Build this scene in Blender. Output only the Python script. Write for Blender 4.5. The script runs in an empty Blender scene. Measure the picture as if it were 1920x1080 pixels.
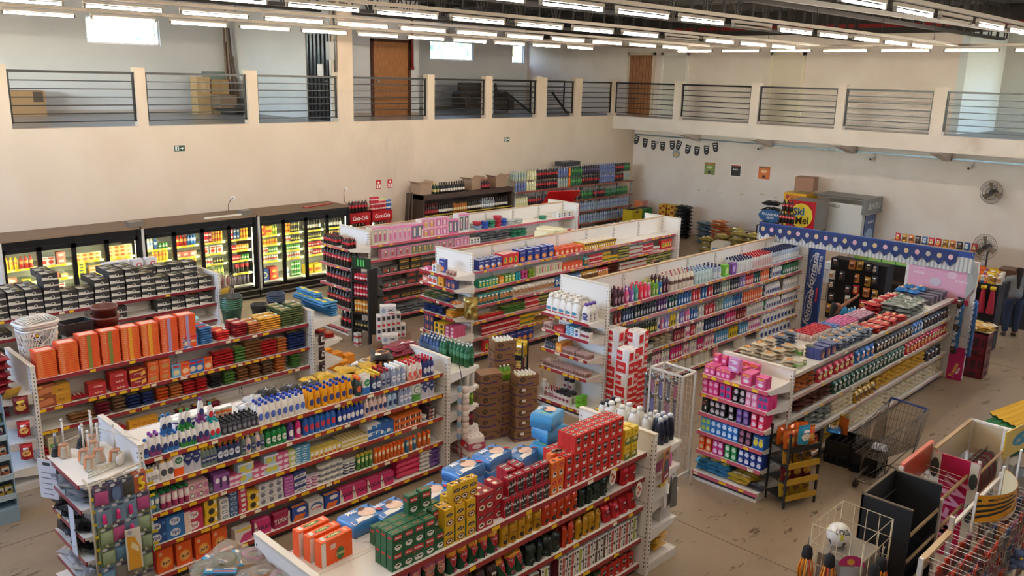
import bpy,math,random
from mathutils import Vector,Matrix
random.seed(7)
R=random.random
PI=math.pi
SC=bpy.context.scene
COL=SC.collection

# ------------------------------------------------------------------ camera, world, exposure
FPX,EYE=1600.0,5.2
PITCH,ROLL,AZ=math.radians(13.9),math.radians(1.42),math.radians(44.37)
_f=Vector((0,math.cos(PITCH),-math.sin(PITCH)));_r=Vector((1,0,0));_u=_r.cross(_f)
_M=Matrix(((math.sin(AZ),math.cos(AZ),0),(-math.cos(AZ),math.sin(AZ),0),(0,0,1)))
CW=_M@_f
CR=_M@(_r*math.cos(ROLL)+_u*math.sin(ROLL))
CU=_M@(_u*math.cos(ROLL)-_r*math.sin(ROLL))
EYEV=Vector((0,0,EYE))
cam=bpy.data.cameras.new('camera');cam.sensor_width=36;cam.lens=FPX/1920*36
cam.clip_start=0.1;cam.clip_end=300
camo=bpy.data.objects.new('camera',cam);COL.objects.link(camo)
m=Matrix((CR,CU,-CW)).transposed().to_4x4();m.translation=EYEV
camo.matrix_world=m
SC.camera=camo
SC.view_settings.view_transform='Standard'
SC.view_settings.look='None'
SC.view_settings.gamma=1
SC.view_settings.use_curve_mapping=False
SC.view_settings.exposure=0.9
SC.cycles.max_bounces=6
SC.cycles.diffuse_bounces=4
SC.cycles.glossy_bounces=3
SC.cycles.transparent_max_bounces=8
SC.cycles.caustics_reflective=False
SC.cycles.caustics_refractive=False
SC.cycles.sample_clamp_indirect=4.0
w_=bpy.data.worlds.new('sky');SC.world=w_;w_.use_nodes=True
nt=w_.node_tree;bg=nt.nodes['Background']
sky=nt.nodes.new('ShaderNodeTexSky');sky.sky_type='NISHITA';sky.sun_disc=False
sky.sun_elevation=math.radians(48);sky.sun_rotation=math.radians(200)
nt.links.new(sky.outputs[0],bg.inputs[0]);bg.inputs[1].default_value=4.6
sun=bpy.data.lights.new('sun','SUN');sun.energy=6.0;sun.angle=math.radians(1);sun.color=(1,.95,.85)
suno=bpy.data.objects.new('sun',sun);COL.objects.link(suno)
suno.rotation_euler=(math.radians(30),math.radians(-20),0)
TUBE=68.0 # strength of the ceiling tubes


def PY(x,y,Y):
 d=CW+CR*((x-960)/FPX)-CU*((y-540)/FPX)
 return d*(Y/d.y)+EYEV


def PX(x,y,X):
 d=CW+CR*((x-960)/FPX)-CU*((y-540)/FPX)
 return d*(X/d.x)+EYEV


def PZ(x,y,z):
 d=CW+CR*((x-960)/FPX)-CU*((y-540)/FPX)
 return d*((z-EYE)/d.z)+EYEV


# ------------------------------------------------------------------ materials
_mats={}


def lin(h):
 c=[int(h[i:i+2],16)/255 for i in(1,3,5)]
 return tuple((x/12.92 if x<=.04045 else((x+.055)/1.055)**2.4)for x in c)+(1,)


def mat(h,fin='c'):
 """h '#rrggbb', fin: c card, p plastic, m matte, f foil, s steel, t translucent film, w wood, e emitter"""
 k=(h,fin)
 if k in _mats:return _mats[k]
 m=bpy.data.materials.new({'c':'card','p':'plastic','m':'matte','f':'foil','s':'steel','t':'film','w':'wood','e':'light'}[fin[0]]+'_'+h[1:])
 m.use_nodes=True
 n=m.node_tree.nodes;b=n['Principled BSDF'];L=m.node_tree.links
 col=lin(h)
 b.inputs['Base Color'].default_value=col
 rough={'c':.55,'p':.3,'m':.85,'f':.28,'s':.35,'t':.2,'w':.5,'e':.5}[fin[0]]
 b.inputs['Roughness'].default_value=rough
 if fin[0]=='f':b.inputs['Metallic'].default_value=.45
 if fin[0]=='s':b.inputs['Metallic'].default_value=.85
 if fin[0]in 'cf':
  nz=n.new('ShaderNodeTexNoise');nz.inputs['Scale'].default_value=60;nz.inputs['Detail'].default_value=2
  tc=n.new('ShaderNodeTexCoord');L.new(tc.outputs['Object'],nz.inputs['Vector'])
  mx=n.new('ShaderNodeMixRGB');mx.blend_type='MULTIPLY';mx.inputs[0].default_value=.25
  mx.inputs[1].default_value=col;L.new(nz.outputs[0],mx.inputs[2])
  g=n.new('ShaderNodeGamma');g.inputs[1].default_value=.82
  L.new(mx.outputs[0],g.inputs[0]);L.new(g.outputs[0],b.inputs['Base Color'])
 if fin[0]=='w':
  tc=n.new('ShaderNodeTexCoord');mp=n.new('ShaderNodeMapping');mp.inputs['Scale'].default_value=(1,1,9)
  wv=n.new('ShaderNodeTexNoise');wv.inputs['Scale'].default_value=4;wv.inputs['Detail'].default_value=5
  if fin=='w':mp.inputs['Scale'].default_value=(12,12,1.2)
  L.new(tc.outputs['Object'],mp.inputs[0]);L.new(mp.outputs[0],wv.inputs['Vector'])
  cr=n.new('ShaderNodeValToRGB');d=tuple(c*.55 for c in col[:3])+(1,)
  cr.color_ramp.elements[0].color=d;cr.color_ramp.elements[1].color=col
  cr.color_ramp.elements[0].position=.35;cr.color_ramp.elements[1].position=.65
  L.new(wv.outputs[0],cr.inputs[0]);L.new(cr.outputs[0],b.inputs['Base Color'])
 if fin[0]=='t':
  tr=n.new('ShaderNodeBsdfTransparent');ms=n.new('ShaderNodeMixShader');ms.inputs[0].default_value=.45
  out=n['Material Output'];L.new(tr.outputs[0],ms.inputs[1]);L.new(b.outputs[0],ms.inputs[2]);L.new(ms.outputs[0],out.inputs[0])
 if fin[0]=='e':
  b.inputs['Emission Color'].default_value=col
  b.inputs['Emission Strength'].default_value=float(fin[1:]or 5)
 _mats[k]=m
 return m


def wallmat(name,c1,c2,sc,stain=None,rough=.8,bump=0):
 m=bpy.data.materials.new(name);m.use_nodes=True
 n=m.node_tree.nodes;L=m.node_tree.links;b=n['Principled BSDF']
 b.inputs['Roughness'].default_value=rough
 tc=n.new('ShaderNodeTexCoord')
 nz=n.new('ShaderNodeTexNoise');nz.inputs['Scale'].default_value=sc;nz.inputs['Detail'].default_value=6
 L.new(tc.outputs['Object'],nz.inputs['Vector'])
 cr=n.new('ShaderNodeValToRGB');cr.color_ramp.elements[0].color=lin(c1);cr.color_ramp.elements[1].color=lin(c2)
 cr.color_ramp.elements[0].position=.35;cr.color_ramp.elements[1].position=.65
 L.new(nz.outputs[0],cr.inputs[0]);last=cr.outputs[0]
 if stain:
  for(h,s,lo,hi,st)in stain:
   mp=n.new('ShaderNodeMapping');mp.inputs['Scale'].default_value=st;mp.inputs['Location'].default_value=(s*3.1,1.7,s)
   L.new(tc.outputs['Object'],mp.inputs[0])
   q=n.new('ShaderNodeTexNoise');q.inputs['Scale'].default_value=s;q.inputs['Detail'].default_value=8;q.inputs['Roughness'].default_value=.65
   L.new(mp.outputs[0],q.inputs['Vector'])
   r=n.new('ShaderNodeValToRGB');r.color_ramp.elements[0].position=lo;r.color_ramp.elements[1].position=hi
   L.new(q.outputs[0],r.inputs[0])
   mx=n.new('ShaderNodeMixRGB');mx.inputs[2].default_value=lin(h)
   L.new(r.outputs[0],mx.inputs[0]);L.new(last,mx.inputs[1]);last=mx.outputs[0]
 L.new(last,b.inputs['Base Color'])
 return m


# ------------------------------------------------------------------ mesh building
_txt={}


def textmesh(s,shear=0,bold=.02):
 k=(s,shear,bold)
 if k in _txt:return _txt[k]
 c=bpy.data.curves.new('t','FONT');c.body=s;c.size=1;c.shear=shear;c.offset=bold;c.resolution_u=2
 c.align_x='CENTER'
 o=bpy.data.objects.new('t',c);COL.objects.link(o)
 dg=bpy.context.evaluated_depsgraph_get();dg.update()
 me=bpy.data.meshes.new_from_object(o.evaluated_get(dg))
 vs=[tuple(v.co[:2])for v in me.vertices];fs=[tuple(p.vertices)for p in me.polygons]
 bpy.data.objects.remove(o);bpy.data.meshes.remove(me);bpy.data.curves.remove(c)
 x0=min(v[0]for v in vs);x1=max(v[0]for v in vs);y0=min(v[1]for v in vs);y1=max(v[1]for v in vs)
 cx,cy,h=(x0+x1)/2,(y0+y1)/2,max(.1,y1-y0)
 vs=[((x-cx)/h,(y-cy)/h)for x,y in vs]
 _txt[k]=(vs,fs,(x1-x0)/h)
 return _txt[k]


class MB:
 def __init__(s):
  s.v=[];s.f=[];s.m=[];s.sm=[];s.mats=[];s.M=None

 def mi(s,m):
  if isinstance(m,str):m=mat(m)
  elif isinstance(m,tuple):m=mat(*m)
  if m not in s.mats:s.mats.append(m)
  return s.mats.index(m)

 def add(s,vs,fs,m,sm=False):
  o=len(s.v)
  if s.M is not None:vs=[s.M@Vector(p)for p in vs]
  s.v+=[tuple(p)for p in vs];s.f+=[tuple(i+o for i in q)for q in fs]
  i=s.mi(m);s.m+=[i]*len(fs);s.sm+=[sm]*len(fs)

 def box(s,x0,y0,z0,x1,y1,z1,m,top=None,front=None):
  vs=[(x0,y0,z0),(x1,y0,z0),(x1,y1,z0),(x0,y1,z0),(x0,y0,z1),(x1,y0,z1),(x1,y1,z1),(x0,y1,z1)]
  F=[(0,3,2,1),(4,5,6,7),(0,1,5,4),(1,2,6,5),(2,3,7,6),(3,0,4,7)]
  s.add(vs,F,m)
  if top is not None:s.m[-5]=s.mi(top)
  if front is not None:s.m[-4]=s.mi(front)
  return s

 def bar(s,a,b,w,m,n=6):
  """round bar"""
  return s.tube([a,b],w,m,n)

 def sq(s,a,b,w,h,m,up=(0,0,1)):
  """rectangular bar from a to b, w sideways, h along up"""
  a=Vector(a);b=Vector(b);d=(b-a).normalized();u=Vector(up)
  if abs(d.dot(u))>.95:u=Vector((1,0,0))
  x=d.cross(u).normalized();u=x.cross(d).normalized()
  vs=[p+x*i*w/2+u*j*h/2 for p in(a,b)for i,j in((-1,-1),(1,-1),(1,1),(-1,1))]
  s.add(vs,[(0,3,2,1),(4,5,6,7),(0,1,5,4),(1,2,6,5),(2,3,7,6),(3,0,4,7)],m)
  return s

 def tube(s,pts,r,m,n=6,closed=False):
  pts=[Vector(p)for p in pts];vs=[];fs=[];N=len(pts)
  x=None
  for i,p in enumerate(pts):
   if closed:d=(pts[(i+1)%N]-pts[i-1]).normalized()
   else:d=(pts[min(i+1,N-1)]-pts[max(i-1,0)]).normalized()
   if x is None:
    x=d.orthogonal().normalized()
   else:
    x=(x-d*x.dot(d)).normalized()
   y=d.cross(x)
   rr=r[i]if isinstance(r,(list,tuple))else r
   vs+=[p+(x*math.cos(2*PI*k/n)+y*math.sin(2*PI*k/n))*rr for k in range(n)]
  K=N if closed else N-1
  for i in range(K):
   j=(i+1)%N
   fs+=[(i*n+k,i*n+(k+1)%n,j*n+(k+1)%n,j*n+k)for k in range(n)]
  s.add(vs,fs,m,True)
  if not closed:
   o=len(s.v)-N*n;i=s.mi(m)
   s.f+=[tuple(o+k for k in reversed(range(n))),tuple(o+(N-1)*n+k for k in range(n))];s.m+=[i,i];s.sm+=[False,False]
  return s

 def lathe(s,prof,ms,n=12,c=(0,0),sx=1,sy=1,caps=True,sq=0,z0=0,smooth=True):
  """prof [(r,z)], ms: material or list per segment; sq squareness"""
  vs=[]
  for r,z in prof:
   for k in range(n):
    a=2*PI*(k+.5)/n;ca,sa=math.cos(a),math.sin(a)
    if sq:
     e=1/(abs(ca)**sq+abs(sa)**sq)**(1/sq);ca*=e;sa*=e
    vs.append((c[0]+r*ca*sx,c[1]+r*sa*sy,z+z0))
  one=not isinstance(ms,list)
  o=len(s.v)
  s.add(vs,[],ms if one else ms[0])
  for i in range(len(prof)-1):
   mi=s.mi(ms if one else ms[min(i,len(ms)-1)])
   for k in range(n):
    s.f.append((o+i*n+k,o+i*n+(k+1)%n,o+(i+1)*n+(k+1)%n,o+(i+1)*n+k));s.m.append(mi);s.sm.append(smooth)
  if caps:
   if prof[0][0]>.001:s.f.append(tuple(o+k for k in reversed(range(n))));s.m.append(s.mi(ms if one else ms[0]));s.sm.append(False)
   if prof[-1][0]>.001:s.f.append(tuple(o+(len(prof)-1)*n+k for k in range(n)));s.m.append(s.mi(ms if one else ms[-1]));s.sm.append(False)
  return s

 def surf(s,fn,nu,nv,m,mf=None,flip=False,smooth=True,wrap=False):
  vs=[fn(i/nu,j/nv)for j in range(nv+1)for i in range(nu+1)]
  o=len(s.v);s.add(vs,[],m)
  for j in range(nv):
   for i in range(nu):
    q=(o+j*(nu+1)+i,o+j*(nu+1)+i+1,o+(j+1)*(nu+1)+i+1,o+(j+1)*(nu+1)+i)
    s.f.append(q[::-1]if flip else q);s.sm.append(smooth)
    s.m.append(s.mi(mf((i+.5)/nu,(j+.5)/nv))if mf else s.mi(m))
  return s

 def deco(s,F,items,W,H,e=.0011):
  """items drawn on surface F(u,v,k) with u in [-W/2,W/2], v in [0,H]"""
  for k,it in enumerate(items):
   k=(k+1)*e;t=it[0]
   cv=getattr(F,'curved',0)
   if t=='r':
    _,a,b,c,d,m=it;nu=max(1,min(6,int(abs(c-a)*6)))if cv else 1;nv=max(1,min(5,int(abs(d-b)*5)))if cv else 1
    vs=[F(((a+(c-a)*i/nu)-.5)*W,(b+(d-b)*j/nv)*H,k)for j in range(nv+1)for i in range(nu+1)]
    s.add(vs,[(j*(nu+1)+i,j*(nu+1)+i+1,(j+1)*(nu+1)+i+1,(j+1)*(nu+1)+i)for j in range(nv)for i in range(nu)],m)
   elif t in 'ep':
    if t=='e':
     _,a,b,rx,ry,m=it;n=12
     P_=[(a+rx*math.cos(2*PI*i/n),b+ry*math.sin(2*PI*i/n))for i in range(n)]
    else:P_,m=it[1],it[2];n=len(P_)
    G=lambda p:F((p[0]-.5)*W,p[1]*H,k)
    if not cv:s.add([G(p)for p in P_],[tuple(range(n))],m)
    else:
     if t=='p':P_=[(p[0]+(q[0]-p[0])*f/3,p[1]+(q[1]-p[1])*f/3)for p,q in zip(P_,P_[1:]+P_[:1])for f in range(3)];n=len(P_)
     cx=sum(p[0]for p in P_)/n;cy=sum(p[1]for p in P_)/n
     mid=[((p[0]+cx)/2,(p[1]+cy)/2)for p in P_]
     s.add([G(p)for p in P_+mid+[(cx,cy)]],[(i,(i+1)%n,n+(i+1)%n,n+i)for i in range(n)]+[(n+i,n+(i+1)%n,2*n)for i in range(n)],m)
   elif t=='t':
    _,txt,a,b,h,m=it[:6];sh=it[6]if len(it)>6 else 0;mw=it[7]if len(it)>7 else.9;rot=it[8]if len(it)>8 else 0
    vs,fs,w=textmesh(txt,sh)
    hh=h*H;ax=1
    ca,sa=math.cos(rot),math.sin(rot);We=W*abs(ca)+H*abs(sa)
    if w*hh>mw*We:ax=mw*We/(w*hh)
    s.add([F((a-.5)*W+(x*ca*ax-y*sa)*hh,b*H+(x*sa*ax+y*ca)*hh,k)for x,y in vs],fs,m)
  return s

 def mesh(s,name):
  me=bpy.data.meshes.new(name);me.from_pydata(s.v,[],s.f)
  for m in s.mats:me.materials.append(m)
  me.polygons.foreach_set('material_index',s.m);me.polygons.foreach_set('use_smooth',s.sm);me.update()
  return me

 def obj(s,name,parent=None,loc=None,rz=0):
  o=bpy.data.objects.new(name,s.mesh(name));COL.objects.link(o)
  if parent is not None:o.parent=parent
  if loc is not None:o.location=loc
  if rz:o.rotation_euler=(0,0,rz)
  return o


def flat(front=True,d=0,h=0,up=False,side=0):
 """frame functions for a box standing with front at y=-d/2"""
 if up:return lambda u,v,k:(u,v-d/2,h+k)
 if side:return lambda u,v,k:(side*(h+k),side*u,v)
 return lambda u,v,k:(u,-d/2-k,v)


def tag(o,label,cat,group=None,kind=None):
 o['label']=label;o['category']=cat
 if group:o['group']=group
 if kind:o['kind']=kind
 return o


def struct(o):o['kind']='structure';return o


def empty(name,loc,rz=0):
 o=bpy.data.objects.new(name,None);COL.objects.link(o);o.location=loc;o.rotation_euler=(0,0,rz);o.empty_display_size=.1
 return o


WHITE=mat('#e6e1da','p');OFF=mat('#d9d3c8','m');BLACK=mat('#101012','p');STEEL=mat('#9a9a98','s')
# ------------------------------------------------------------------ product makers
P={}


def reg(key,name,desc,cat,w,d,h,parts):
 P[key]=dict(n=name,desc=desc,cat=cat,w=w,d=d,h=h,parts=parts)


def variants(key):
 p=P[key]
 if callable(p['parts'][0]if isinstance(p['parts'],list)else p['parts']):
  fn=p['parts'];p['parts']=None
  p['vars']=[fn(i)for i in range(p.get('nv',1))]
  p['parts']=True
 return p['vars']


def bx(key,name,desc,cat,w,d,h,col,front=(),top=(),side=(),topcol=None,fin='c',base=None,stack=0):
 """carton; stack>0 draws that many seam lines on its front"""
 def fn(i):
  b=MB();m=mat(col,fin)
  b.box(-w/2,-d/2,0,w/2,d/2,h,m,top=mat(topcol,fin)if topcol else None)
  F=flat(d=d)
  b.deco(F,[(q)for q in front],w,h)
  if top:b.deco(flat(d=d,h=h,up=True),top,w,d)
  if side:
   b.deco(flat(side=-1,h=w/2),side,d,h);b.deco(flat(side=1,h=w/2),side,d,h)
  return[(name,b.mesh(name))]
 reg(key,name,desc,cat,w,d,h,fn)


PROF={'flask':([(.9,0),(1,.04),(1,.62),(.88,.74),(.42,.83),(.38,.87)],[(.44,.85),(.44,.98),(.38,1)]),'squeeze':([(.85,0),(.95,.03),(1,.35),(.8,.72),(.5,.84),(.4,.88)],[(.46,.86),(.5,.95),(.3,1)]),'soda':([(.85,0),(1,.05),(1,.3),(.93,.36),(1,.42),(1,.64),(.8,.76),(.34,.9),(.3,.94)],[(.33,.93),(.33,1)]),'aerosol':([(1,0),(1,.8),(.8,.85)],[(.86,.8),(.86,.96),(.6,1)]),'capcan':([(1,0),(1,.84)],[(1.04,.84),(1.04,.97),(.95,1)]),'can':([(.85,0),(1,.05),(1,.92),(.84,1)],None),'tub':([(.84,0),(1,.82)],[(1.08,.8),(1.08,.97),(1.0,1)]),'jar':([(.9,0),(1,.06),(1,.7),(.75,.8)],[(.8,.78),(.8,1)]),'jug':([(.88,0),(1,.05),(1,.5),(.86,.68),(.4,.85),(.34,.89)],[(.42,.87),(.45,.99),(.35,1)]),'wine':([(1,0),(1,.58),(.86,.66),(.36,.76),(.33,.9)],[(.37,.84),(.37,1)]),'spray':([(.9,0),(1,.04),(1,.5),(.85,.66),(.4,.76),(.36,.8)],[(.42,.78),(.42,.86)]),'angled':([(.9,0),(1,.03),(1,.45),(.62,.8),(.36,.86),(.36,.88)],[(.44,.86),(.46,.96),(.3,1)]),}


def bt(key,name,desc,cat,kind,r,h,col,cap='#ffffff',label=None,front=(),sy=1,sq=0,n=12,fin='p',cap2=None,bands=None,lid='cap',nocap=False,handle=False,capfin='p'):
 """bottle / can / jar; label=(z0,z1,colour) band; bands=[(z,colour)...] upper limits"""
 def fn(i):
  b=MB();pr,cp=PROF[kind]
  pts=[(a*r,z*h)for a,z in pr]
  cuts=[]
  if label:cuts+=[label[0]*h,label[1]*h]
  if bands:cuts+=[z*h for z,c in bands]
  out=[pts[0]]
  for a,c in zip(pts,pts[1:]):
   for q in sorted(cuts):
    if a[1]+1e-4<q<c[1]-1e-4:
     t=(q-a[1])/(c[1]-a[1]);out.append((a[0]+(c[0]-a[0])*t,q))
   out.append(c)
  ms=[]
  for a,c in zip(out,out[1:]):
   z=(a[1]+c[1])/2/h;mm=mat(col,fin)
   if bands:
    for zz,cc in bands:
     if z<zz:mm=mat(cc,fin);break
   if label and label[0]<z<label[1]:mm=mat(label[2],'c')
   ms.append(mm)
  b.lathe(out,ms,n,sy=sy,sq=sq)
  if front:
   rr=r*(1 if not sq else 1)
   def F(u,v,k):
    if sq:return(u,-sy*r-k,v)
    a=max(-1.4,min(1.4,u/r));q=r
    for s_,e_ in zip(out,out[1:]):
     if s_[1]<=v<=e_[1]:q=s_[0]+(e_[0]-s_[0])*(v-s_[1])/max(1e-6,e_[1]-s_[1])
    return((q+k)*math.sin(a),-sy*(q+k)*math.cos(a),v)
   F.curved=1
   b.deco(F,front,2*r*(1.0 if sq else 1.25),h,e=.0014)
  if handle:
   b.tube([(r*.55,0,h*.8),(r*1.0,0,h*.74),(r*1.12,0,h*.6),(r*.98,0,h*.42)],r*.16,mat(col,fin),6)
  res=[(name,b.mesh(name))]
  if cp and not nocap:
   c=MB();c.lathe([(a*r,z*h)for a,z in cp],mat(cap,capfin),max(8,n-2),sy=1 if kind not in('capcan','tub')else sy)
   if kind=='spray':
    c.box(-r*.3,-r*.95,h*.86,r*.3,r*.6,h*.97,mat(cap));c.box(-r*.12,-r*1.25,h*.9,r*.12,-r*.95,h*.95,mat(cap2 or cap))
    c.sq((0,-r*.75,h*.86),(0,-r*.95,h*.72),r*.3,r*.2,mat(cap2 or cap))
   res.append(({'spray':'trigger_head'}.get(kind,lid),c.mesh(lid)))
  return res
 reg(key,name,desc,cat,2*r*(1.15 if handle else 1),2*r*sy,h,fn)


def bg(key,name,desc,cat,w,h,t,col,front=(),bands=(),lie=False,fin='f',nv=3,crimp=True,wr=.06,ends='v',n=8,stand=False,boxy=0):
 """filled film bag. lie: lying flat, printed face up"""
 def fn(i):
  rnd=random.Random(hash(key)%1000+i*17)if False else random.Random(len(key)*31+i*17+ord(key[0]))
  b=MB()
  ph=[rnd.uniform(0,6)for _ in range(8)]
  def prof(u,v):
   a=abs(2*u-1);c=abs(2*v-1)
   if stand:c=max(0,2*v-1)
   tt=(1-a**3.2)**.5*(1-c**3)**.6 if c<1 and a<1 else 0
   if boxy:tt=(1-a**boxy)**.4*(1-c**boxy)**.4 if c<1 and a<1 else 0
   return tt
  def wob(u,v,s):
   return wr*t*(math.sin(9*u+ph[0]+s)*math.sin(11*v+ph[1])+.6*math.sin(19*u+ph[2]+7*v)+.5*math.sin(23*v+ph[3]-5*u))
  hh=h*(.92 if crimp else 1)
  def pos(u,v,side,k=0):
   if boxy:u=.5+.5*math.copysign(abs(2*u-1)**(.45 if boxy<20 else.22),u-.5);v=.5+.5*math.copysign(abs(2*v-1)**(.45 if boxy<20 else.22),v-.5)
   p=prof(u,v);y=side*(t/2*p+(wob(u,v,side)*min(1,p*2))+k)
   xx=(u-.5)*w*(1-.04*math.sin(v*PI));z=(h-hh)/2*(0 if stand else 1)+v*hh
   return(xx,y,z)
  def cm(u,v):
   for lo,hi,c in bands:
    if lo<=v<hi:return mat(c,fin)
   return mat(col,fin)
  b.surf(lambda u,v:pos(u,v,-1),n,n,mat(col,fin),cm)
  b.surf(lambda u,v:pos(u,v,1),n,n,mat(col,fin),cm,flip=True)
  if stand:
   b.surf(lambda u,v:(pos(u,0,-1)[0],pos(u,0,-1)[1]*(1-2*v),0),n,1,mat(col,fin),flip=True)
  if crimp:
   for z0,z1 in(((0,(h-hh)/2),(h-(h-hh)/2,h))if not stand else((hh,h),)):
    b.box(-w/2,-.002,z0,w/2,.002,z1,mat(col,fin))
  I_=(lambda q:.5+.5*math.copysign(abs(2*q-1)**(1/(.45 if boxy<20 else.22)),q-.5))if boxy else(lambda q:q)
  F=lambda u,v,k:pos(I_(min(1,max(0,u/w+.5))),I_(min(1,max(0,v/hh))),-1,k)
  F.curved=1
  b.deco(F,front,w,hh,e=.0035)
  if lie:
   b.v=[(x,z-h/2,-y+t/2)for x,y,z in b.v]
   zz=min(p[2]for p in b.v);b.v=[(x,y,z-zz)for x,y,z in b.v]
  return[(name,b.mesh(name))]
 reg(key,name,desc,cat,w,(h if lie else t),(t if lie else h),fn)
 P[key]['nv']=nv


def rolls(key,name,desc,cat,w,d,h,front,side,col='#f4efe9',rowz=1):
 def fn(i):
  b=MB()
  b.lathe([(.96,0),(1,.03*h),(1,h*.95),(.94,h)],mat(col,'p'),24,sx=w/2,sy=d/2,sq=5)
  for x in(-.25,.25):
   for y in(-.25,.25):
    b.add([(x*w+.045*math.cos(a)*w/.24,y*d+.045*math.sin(a)*w/.24,h+.0015)for a in[2*PI*q/12 for q in range(12)]],[tuple(range(12))],mat('#e9dfdb','m'))
    b.add([(x*w+.016*math.cos(a),y*d+.016*math.sin(a),h+.003)for a in[2*PI*q/8 for q in range(8)]],[tuple(range(8))],mat('#b9a99f','m'))
  b.deco(flat(d=d),front,w*.97,h);b.deco(flat(side=-1,h=w/2),side,d*.97,h)
  return[(name,b.mesh(name))]
 reg(key,name,desc,cat,w,d,h,fn)


def spawn(key,loc,rz=0,label=None,group=None,vi=None,rx=0,ry=0,cat=None):
 p=P[key];vs=variants(key);v=vs[random.randrange(len(vs))if vi is None else vi%len(vs)]
 root=None
 for nm,me in v:
  o=bpy.data.objects.new(nm,me);COL.objects.link(o)
  if root is None:
   root=o;o.location=loc;o.rotation_euler=(rx,ry,rz)
  else:o.parent=root
 tag(root,label or p['desc'],cat or p['cat'],group)
 return root


ORD=['','first','second','third','fourth','fifth','sixth','seventh','eighth','ninth','tenth']+[f'{i}th' for i in range(11,21)]+['21st','22nd','23rd']+[f'{i}th' for i in range(24,31)]+['31st','32nd','33rd']+[f'{i}th' for i in range(34,41)]+['41st','42nd','43rd']+[f'{i}th' for i in range(44,90)]
USED={}
LOOSE=set()


class Shelf:
 """one display level: O left front corner, a = to the right seen from its front, inn = inwards"""
 def __init__(s,O,a,inn,z,rz,depth,place,length=10):
  s.O=Vector(O);s.O.z=z;s.a=Vector(a);s.inn=Vector(inn);s.z=z;s.rz=rz;s.depth=depth;s.place=place;s.len=length
  s.maxr=3;s.gap=0

 def t(s,px,off=0.0):
  v=s.O+s.inn*off-EYEV;k=(px-960)/FPX;a=s.a
  return(k*v.dot(CW)-v.dot(CR))/(a.dot(CR)-k*a.dot(CW))

 def run(s,key,p0,p1,rows=1,layers=1,off=.02,gap=.006,z=0,jit=.004,jr=.03,top=None,metric=False,n=None,turn=0,tilt=0,var=None,rev=False,skip=0,rgap=.004,desc=None,vi=None,ragged=0):
  p=P[key];w,d,h=p['w'],p['d'],p['h']
  if turn in(1,-1):w,d=d,w
  t0,t1=(p0,p1)if metric else(s.t(p0,off),s.t(p1,off))
  if t1<t0:t0,t1=t1,t0
  t0=max(t0,0.0);t1=min(t1,s.len);rows=min(rows,s.maxr)
  if n is None:n=max(1,int((t1-t0+gap)/(w+gap)+.35))
  step=(t1-t0)/n if n>1 else 0
  if n>1 and step>(w+gap)*1.25:pass
  ds=desc or p['desc']
  cand=['']+(['upper ']if z>.05 else[])+(['rear ']if off>=.09 else[])+['further ','outer ','middle ','inner ','side ']
  ds=next((c+ds for c in cand if(c+ds,s.place)not in LOOSE),ds)
  LOOSE.add((ds,s.place))
  avail=s.depth-off
  rows=max(1,min(rows,int((avail+.01)/(d+rgap))))
  if s.gap:
   mx=max(1,int((s.gap-.035-z)/h));layers=min(layers,mx)if not isinstance(layers,(list,tuple))else layers
  grp=f"{ds} on {s.place}"
  for i in range(n):
   tt=t0+(i+.5)*(t1-t0)/n
   L=layers if top is None else top
   nl=layers[i%len(layers)]if isinstance(layers,(list,tuple))else layers
   for r in range(rows):
    if ragged and r and R()<ragged:continue
    for l in range(nl):
     if top is not None and l==nl-1 and nl>1 and not(top[0]<=i<=top[1]):continue
     # rows hidden behind the front one are left out when stacked under others
     if skip and r and l<nl-skip:continue
     jx,jy=(R()-.5)*2*jit,(R()-.5)*2*jit
     q=s.O+s.a*(tt+jx)+s.inn*(off+d/2+r*(d+rgap)+abs(jy));q.z=s.z+z+l*h+.001
     pos=[]
     if n>1:pos.append(f"{ORD[i + 1]} from left")
     if rows>1:pos.append(['front row','second row','third row','fourth row','fifth row','sixth row','seventh row'][r]if r<7 else 'rear row')
     if nl>1:pos.append('bottom layer' if l==0 else 'top layer' if l==nl-1 else f'{ORD[l + 1]} layer up')
     ds2=ds;n_w=lambda:len(f"{ds2} {' '.join(pos)} {s.place}".split())
     for cut in(' with',' and',' picture',' small'):
      if n_w()>16:ds2=ds2.replace(cut,'',1)
     while n_w()>16 and len(ds2.split())>4:ds2=' '.join(ds2.split()[:-1])
     while n_w()>16 and len(pos)>1:pos=pos[:-1]
     lab=f"{ds2}, {', '.join(pos)}, {s.place}" if pos else f"{ds2}, {s.place}"
     k2=key if var is None else var[(i+r)%len(var)]
     spawn(k2,q,s.rz+turn*PI/2+(R()-.5)*2*jr,lab,grp,vi=vi if vi is not None else None,rx=tilt)
  return s
# ------------------------------------------------------------------ the products
W='#f4f0ea';K='#141416';RD='#c8161d';NV='#16245c';YL='#f0b90b';GR='#1c6b34';OR='#ee5a12';PK='#e03d84';PU='#6a3a8c';SB='#4a9bd0';BR='#6b3f26';TL='#1796a6'
CUP=[('e',.5,.25,.34,.13,'#f7f2e8'),('e',.5,.29,.28,.055,'#3b1d10')]
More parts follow.
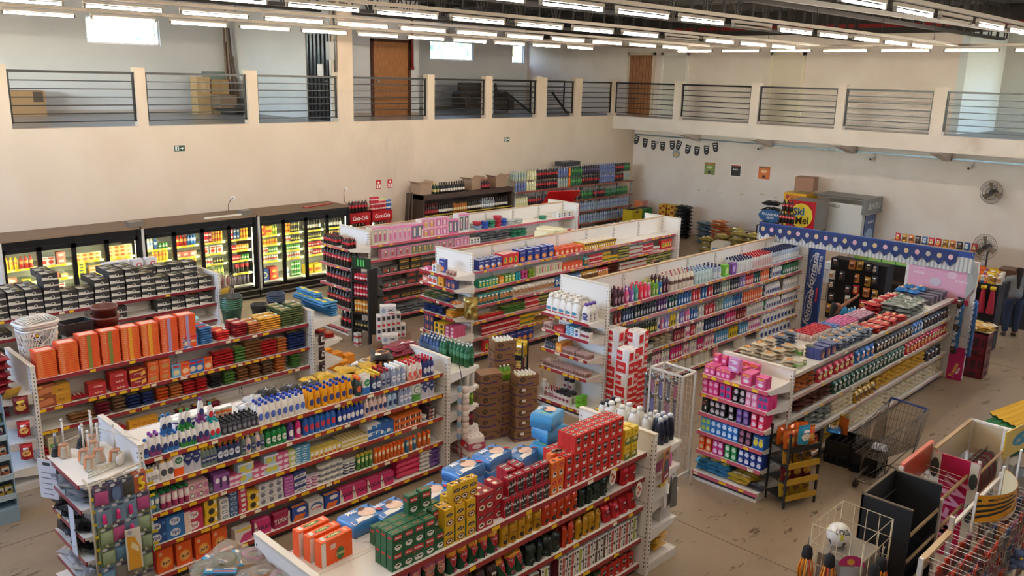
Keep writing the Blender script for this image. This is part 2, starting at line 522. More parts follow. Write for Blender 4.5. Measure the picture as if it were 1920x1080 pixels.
# coffee
bx('cof_g','coffee_box','green coffee box with white cup','box',.105,.068,.16,'#174d2b',[('r',.1,.5,.9,.56,'#0c1f12'),('r',.18,.64,.86,.88,RD),('t','Melitta',.52,.76,.1,W,.2,.6)]+CUP+[('p',[(.2,.3),(.8,.3),(.66,.1),(.34,.1)],'#f7f2e8'),('e',.5,.3,.3,.06,'#f7f2e8'),('e',.5,.3,.22,.04,'#2b140b')],top=[('t','Melitta',.5,.5,.2,'#e0502a',.2,.5)],side=[('r',.2,.7,.8,.82,RD)])
bx('cof_gr','coffee_box','green coffee box with red stripe','box',.105,.068,.16,'#174d2b',[('r',.1,.5,.9,.58,RD),('r',.18,.66,.86,.9,RD),('t','Melitta',.52,.78,.1,W,.2,.6),('p',[(.2,.3),(.8,.3),(.66,.1),(.34,.1)],'#f7f2e8'),('e',.5,.3,.3,.06,'#f7f2e8'),('e',.5,.3,.22,.04,'#2b140b')],top=[('t','Melitta',.5,.5,.2,'#e0502a',.2,.5)],side=[('r',.2,.7,.8,.82,RD)])
bx('cof_y','coffee_box','yellow coffee box with brown oval','box',.1,.07,.165,'#dba313',[('e',.5,.66,.4,.1,'#2a1a10'),('t','brasileiro',.5,.66,.06,W,.2,.7,.3),('e',.52,.24,.42,.17,'#7a3512'),('e',.52,.24,.28,.12,'#efe3c4'),('e',.52,.26,.2,.06,'#3a1d0e')],top=[('e',.3,.6,.2,.25,'#2a1a10'),('e',.7,.35,.2,.25,'#7a3512'),('e',.7,.35,.13,.17,'#efe3c4')])
bx('cof_m','coffee_box','maroon coffee box with cream cup','box',.1,.07,.165,'#9d141c',[('e',.5,.68,.42,.1,'#45100e'),('t','brasileiro',.5,.68,.06,W,.2,.7,.3),('e',.5,.24,.34,.15,'#efe3c4'),('e',.5,.26,.24,.07,'#3a1d0e')],top=[('e',.3,.5,.22,.3,'#e8d6b0'),('e',.7,.5,.22,.3,'#5a1414')])
bx('cof_p','coffee_box','dark red coffee box with black panel','box',.095,.07,.17,'#a81020',[('p',[(.15,.05),(.85,.05),(.9,.5),(.8,.9),(.2,.9),(.1,.5)],'#191214'),('t','PILAO',.5,.6,.17,W,.1,.85,.2),('r',.25,.25,.75,.29,'#c9b8a0'),('e',.5,.83,.1,.05,RD)],top=[('r',.1,.15,.9,.85,'#3a1618'),('t','PILAO',.5,.5,.3,W,0,.7)])
bx('cof_o','coffee_box','orange coffee box with red cup','box',.09,.07,.165,'#e2621a',[('e',.5,.72,.3,.14,RD),('t','3',.5,.72,.1,W),('r',.25,.1,.75,.38,'#efe3d8'),('e',.5,.3,.2,.07,'#2b140b')],top=[('e',.7,.5,.2,.3,'#2b140b')])
bx('cof_r','coffee_box','red coffee box with black badge','box',.1,.07,.165,'#c81c14',[('p',[(.2,.85),(.8,.85),(.75,.55),(.5,.42),(.25,.55)],'#151113'),('t','PELE',.5,.7,.13,W,0,.5),('r',.3,.08,.7,.32,'#efe3d8'),('e',.5,.3,.2,.05,'#2b140b')],top=[('p',[(.1,.9),(.55,.9),(.55,.3),(.1,.3)],'#2a1412'),('t','PELE',.32,.6,.25,W,0,.4),('e',.78,.4,.16,.22,'#efd9c4'),('e',.78,.4,.1,.12,'#3a1810')])
bx('cof_yg','coffee_box','yellow and green tea box','box',.1,.07,.165,'#e0b51a',[('r',0,0,1,.45,'#4c5a20'),('e',.5,.3,.34,.13,'#d8c070'),('t','chá',.5,.75,.15,'#8a4210')],top=[('r',.1,.2,.9,.8,'#f0d260')])
bx('nespr','capsule_box','white capsule box with coloured window','box',.12,.1,.135,'#efe8df',[('e',.22,.8,.12,.1,K),('e',.22,.45,.09,.1,'#3a2a26'),('r',.14,.1,.3,.3,K),('r',.42,.04,.72,.95,'#b8453c'),('r',.42,.48,.72,.52,'#efe8df'),('e',.85,.8,.1,.1,K)],side=[('r',0,0,1,1,'#5d1526')])
bx('nespr2','capsule_box','white capsule box with green window','box',.12,.1,.135,'#efe8df',[('e',.22,.8,.12,.1,K),('r',.14,.1,.3,.3,K),('r',.42,.04,.72,.95,'#a2ab3c'),('e',.85,.8,.1,.1,K)],side=[('r',0,0,1,1,'#5d1526')])
bx('nespr3','capsule_box','white capsule box with brown window','box',.12,.1,.135,'#efe8df',[('e',.22,.8,.12,.1,K),('r',.14,.1,.3,.3,K),('r',.42,.04,.72,.95,'#54392c'),('e',.85,.8,.1,.1,K)],side=[('r',0,0,1,1,'#5d1526')])
bg('cbag_o','coffee_bag','orange red coffee bag','bag',.1,.22,.065,'#cf3410',[('e',.5,.22,.28,.12,'#1c100c'),('t','café',.5,.6,.09,W,.2,.6)],[(.86,1.1,'#c22a12')],stand=True,wr=.1)
bg('cbag_y','coffee_bag','golden coffee bag','bag',.1,.21,.065,'#c98a12',[('e',.5,.24,.25,.12,'#26160c'),('t','café',.5,.6,.09,'#3a1c0c',.2,.6)],[(.86,1.1,'#b9790c')],stand=True,wr=.12)
bg('cbag_k','coffee_bag','black green coffee bag','bag',.11,.2,.07,'#1d2620',[('e',.5,.3,.25,.1,'#36463a')],[],stand=True,wr=.16)
bg('cbag_r','coffee_bag','red coffee bag','bag',.12,.19,.07,'#c0141c',[('r',.2,.3,.8,.5,'#7c0c12'),('t','café',.5,.6,.12,W)],[],stand=True,wr=.1)
bg('cbag_mel','coffee_bag','green coffee bag with red shield','bag',.11,.22,.065,'#12402a',[('p',[(.08,.82),(.92,.82),(.8,.5),(.5,.28),(.2,.5)],'#b5161f'),('t','Melitta',.5,.68,.07,W,.2,.7),('e',.6,.14,.25,.09,'#8a2a3a')],[(.78,1.1,'#e08a18')],stand=True,wr=.12)
bg('cbag_mel2','coffee_bag','green coffee bag with pink label','bag',.11,.22,.065,'#16321f',[('p',[(.08,.86),(.92,.86),(.8,.4),(.5,.24),(.2,.4)],'#c8745c'),('t','Melitta',.5,.64,.07,W,.2,.7),('e',.6,.12,.25,.09,'#8a2a3a')],[(.8,1.1,'#a8405a')],stand=True,wr=.12)
bg('cbag_b','coffee_bag','brown bag with white label','bag',.115,.2,.07,'#2a1512',[('r',.2,.3,.8,.75,'#e4dccf'),('e',.5,.55,.2,.12,'#3a1a14')],[],stand=True,wr=.1)
bg('toast','toast_pack','orange pack with green oval and white end','packet',.13,.3,.1,'#ee5614',[('r',.0,.08,.14,.92,'#efe6dc'),('e',.6,.5,.3,.1,'#1f5c2a'),('t','arroz',.6,.5,.06,'#eae07a',.2,.5)],fin='p',crimp=False,nv=1)
bx('toastbox','rice_cake_pack','orange rice cake pack with green oval','packet',.3,.085,.22,'#ee5614',[('r',0,0,.14,.95,'#efe6dc'),('r',.0,.97,1,1,'#f07838'),('e',.6,.3,.13,.26,'#1f5c2a'),('t','CAMIL',.6,.3,.12,'#eae07a',.2,.3),('r',.28,.6,.45,.8,'#d8b0a0')],top=[('e',.5,.5,.26,.26,'#1f5c2a'),('t','CAMIL',.5,.5,.3,'#eae07a',.2,.4),('r',.08,.2,.2,.8,'#ddd2c2'),('r',.82,.2,.9,.8,'#f0a880')],fin='p')
bg('milli','diaper_pack','blue diaper pack with baby picture','diapers',.36,.24,.13,'#3d78b8',[('r',.04,.04,.96,.3,'#e9e1d8'),('e',.62,.42,.24,.26,'#e3b79c'),('e',.62,.7,.1,.1,'#5a3422'),('t','Mili',.3,.72,.22,W,.15,.4),('e',.9,.2,.09,.14,RD),('r',.86,.7,1,1,'#e86040')],lie=True,fin='p',crimp=False,wr=.02,nv=1,boxy=24)
bg('milli_g','diaper_pack','blue and green diaper pack','diapers',.3,.26,.16,'#3f92c4',[('r',0,.0,.3,1,'#6fae3c'),('e',.65,.45,.24,.26,'#e3b79c'),('e',.6,.66,.1,.1,'#5a3422'),('t','Mili',.5,.82,.16,W,.15,.4)],lie=True,fin='p',crimp=False,wr=.02,nv=1,boxy=24)
# cleaning
def clean(key,desc,col,cap,kind='flask',r=.036,h=.24,lab=None,cap2=None,txt=None,tc=W,sy=.75,name='cleaner_bottle',n=12,band=None,**k):
 fr=[]
 if lab:fr=[('e',.5,.36,.3,.17,lab)]
 if txt:fr.append(('t',txt,.5,.36,.1,tc,.1,.5))
 bt(key,name,desc,'bottle',kind,r,h,col,cap,label=band,front=fr,sy=sy,cap2=cap2,n=n,**k)
clean('san_b','white cleaner bottle with blue cap','#ece8e4','#1f6fc0','squeeze',.035,.2,NV,bands=[(.3,'#2f6fb8')])
clean('san_p','white cleaner bottle with purple cap','#ece8e4','#7a2f8c','squeeze',.037,.24,NV,bands=[(.32,'#8b3a78')])
clean('san_g','white cleaner bottle with green cap','#ece8e4','#1f8a3c','squeeze',.035,.2,NV,bands=[(.3,'#2c8a3c')])
clean('san_t','white cleaner bottle with teal cap','#ece8e4','#1aa0a8','squeeze',.035,.2,RD,bands=[(.3,'#2a9aa0')])
clean('bleach','white bleach bottle with blue cap','#ece6dc','#1c3fa8','angled',.04,.25,'#3f5ab8',band=None)
clean('bleach_y','yellow bleach bottle with blue cap','#eaa516','#1c3fa8','angled',.04,.25,'#2b2a6a')
clean('polish','dark grey polish bottle with black cap','#3c3c44','#18181c','flask',.03,.14,'#6a6a78')
clean('veja_n','navy cleaner bottle with coloured trigger','#22325f','#e0b020','spray',.042,.24,'#dfe4ee',cap2='#c8261c',txt='VEJA',tc=NV)
clean('veja_w','clear cleaner bottle with white trigger','#93a0bd','#f0eee8','spray',.042,.26,'#e8e8ee',cap2='#f0eee8',txt='VEJA',tc=NV)
clean('veja_g','grey cleaner bottle with red cap','#8f95a8','#b01c24','flask',.04,.24,'#1d2a5c',txt='VEJA')
clean('veja_y','grey green cleaner bottle with yellow cap','#66756c','#e8c020','flask',.036,.22,'#1d2a5c',txt='VEJA')
clean('vanish','white bottle with red cap','#efe9e4','#c81a28','squeeze',.038,.24,'#d84a3a',bands=[(.22,'#e4a090')])
clean('vanish_n','navy bottle with red cap','#27306e','#b01c34','flask',.037,.24,'#dfe0ea')
clean('pinho','dark teal bottle with orange trigger','#1b3f44','#f0641c','spray',.045,.25,'#d8542c',cap2='#f0641c')
bg('refill','refill_pouch','white and blue refill pouch','pouch',.12,.25,.05,'#ece8e4',[('e',.5,.62,.35,.2,'#2b8a4a'),('t','CIF',.5,.62,.1,W)],[(-.1,.4,'#2f6fb8')],stand=True,fin='p',wr=.03,nv=1)
bg('cif_o','refill_pouch','white and orange refill pouch','pouch',.14,.25,.05,'#ece8e4',[('e',.5,.72,.3,.16,'#2b6a4a'),('t','CIF',.5,.72,.1,W)],[(-.1,.42,'#ee5a1c')],stand=True,fin='p',wr=.03,nv=1)
bg('cif_g','refill_pouch','white and green refill pouch','pouch',.15,.27,.05,'#e9ece4',[('e',.5,.62,.36,.22,'#5f8a5a'),('e',.5,.62,.28,.17,W),('t','CIF',.5,.62,.08,'#2b6a4a')],[(-.1,.35,'#4f8a3c')],stand=True,fin='p',wr=.03,nv=1)
bg('veja_p','refill_pouch','silver refill pouch with navy hexagon','pouch',.135,.25,.05,'#bdbac4',[('p',[(.08,.66),(.3,.88),(.7,.88),(.92,.66),(.5,.32)],NV),('t','VEJA',.5,.68,.11,W,.1,.7)],[(.86,1.2,NV)],stand=True,fin='p',wr=.03,nv=1)
clean('pump_w','small white pump bottle','#eeeae6','#f2efe8','flask',.03,.17,'#a8a4a2')
clean('shower','white gel bottle with yellow top','#eeeae6','#e8b02a','squeeze',.045,.23,'#3a3a40',bands=[(.8,'#eeeae6'),(.84,'#e8b02a')])
clean('cmt_g','green cleaner bottle','#14803c','#0f7034','flask',.037,.22,W,txt='VIM',tc=GR)
clean('cmt_p','purple cleaner bottle','#5a2f7c','#7a3a9a','flask',.04,.24,W)
clean('cmt_m','magenta cleaner bottle','#d01c70','#d01c70','flask',.037,.24,'#e9c8d8')
clean('cmt_b','bright blue cleaner bottle','#1c5fae','#1a58a4','flask',.04,.24,'#c22334',sy=.8)
clean('mr_b','blue bottle with yellow cap','#163c94','#e8c020','flask',.035,.22,W)
clean('mr_w','pink white bottle with white cap','#e3c7bd','#efece6','flask',.035,.22,NV)
clean('mr_l','light blue bottle with blue cap','#a9c4da','#2f8fc8','flask',.035,.22,NV)
def aero(key,desc,col,cap,lab='#ece8e0',r=.028,h=.2,**k):
 bt(key,'aerosol_can',desc,'aerosol','aerosol',r,h,col,cap,front=[('e',.5,.6,.3,.15,lab)],n=12,**k)
aero('air_p','pink air freshener with green cap','#c86a92','#0f6a34',bands=[(.35,'#a82a62'),(.8,'#e6c4c8')])
aero('air_g','blue grey air freshener with green cap','#5a8a9c','#0f6a34')
aero('ins_o','orange insect spray can','#e8701a','#e8601a','#f0e0c0')
aero('ins_g','green insect spray can','#4a8a3c','#c8b02a','#e8e0a0')
aero('ins_b','blue insect spray can','#2a7aa8','#e8601a','#e8e0c0')
bt('wipes','wipes_canister','purple wipes canister with white lid','canister','capcan',.04,.2,'#4a2f78','#f2efe8',label=(.2,.75,'#e9e2ec'),front=[('e',.5,.5,.3,.16,NV)],n=14,lid='lid')
bt('wipes_o','wipes_canister','orange wipes canister with white lid','canister','capcan',.04,.2,'#d86a2a','#f2efe8',label=(.2,.7,'#e8b89a'),n=14,lid='lid')
bx('cam','soap_box','pink soap box with round badge','box',.12,.08,.09,'#d8a0a4',[('e',.3,.5,.22,.3,'#2a3a2c'),('e',.3,.5,.16,.2,'#e8e0cf'),('r',.6,.2,.95,.8,'#c06a88')])
bx('lav','air_box','purple air freshener box','box',.1,.07,.19,'#7e3f86',[('e',.45,.65,.26,.16,'#efe8ef'),('r',.68,.2,.92,.8,'#2b1a3a')])
bx('glade','freshener_box','pale blue freshener box','box',.11,.09,.11,'#a7c7dc',[('e',.5,.5,.35,.3,'#d2c63a'),('r',.0,.8,1,1,'#e9e6f0')])
bx('glade_y','freshener_box','yellow freshener box','box',.11,.09,.11,'#d6c236',[('e',.5,.5,.35,.3,'#a7c7dc'),('r',0,.8,1,1,'#e9e6f0')])
bx('glade_p','freshener_box','pink freshener box','box',.1,.09,.065,'#cf4f7c',[('e',.5,.5,.35,.3,'#efd6de')])
bx('glade_g','freshener_box','light green freshener box','box',.1,.09,.065,'#b9c86a',[('e',.5,.5,.35,.3,'#efe6de')])
bx('slab_b','sponge_pack','light blue sponge pack','packet',.11,.09,.03,'#3f86ae',[('r',.1,.3,.6,.7,'#cfe0e8')])
bx('jarbox','cleaner_jar','small yellow jar box','box',.06,.06,.1,'#e3c04a',[('e',.5,.6,.4,.25,'#efe8df'),('r',.2,.1,.8,.3,RD)])
bx('stick_y','candle_pack','cream and yellow candle pack','packet',.06,.2,.05,'#dcd2b0',[('r',0,0,1,.4,'#c8a02a')],top=[('r',.3,0,.7,1,'#c8a02a')])
bx('blu_w','tablet_box','white and blue tablet box','box',.12,.09,.09,'#e6e4e0',[('r',0,0,1,.5,'#1d4f9a'),('r',.5,.5,1,.9,'#2f6fb8')],topcol='#ece8e0')
bx('blu_n','tablet_box','blue tablet box','box',.11,.09,.17,'#1c4a94',[('e',.3,.3,.25,.15,W),('r',.55,.1,.9,.3,SB)],top=[('r',.1,.2,.5,.8,SB)])
bx('org_t','trap_box','orange box with black pictures','box',.1,.1,.085,'#dd5a1a',[('e',.3,.5,.16,.3,'#4a1a10'),('r',.55,.2,.75,.8,'#1c1414'),('e',.85,.5,.1,.3,'#efd8c0')],top=[('r',.2,.3,.8,.7,'#e87a2a')])
bx('dk_t','scourer_box','dark box with floral print','box',.12,.1,.05,'#33242c',[('r',.1,.2,.4,.8,'#c06a5a'),('r',.55,.2,.8,.8,'#d8c8c0')],top=[('r',.1,.2,.4,.8,'#8a4a5a'),('r',.55,.2,.9,.8,'#5a6a7a')])
bx('ype_n','soap_carton','navy soap carton with white oval','box',.2,.14,.125,'#17397a',[('e',.45,.5,.28,.36,'#dfe6f0'),('t','Ypê',.45,.5,.4,'#14255c',.1,.45),('r',.78,.6,.96,.8,'#3a78b8')],top=[('r',.1,.1,.9,.3,'#2a5aa0')])
bx('ype_b','soap_carton','blue soap carton with white oval','box',.2,.14,.125,'#1f5ea6',[('e',.45,.5,.28,.36,'#dfe6f0'),('t','Ypê',.45,.5,.4,'#14255c',.1,.45)],top=[('r',.1,.1,.9,.3,'#2a5aa0')])
bx('ype_r','soap_carton','pink soap carton with white oval','box',.2,.14,.12,'#c22a4c',[('r',0,0,.35,1,'#e8c9b4'),('e',.5,.5,.28,.36,'#efe8e0'),('t','Ypê',.5,.5,.4,'#a0203c',.1,.45)])
bx('soap_y','soap_carton','yellow soap carton with dark picture','box',.14,.12,.1,'#e6b41c',[('e',.5,.5,.25,.36,'#2a2218'),('r',.8,.3,.95,.7,W)],top=[('r',.1,.2,.9,.8,'#f0c83a')])
bx('soap_w','soap_pack','white soap pack with grey print','packet',.1,.12,.06,'#dcdcd8',[('r',.2,.2,.8,.7,'#5a6474'),('r',.3,.35,.7,.55,W)])
bx('soap_n','soap_pack','blue grey soap pack','packet',.1,.12,.06,'#35517c',[('e',.5,.5,.36,.3,'#c8d4e0'),('e',.5,.5,.25,.2,'#35517c')])
bx('soap_r','soap_pack','red and white soap pack','packet',.1,.12,.06,'#b8283c',[('r',.3,.2,.8,.8,'#e6dcd4')])
bx('soap_g','soap_carton','white soap carton with grey figures','box',.1,.12,.085,'#d9d4cc',[('e',.5,.45,.3,.33,'#6c6a78'),('r',.1,.85,.9,.95,'#8a8898')],topcol='#b5aeb4')
bx('soap_p','soap_pack','purple pink soap pack','packet',.12,.14,.04,'#a0408c',[('r',.1,.3,.9,.7,'#c87ab0')])
bx('limp','soap_carton','navy carton with white slanted lettering','box',.16,.12,.085,'#1f2c60',[('p',[(0,0),(1,.1),(1,.7),(0,.5)],'#e6e2dc'),('t','LIMPOL',.5,.35,.3,NV,.1,.8)],top=[('r',.1,.1,.9,.9,'#2c4a8a')])
bt('paste_p','paste_tub','pink cleaning paste tub','tub','tub',.045,.07,'#c84a8a','#e4d6dc',label=(.2,.6,'#e8d6e0'),n=14,lid='lid')
bt('paste_w','paste_tub','white paste tub with grey band','tub','tub',.052,.07,'#dedad2','#dcd8cc',label=(.25,.6,'#6a7280'),n=14,lid='lid')
bt('paste_n','paste_tub','navy and white paste tub','tub','tub',.05,.075,'#233a6a','#e6e4dc',label=(.3,.6,'#dedad2'),n=14,lid='lid')
bx('ace','detergent_box','large orange detergent box','box',.17,.1,.26,'#e2480f',[('e',.52,.4,.36,.25,'#f08a2a'),('e',.52,.4,.26,.18,'#f7b25a'),('t','Ace',.52,.4,.15,K,.15,.6,.25),('e',.22,.82,.13,.09,'#f0a070')],topcol='#e85a1c')
bx('tix','detergent_box','pink detergent box with dark lettering','box',.2,.1,.17,'#cf2660',[('p',[(0,0),(.3,0),(.1,1),(0,1)],'#e9dccb'),('t','TiXan',.5,.5,.36,'#3d1230',.15,.85,.15),('e',.12,.25,.08,.1,'#e9e2d8')],top=[('r',.05,.1,.95,.5,'#e0588a')])
bx('tix_d','detergent_box','maroon detergent box','box',.2,.1,.17,'#98183e',[('p',[(.85,0),(1,0),(1,1),(.9,1)],'#e9dccb'),('t','TiXan',.48,.5,.36,'#2b0f24',.15,.85,.15),('t','TiXan',.46,.52,.36,'#e9d8cc',.15,.85,.15)],top=[('r',.05,.1,.95,.5,'#c04a6a')])
bx('tix_w','detergent_box','yellow topped white and pink box','box',.2,.1,.17,'#dcd2c4',[('p',[(.2,.0),(1,0),(1,.6),(.5,.55)],'#c8346c'),('r',.1,.8,1,.95,'#e8c02a')])
bx('omo_b','detergent_box','navy detergent box with orange swoosh','box',.2,.1,.17,'#1c3a8c',[('p',[(0,0),(.7,0),(.9,.4),(.2,.45)],'#e0601c'),('e',.6,.75,.3,.16,W)],top=[('r',.05,.1,.95,.6,'#e0742c')])
bx('assim','detergent_box','white detergent box with red lettering','box',.2,.12,.17,'#e0dcd6',[('e',.52,.5,.42,.36,'#3f5a98'),('e',.5,.42,.38,.26,'#eeeae6'),('t','ASSIM',.5,.42,.2,RD,.15,.75)],side=[('r',.3,.2,.5,.8,K),('r',.7,.2,.8,.8,K)],top=[('r',.05,.1,.95,.3,'#c0bab0')])
bg('pkb','powder_bag','pink washing powder bag','bag',.24,.16,.07,'#cf2a5c',[('r',.3,.3,.7,.6,'#e8b8c8')],lie=True,fin='p',boxy=8)
bg('whb','wipes_pack','white soft pack','packet',.2,.14,.055,'#cdc8c6',[('r',.2,.3,.6,.6,'#6a6a78')],lie=True,fin='p',boxy=8)
bg('pub','wipes_pack','purple soft pack','packet',.18,.14,.06,'#5d3f86',[('r',.2,.3,.6,.6,'#b8a0d0')],lie=True,fin='p',boxy=8)
bg('bagk','bin_bag_pack','black bin bag pack','bag',.2,.22,.1,'#151518',[('r',.3,.35,.7,.6,'#c8c8c8')],lie=True,wr=.12)
bg('bags','foil_pack','silver foil pack','packet',.2,.2,.08,'#b8b8bc',[('r',.3,.3,.7,.6,'#e8e8e8')],lie=True,wr=.16)
bg('bagy','pasta_bag','yellow gold pasta bag','bag',.22,.26,.08,'#b98a14',[('r',.3,.3,.7,.55,'#c9a53a')],lie=True,wr=.1)
bg('bago','snack_bag','orange yellow snack bag','bag',.28,.32,.1,'#dd9516',[('e',.5,.5,.3,.2,'#e8b04a')],lie=True,wr=.1)
bg('bagd','dog_food_bag','black and orange snack bag','bag',.3,.4,.1,'#1b1718',[('e',.5,.45,.34,.2,'#d8742a'),('e',.5,.42,.26,.12,'#26201c'),('r',.2,.1,.45,.25,W),('e',.5,.78,.3,.08,'#d8581c')],lie=True,wr=.1)
bg('bagw','snack_bag','wine red snack bag','bag',.3,.3,.1,'#6a1226',[('r',.3,.3,.6,.6,'#c04a5a'),('r',.6,.2,.8,.35,W)],lie=True,wr=.14)
bg('bagwh','pet_food_bag','white pet food bag with brown dog head','bag',.3,.3,.09,'#d8d4cc',[('e',.6,.5,.16,.16,'#6a4a32'),('r',.0,.0,.3,1,'#26242a')],lie=True,wr=.1)
# biscuits and pasta (orange stacks)
def slab(key,name,desc,w,d,h,col,mid,midc=None,end='#c83a1a'):
 bx(key,name,desc,'packet',w,d,h,col,[('r',0,.62,1,.9,mid),('r',.05,.2,.3,.5,'#f3a07a')]+([('r',.4,.05,.6,.95,midc)]if midc else[]),top=[('r',.1,.2,.9,.8,'#f2b49c')],side=[('r',.1,.2,.9,.7,end)])
slab('isa','pasta_packet','thin orange red pasta packet',.235,.2,.0265,'#e03c10','#e87a1a')
slab('isa_g','pasta_packet','thin orange pasta packet with green middle',.235,.2,.0265,'#e03c10','#e85a1a','#6a7a2a')
slab('isa_p','pasta_packet','thin orange pasta packet with lilac middle',.235,.2,.0265,'#e03c10','#e85a1a','#a08ab8')
slab('isa_y','pasta_packet','thin orange pasta packet with yellow middle',.235,.2,.0265,'#e03c10','#e87a1a','#f0a01c')
def flatp(key,desc,col,c2,w=.2,d=.16,h=.035,name='biscuit_packet',lw=True):
 bg(key,name,desc,'packet',w,d,h,col,[('r',.1,.25,.6,.75,c2),('r',.7,.3,.9,.7,W)],lie=True,fin='f',crimp=False,n=6,nv=2,boxy=6,wr=.03)
flatp('fb_b','flat blue and red biscuit packet','#2b5f9e','#c81c24')
flatp('fb_r','flat red biscuit packet','#c41a1a','#e88a3a')
flatp('fb_dr','flat dark red biscuit packet','#8a1018','#e8b8a0')
flatp('fb_bo','flat brown orange biscuit packet','#b4602c','#e8c080')
flatp('fb_y','flat golden biscuit packet','#d8922a','#f0c868')
flatp('fb_g','flat green and brown biscuit packet','#4c5a30','#c8a878')
flatp('fb_br','flat tan biscuit packet','#9c7448','#e0c8a0')
flatp('wf','light blue wafer pack with yellow end','#3f86c0','#e8d43a',.2,.14,.042,'wafer_pack')
flatp('wf2','pink wafer pack','#d07a98','#efe0e6',.2,.14,.042,'wafer_pack')
def upb(key,desc,col,c2,c3=W,w=.13,d=.06,h=.19,name='biscuit_box',top=None,txt=None):
 bx(key,name,desc,'box',w,d,h,col,[('e',.5,.36,.36,.2,c2),('r',.15,.72,.85,.88,c3)]+([('t',txt,.5,.8,.12,RD if c3==W else W,.1,.7)]if txt else[]),top=[('r',.1,.2,.9,.8,c3)]if top is None else top)
upb('ub_b','upright blue wafer box','#1f5aa8','#e8c8a0',RD)
upb('ub_o','upright orange wafer box','#e0561c','#f0c08a','#c82a18')
upb('ub_l','upright light blue wafer box','#5a9cc8','#e8d08a',RD)
upb('ub_r','upright red biscuit box','#c8241c','#efb88a','#e8dcc8',.09,.05,.2)
bx('bb_r','biscuit_box','red biscuit carton','box',.22,.16,.085,'#b01a1c',[('t','isabela',.55,.55,.34,'#efc0a8',.2,.6),('r',.1,.05,.9,.2,'#8a1014')],top=[('r',.1,.2,.9,.8,'#c83a2c')])
bx('bb_ry','biscuit_box','dark red biscuit carton with yellow corner','box',.22,.16,.12,'#90141c',[('p',[(0,.7),(0,1),(1,1),(.5,.8)],'#e8a81c'),('t','Aymoré',.45,.5,.22,'#efd0b0',.2,.6),('p',[(.65,.1),(.95,.4),(.9,.8),(.7,.6)],'#f0b040')],top=[('r',.1,.2,.9,.8,'#a83028')])
bx('bb_o','biscuit_box','orange biscuit carton','box',.15,.14,.15,'#dc4f18',[('t','Orquidea',.5,.82,.12,'#f4cfa0',.2,.8),('e',.5,.4,.34,.24,'#c07a3a')],top=[('r',.1,.2,.9,.8,'#e87a4a')])
bx('bb_br','biscuit_box','brown biscuit carton','box',.24,.2,.15,'#8a3d1c',[('p',[(.1,.1),(.9,.3),(.8,.8),(.2,.6)],'#c86a3a'),('r',.1,.75,.4,.9,'#e0a03a')],topcol='#6a3a28')
bx('bb_y','biscuit_box','mustard biscuit carton','box',.22,.18,.13,'#bd7a12',[('t','laço',.5,.5,.3,'#6a3a0c',.2,.6),('r',.1,.1,.9,.2,'#d89a2a')],topcol='#b8862a')
bg('cyl','biscuit_roll','long red biscuit roll','packet',.055,.2,.05,'#c01c28',[('r',.3,.2,.7,.8,'#efe0d0')],lie=True,crimp=True,n=6,nv=2)
bg('cyl_g','biscuit_roll','long green biscuit roll','packet',.055,.2,.05,'#4c8a3c',[('r',.3,.2,.7,.8,'#efe0a0')],lie=True,crimp=True,n=6,nv=2)
def pile(key,desc,col,c2,name='cookie_packet',w=.17,d=.18,h=.045):
 bg(key,name,desc,'packet',w,d,h,col,[('r',.1,.35,.9,.65,c2),('r',.3,.72,.6,.9,W)],lie=True,crimp=True,n=6,nv=2,boxy=5,wr=.03)
pile('ck_m','maroon cookie packet','#70182c','#e0c048')
pile('ck_c','cream and brown cookie packet','#6a4a34','#dfc78a')
pile('ck_n','navy cookie packet','#1e2c60','#d8b83a')
pile('ck_o','orange cookie packet','#d8501c','#f0b080')
pile('ck_oc','orange and cream cookie packet','#c86a30','#e8dcb0')
pile('ck_r','red cookie packet','#b81c20','#e87a6a')
pile('ck_g','green cookie packet','#4a7a34','#c8c060')
pile('ck_br','brown cookie packet','#7a4a28','#c8925a')
pile('ck_k','black cookie packet','#1c1a1c','#b8a090')
bx('choc_y','chocolate_box','yellow box with dark chocolate picture','box',.15,.1,.17,'#e3961c',[('p',[(.2,.15),(.5,.1),(.75,.25),(.45,.35)],'#3a1d12'),('t','ama',.5,.65,.12,'#9a3a10'),('r',.85,.1,.95,.9,'#c87a12')],topcol='#e8a83a')
bx('bread','bread_loaf','sliced white loaf with green label','bread',.13,.14,.24,'#d8cba0',[('r',0,.1,1,.14,'#b8a878'),('r',0,.35,1,.39,'#b8a878'),('r',0,.6,1,.64,'#b8a878'),('r',0,.82,1,.86,'#b8a878'),('r',.15,.4,.9,.6,'#4f9a3a')])
# egg or frozen food cartons in black and white
bx('egg','food_carton','black and cream food carton','box',.228,.3,.105,'#1d1b1a',[('r',0,0,1,.16,'#cfc8b8'),('p',[(0,.16),(.42,.16),(.36,.42),(0,.5)],'#d8d0be'),('e',.52,.38,.14,.22,'#d8d0be'),('e',.52,.4,.09,.14,'#2a2826'),('r',.3,.16,1,.24,'#d0c8b6')],top=[('p',[(0,0),(.5,0),(.4,.5),(0,.6)],'#b5ae9c'),('r',.5,.1,.95,.9,'#3a3630'),('p',[(.4,.5),(.9,.6),(.85,.9),(.5,.85)],'#8a8470'),('r',.6,.12,.8,.22,'#c8a81c')])
bg('whbag','rice_bag','plain white paper wrapped bag','bag',.28,.22,.1,'#c9c3bb',[('r',.3,.3,.7,.6,'#d9d4cd')],lie=True,fin='p')
bx('tp_s','paper_roll_pack','white paper roll pack with red dot','paper pack',.19,.12,.22,'#d6d4da',[('e',.6,.55,.26,.2,'#c8404c'),('r',.3,.3,.8,.36,'#5a6a9a'),('e',.6,.55,.14,.1,'#e8e2e8')],fin='p')
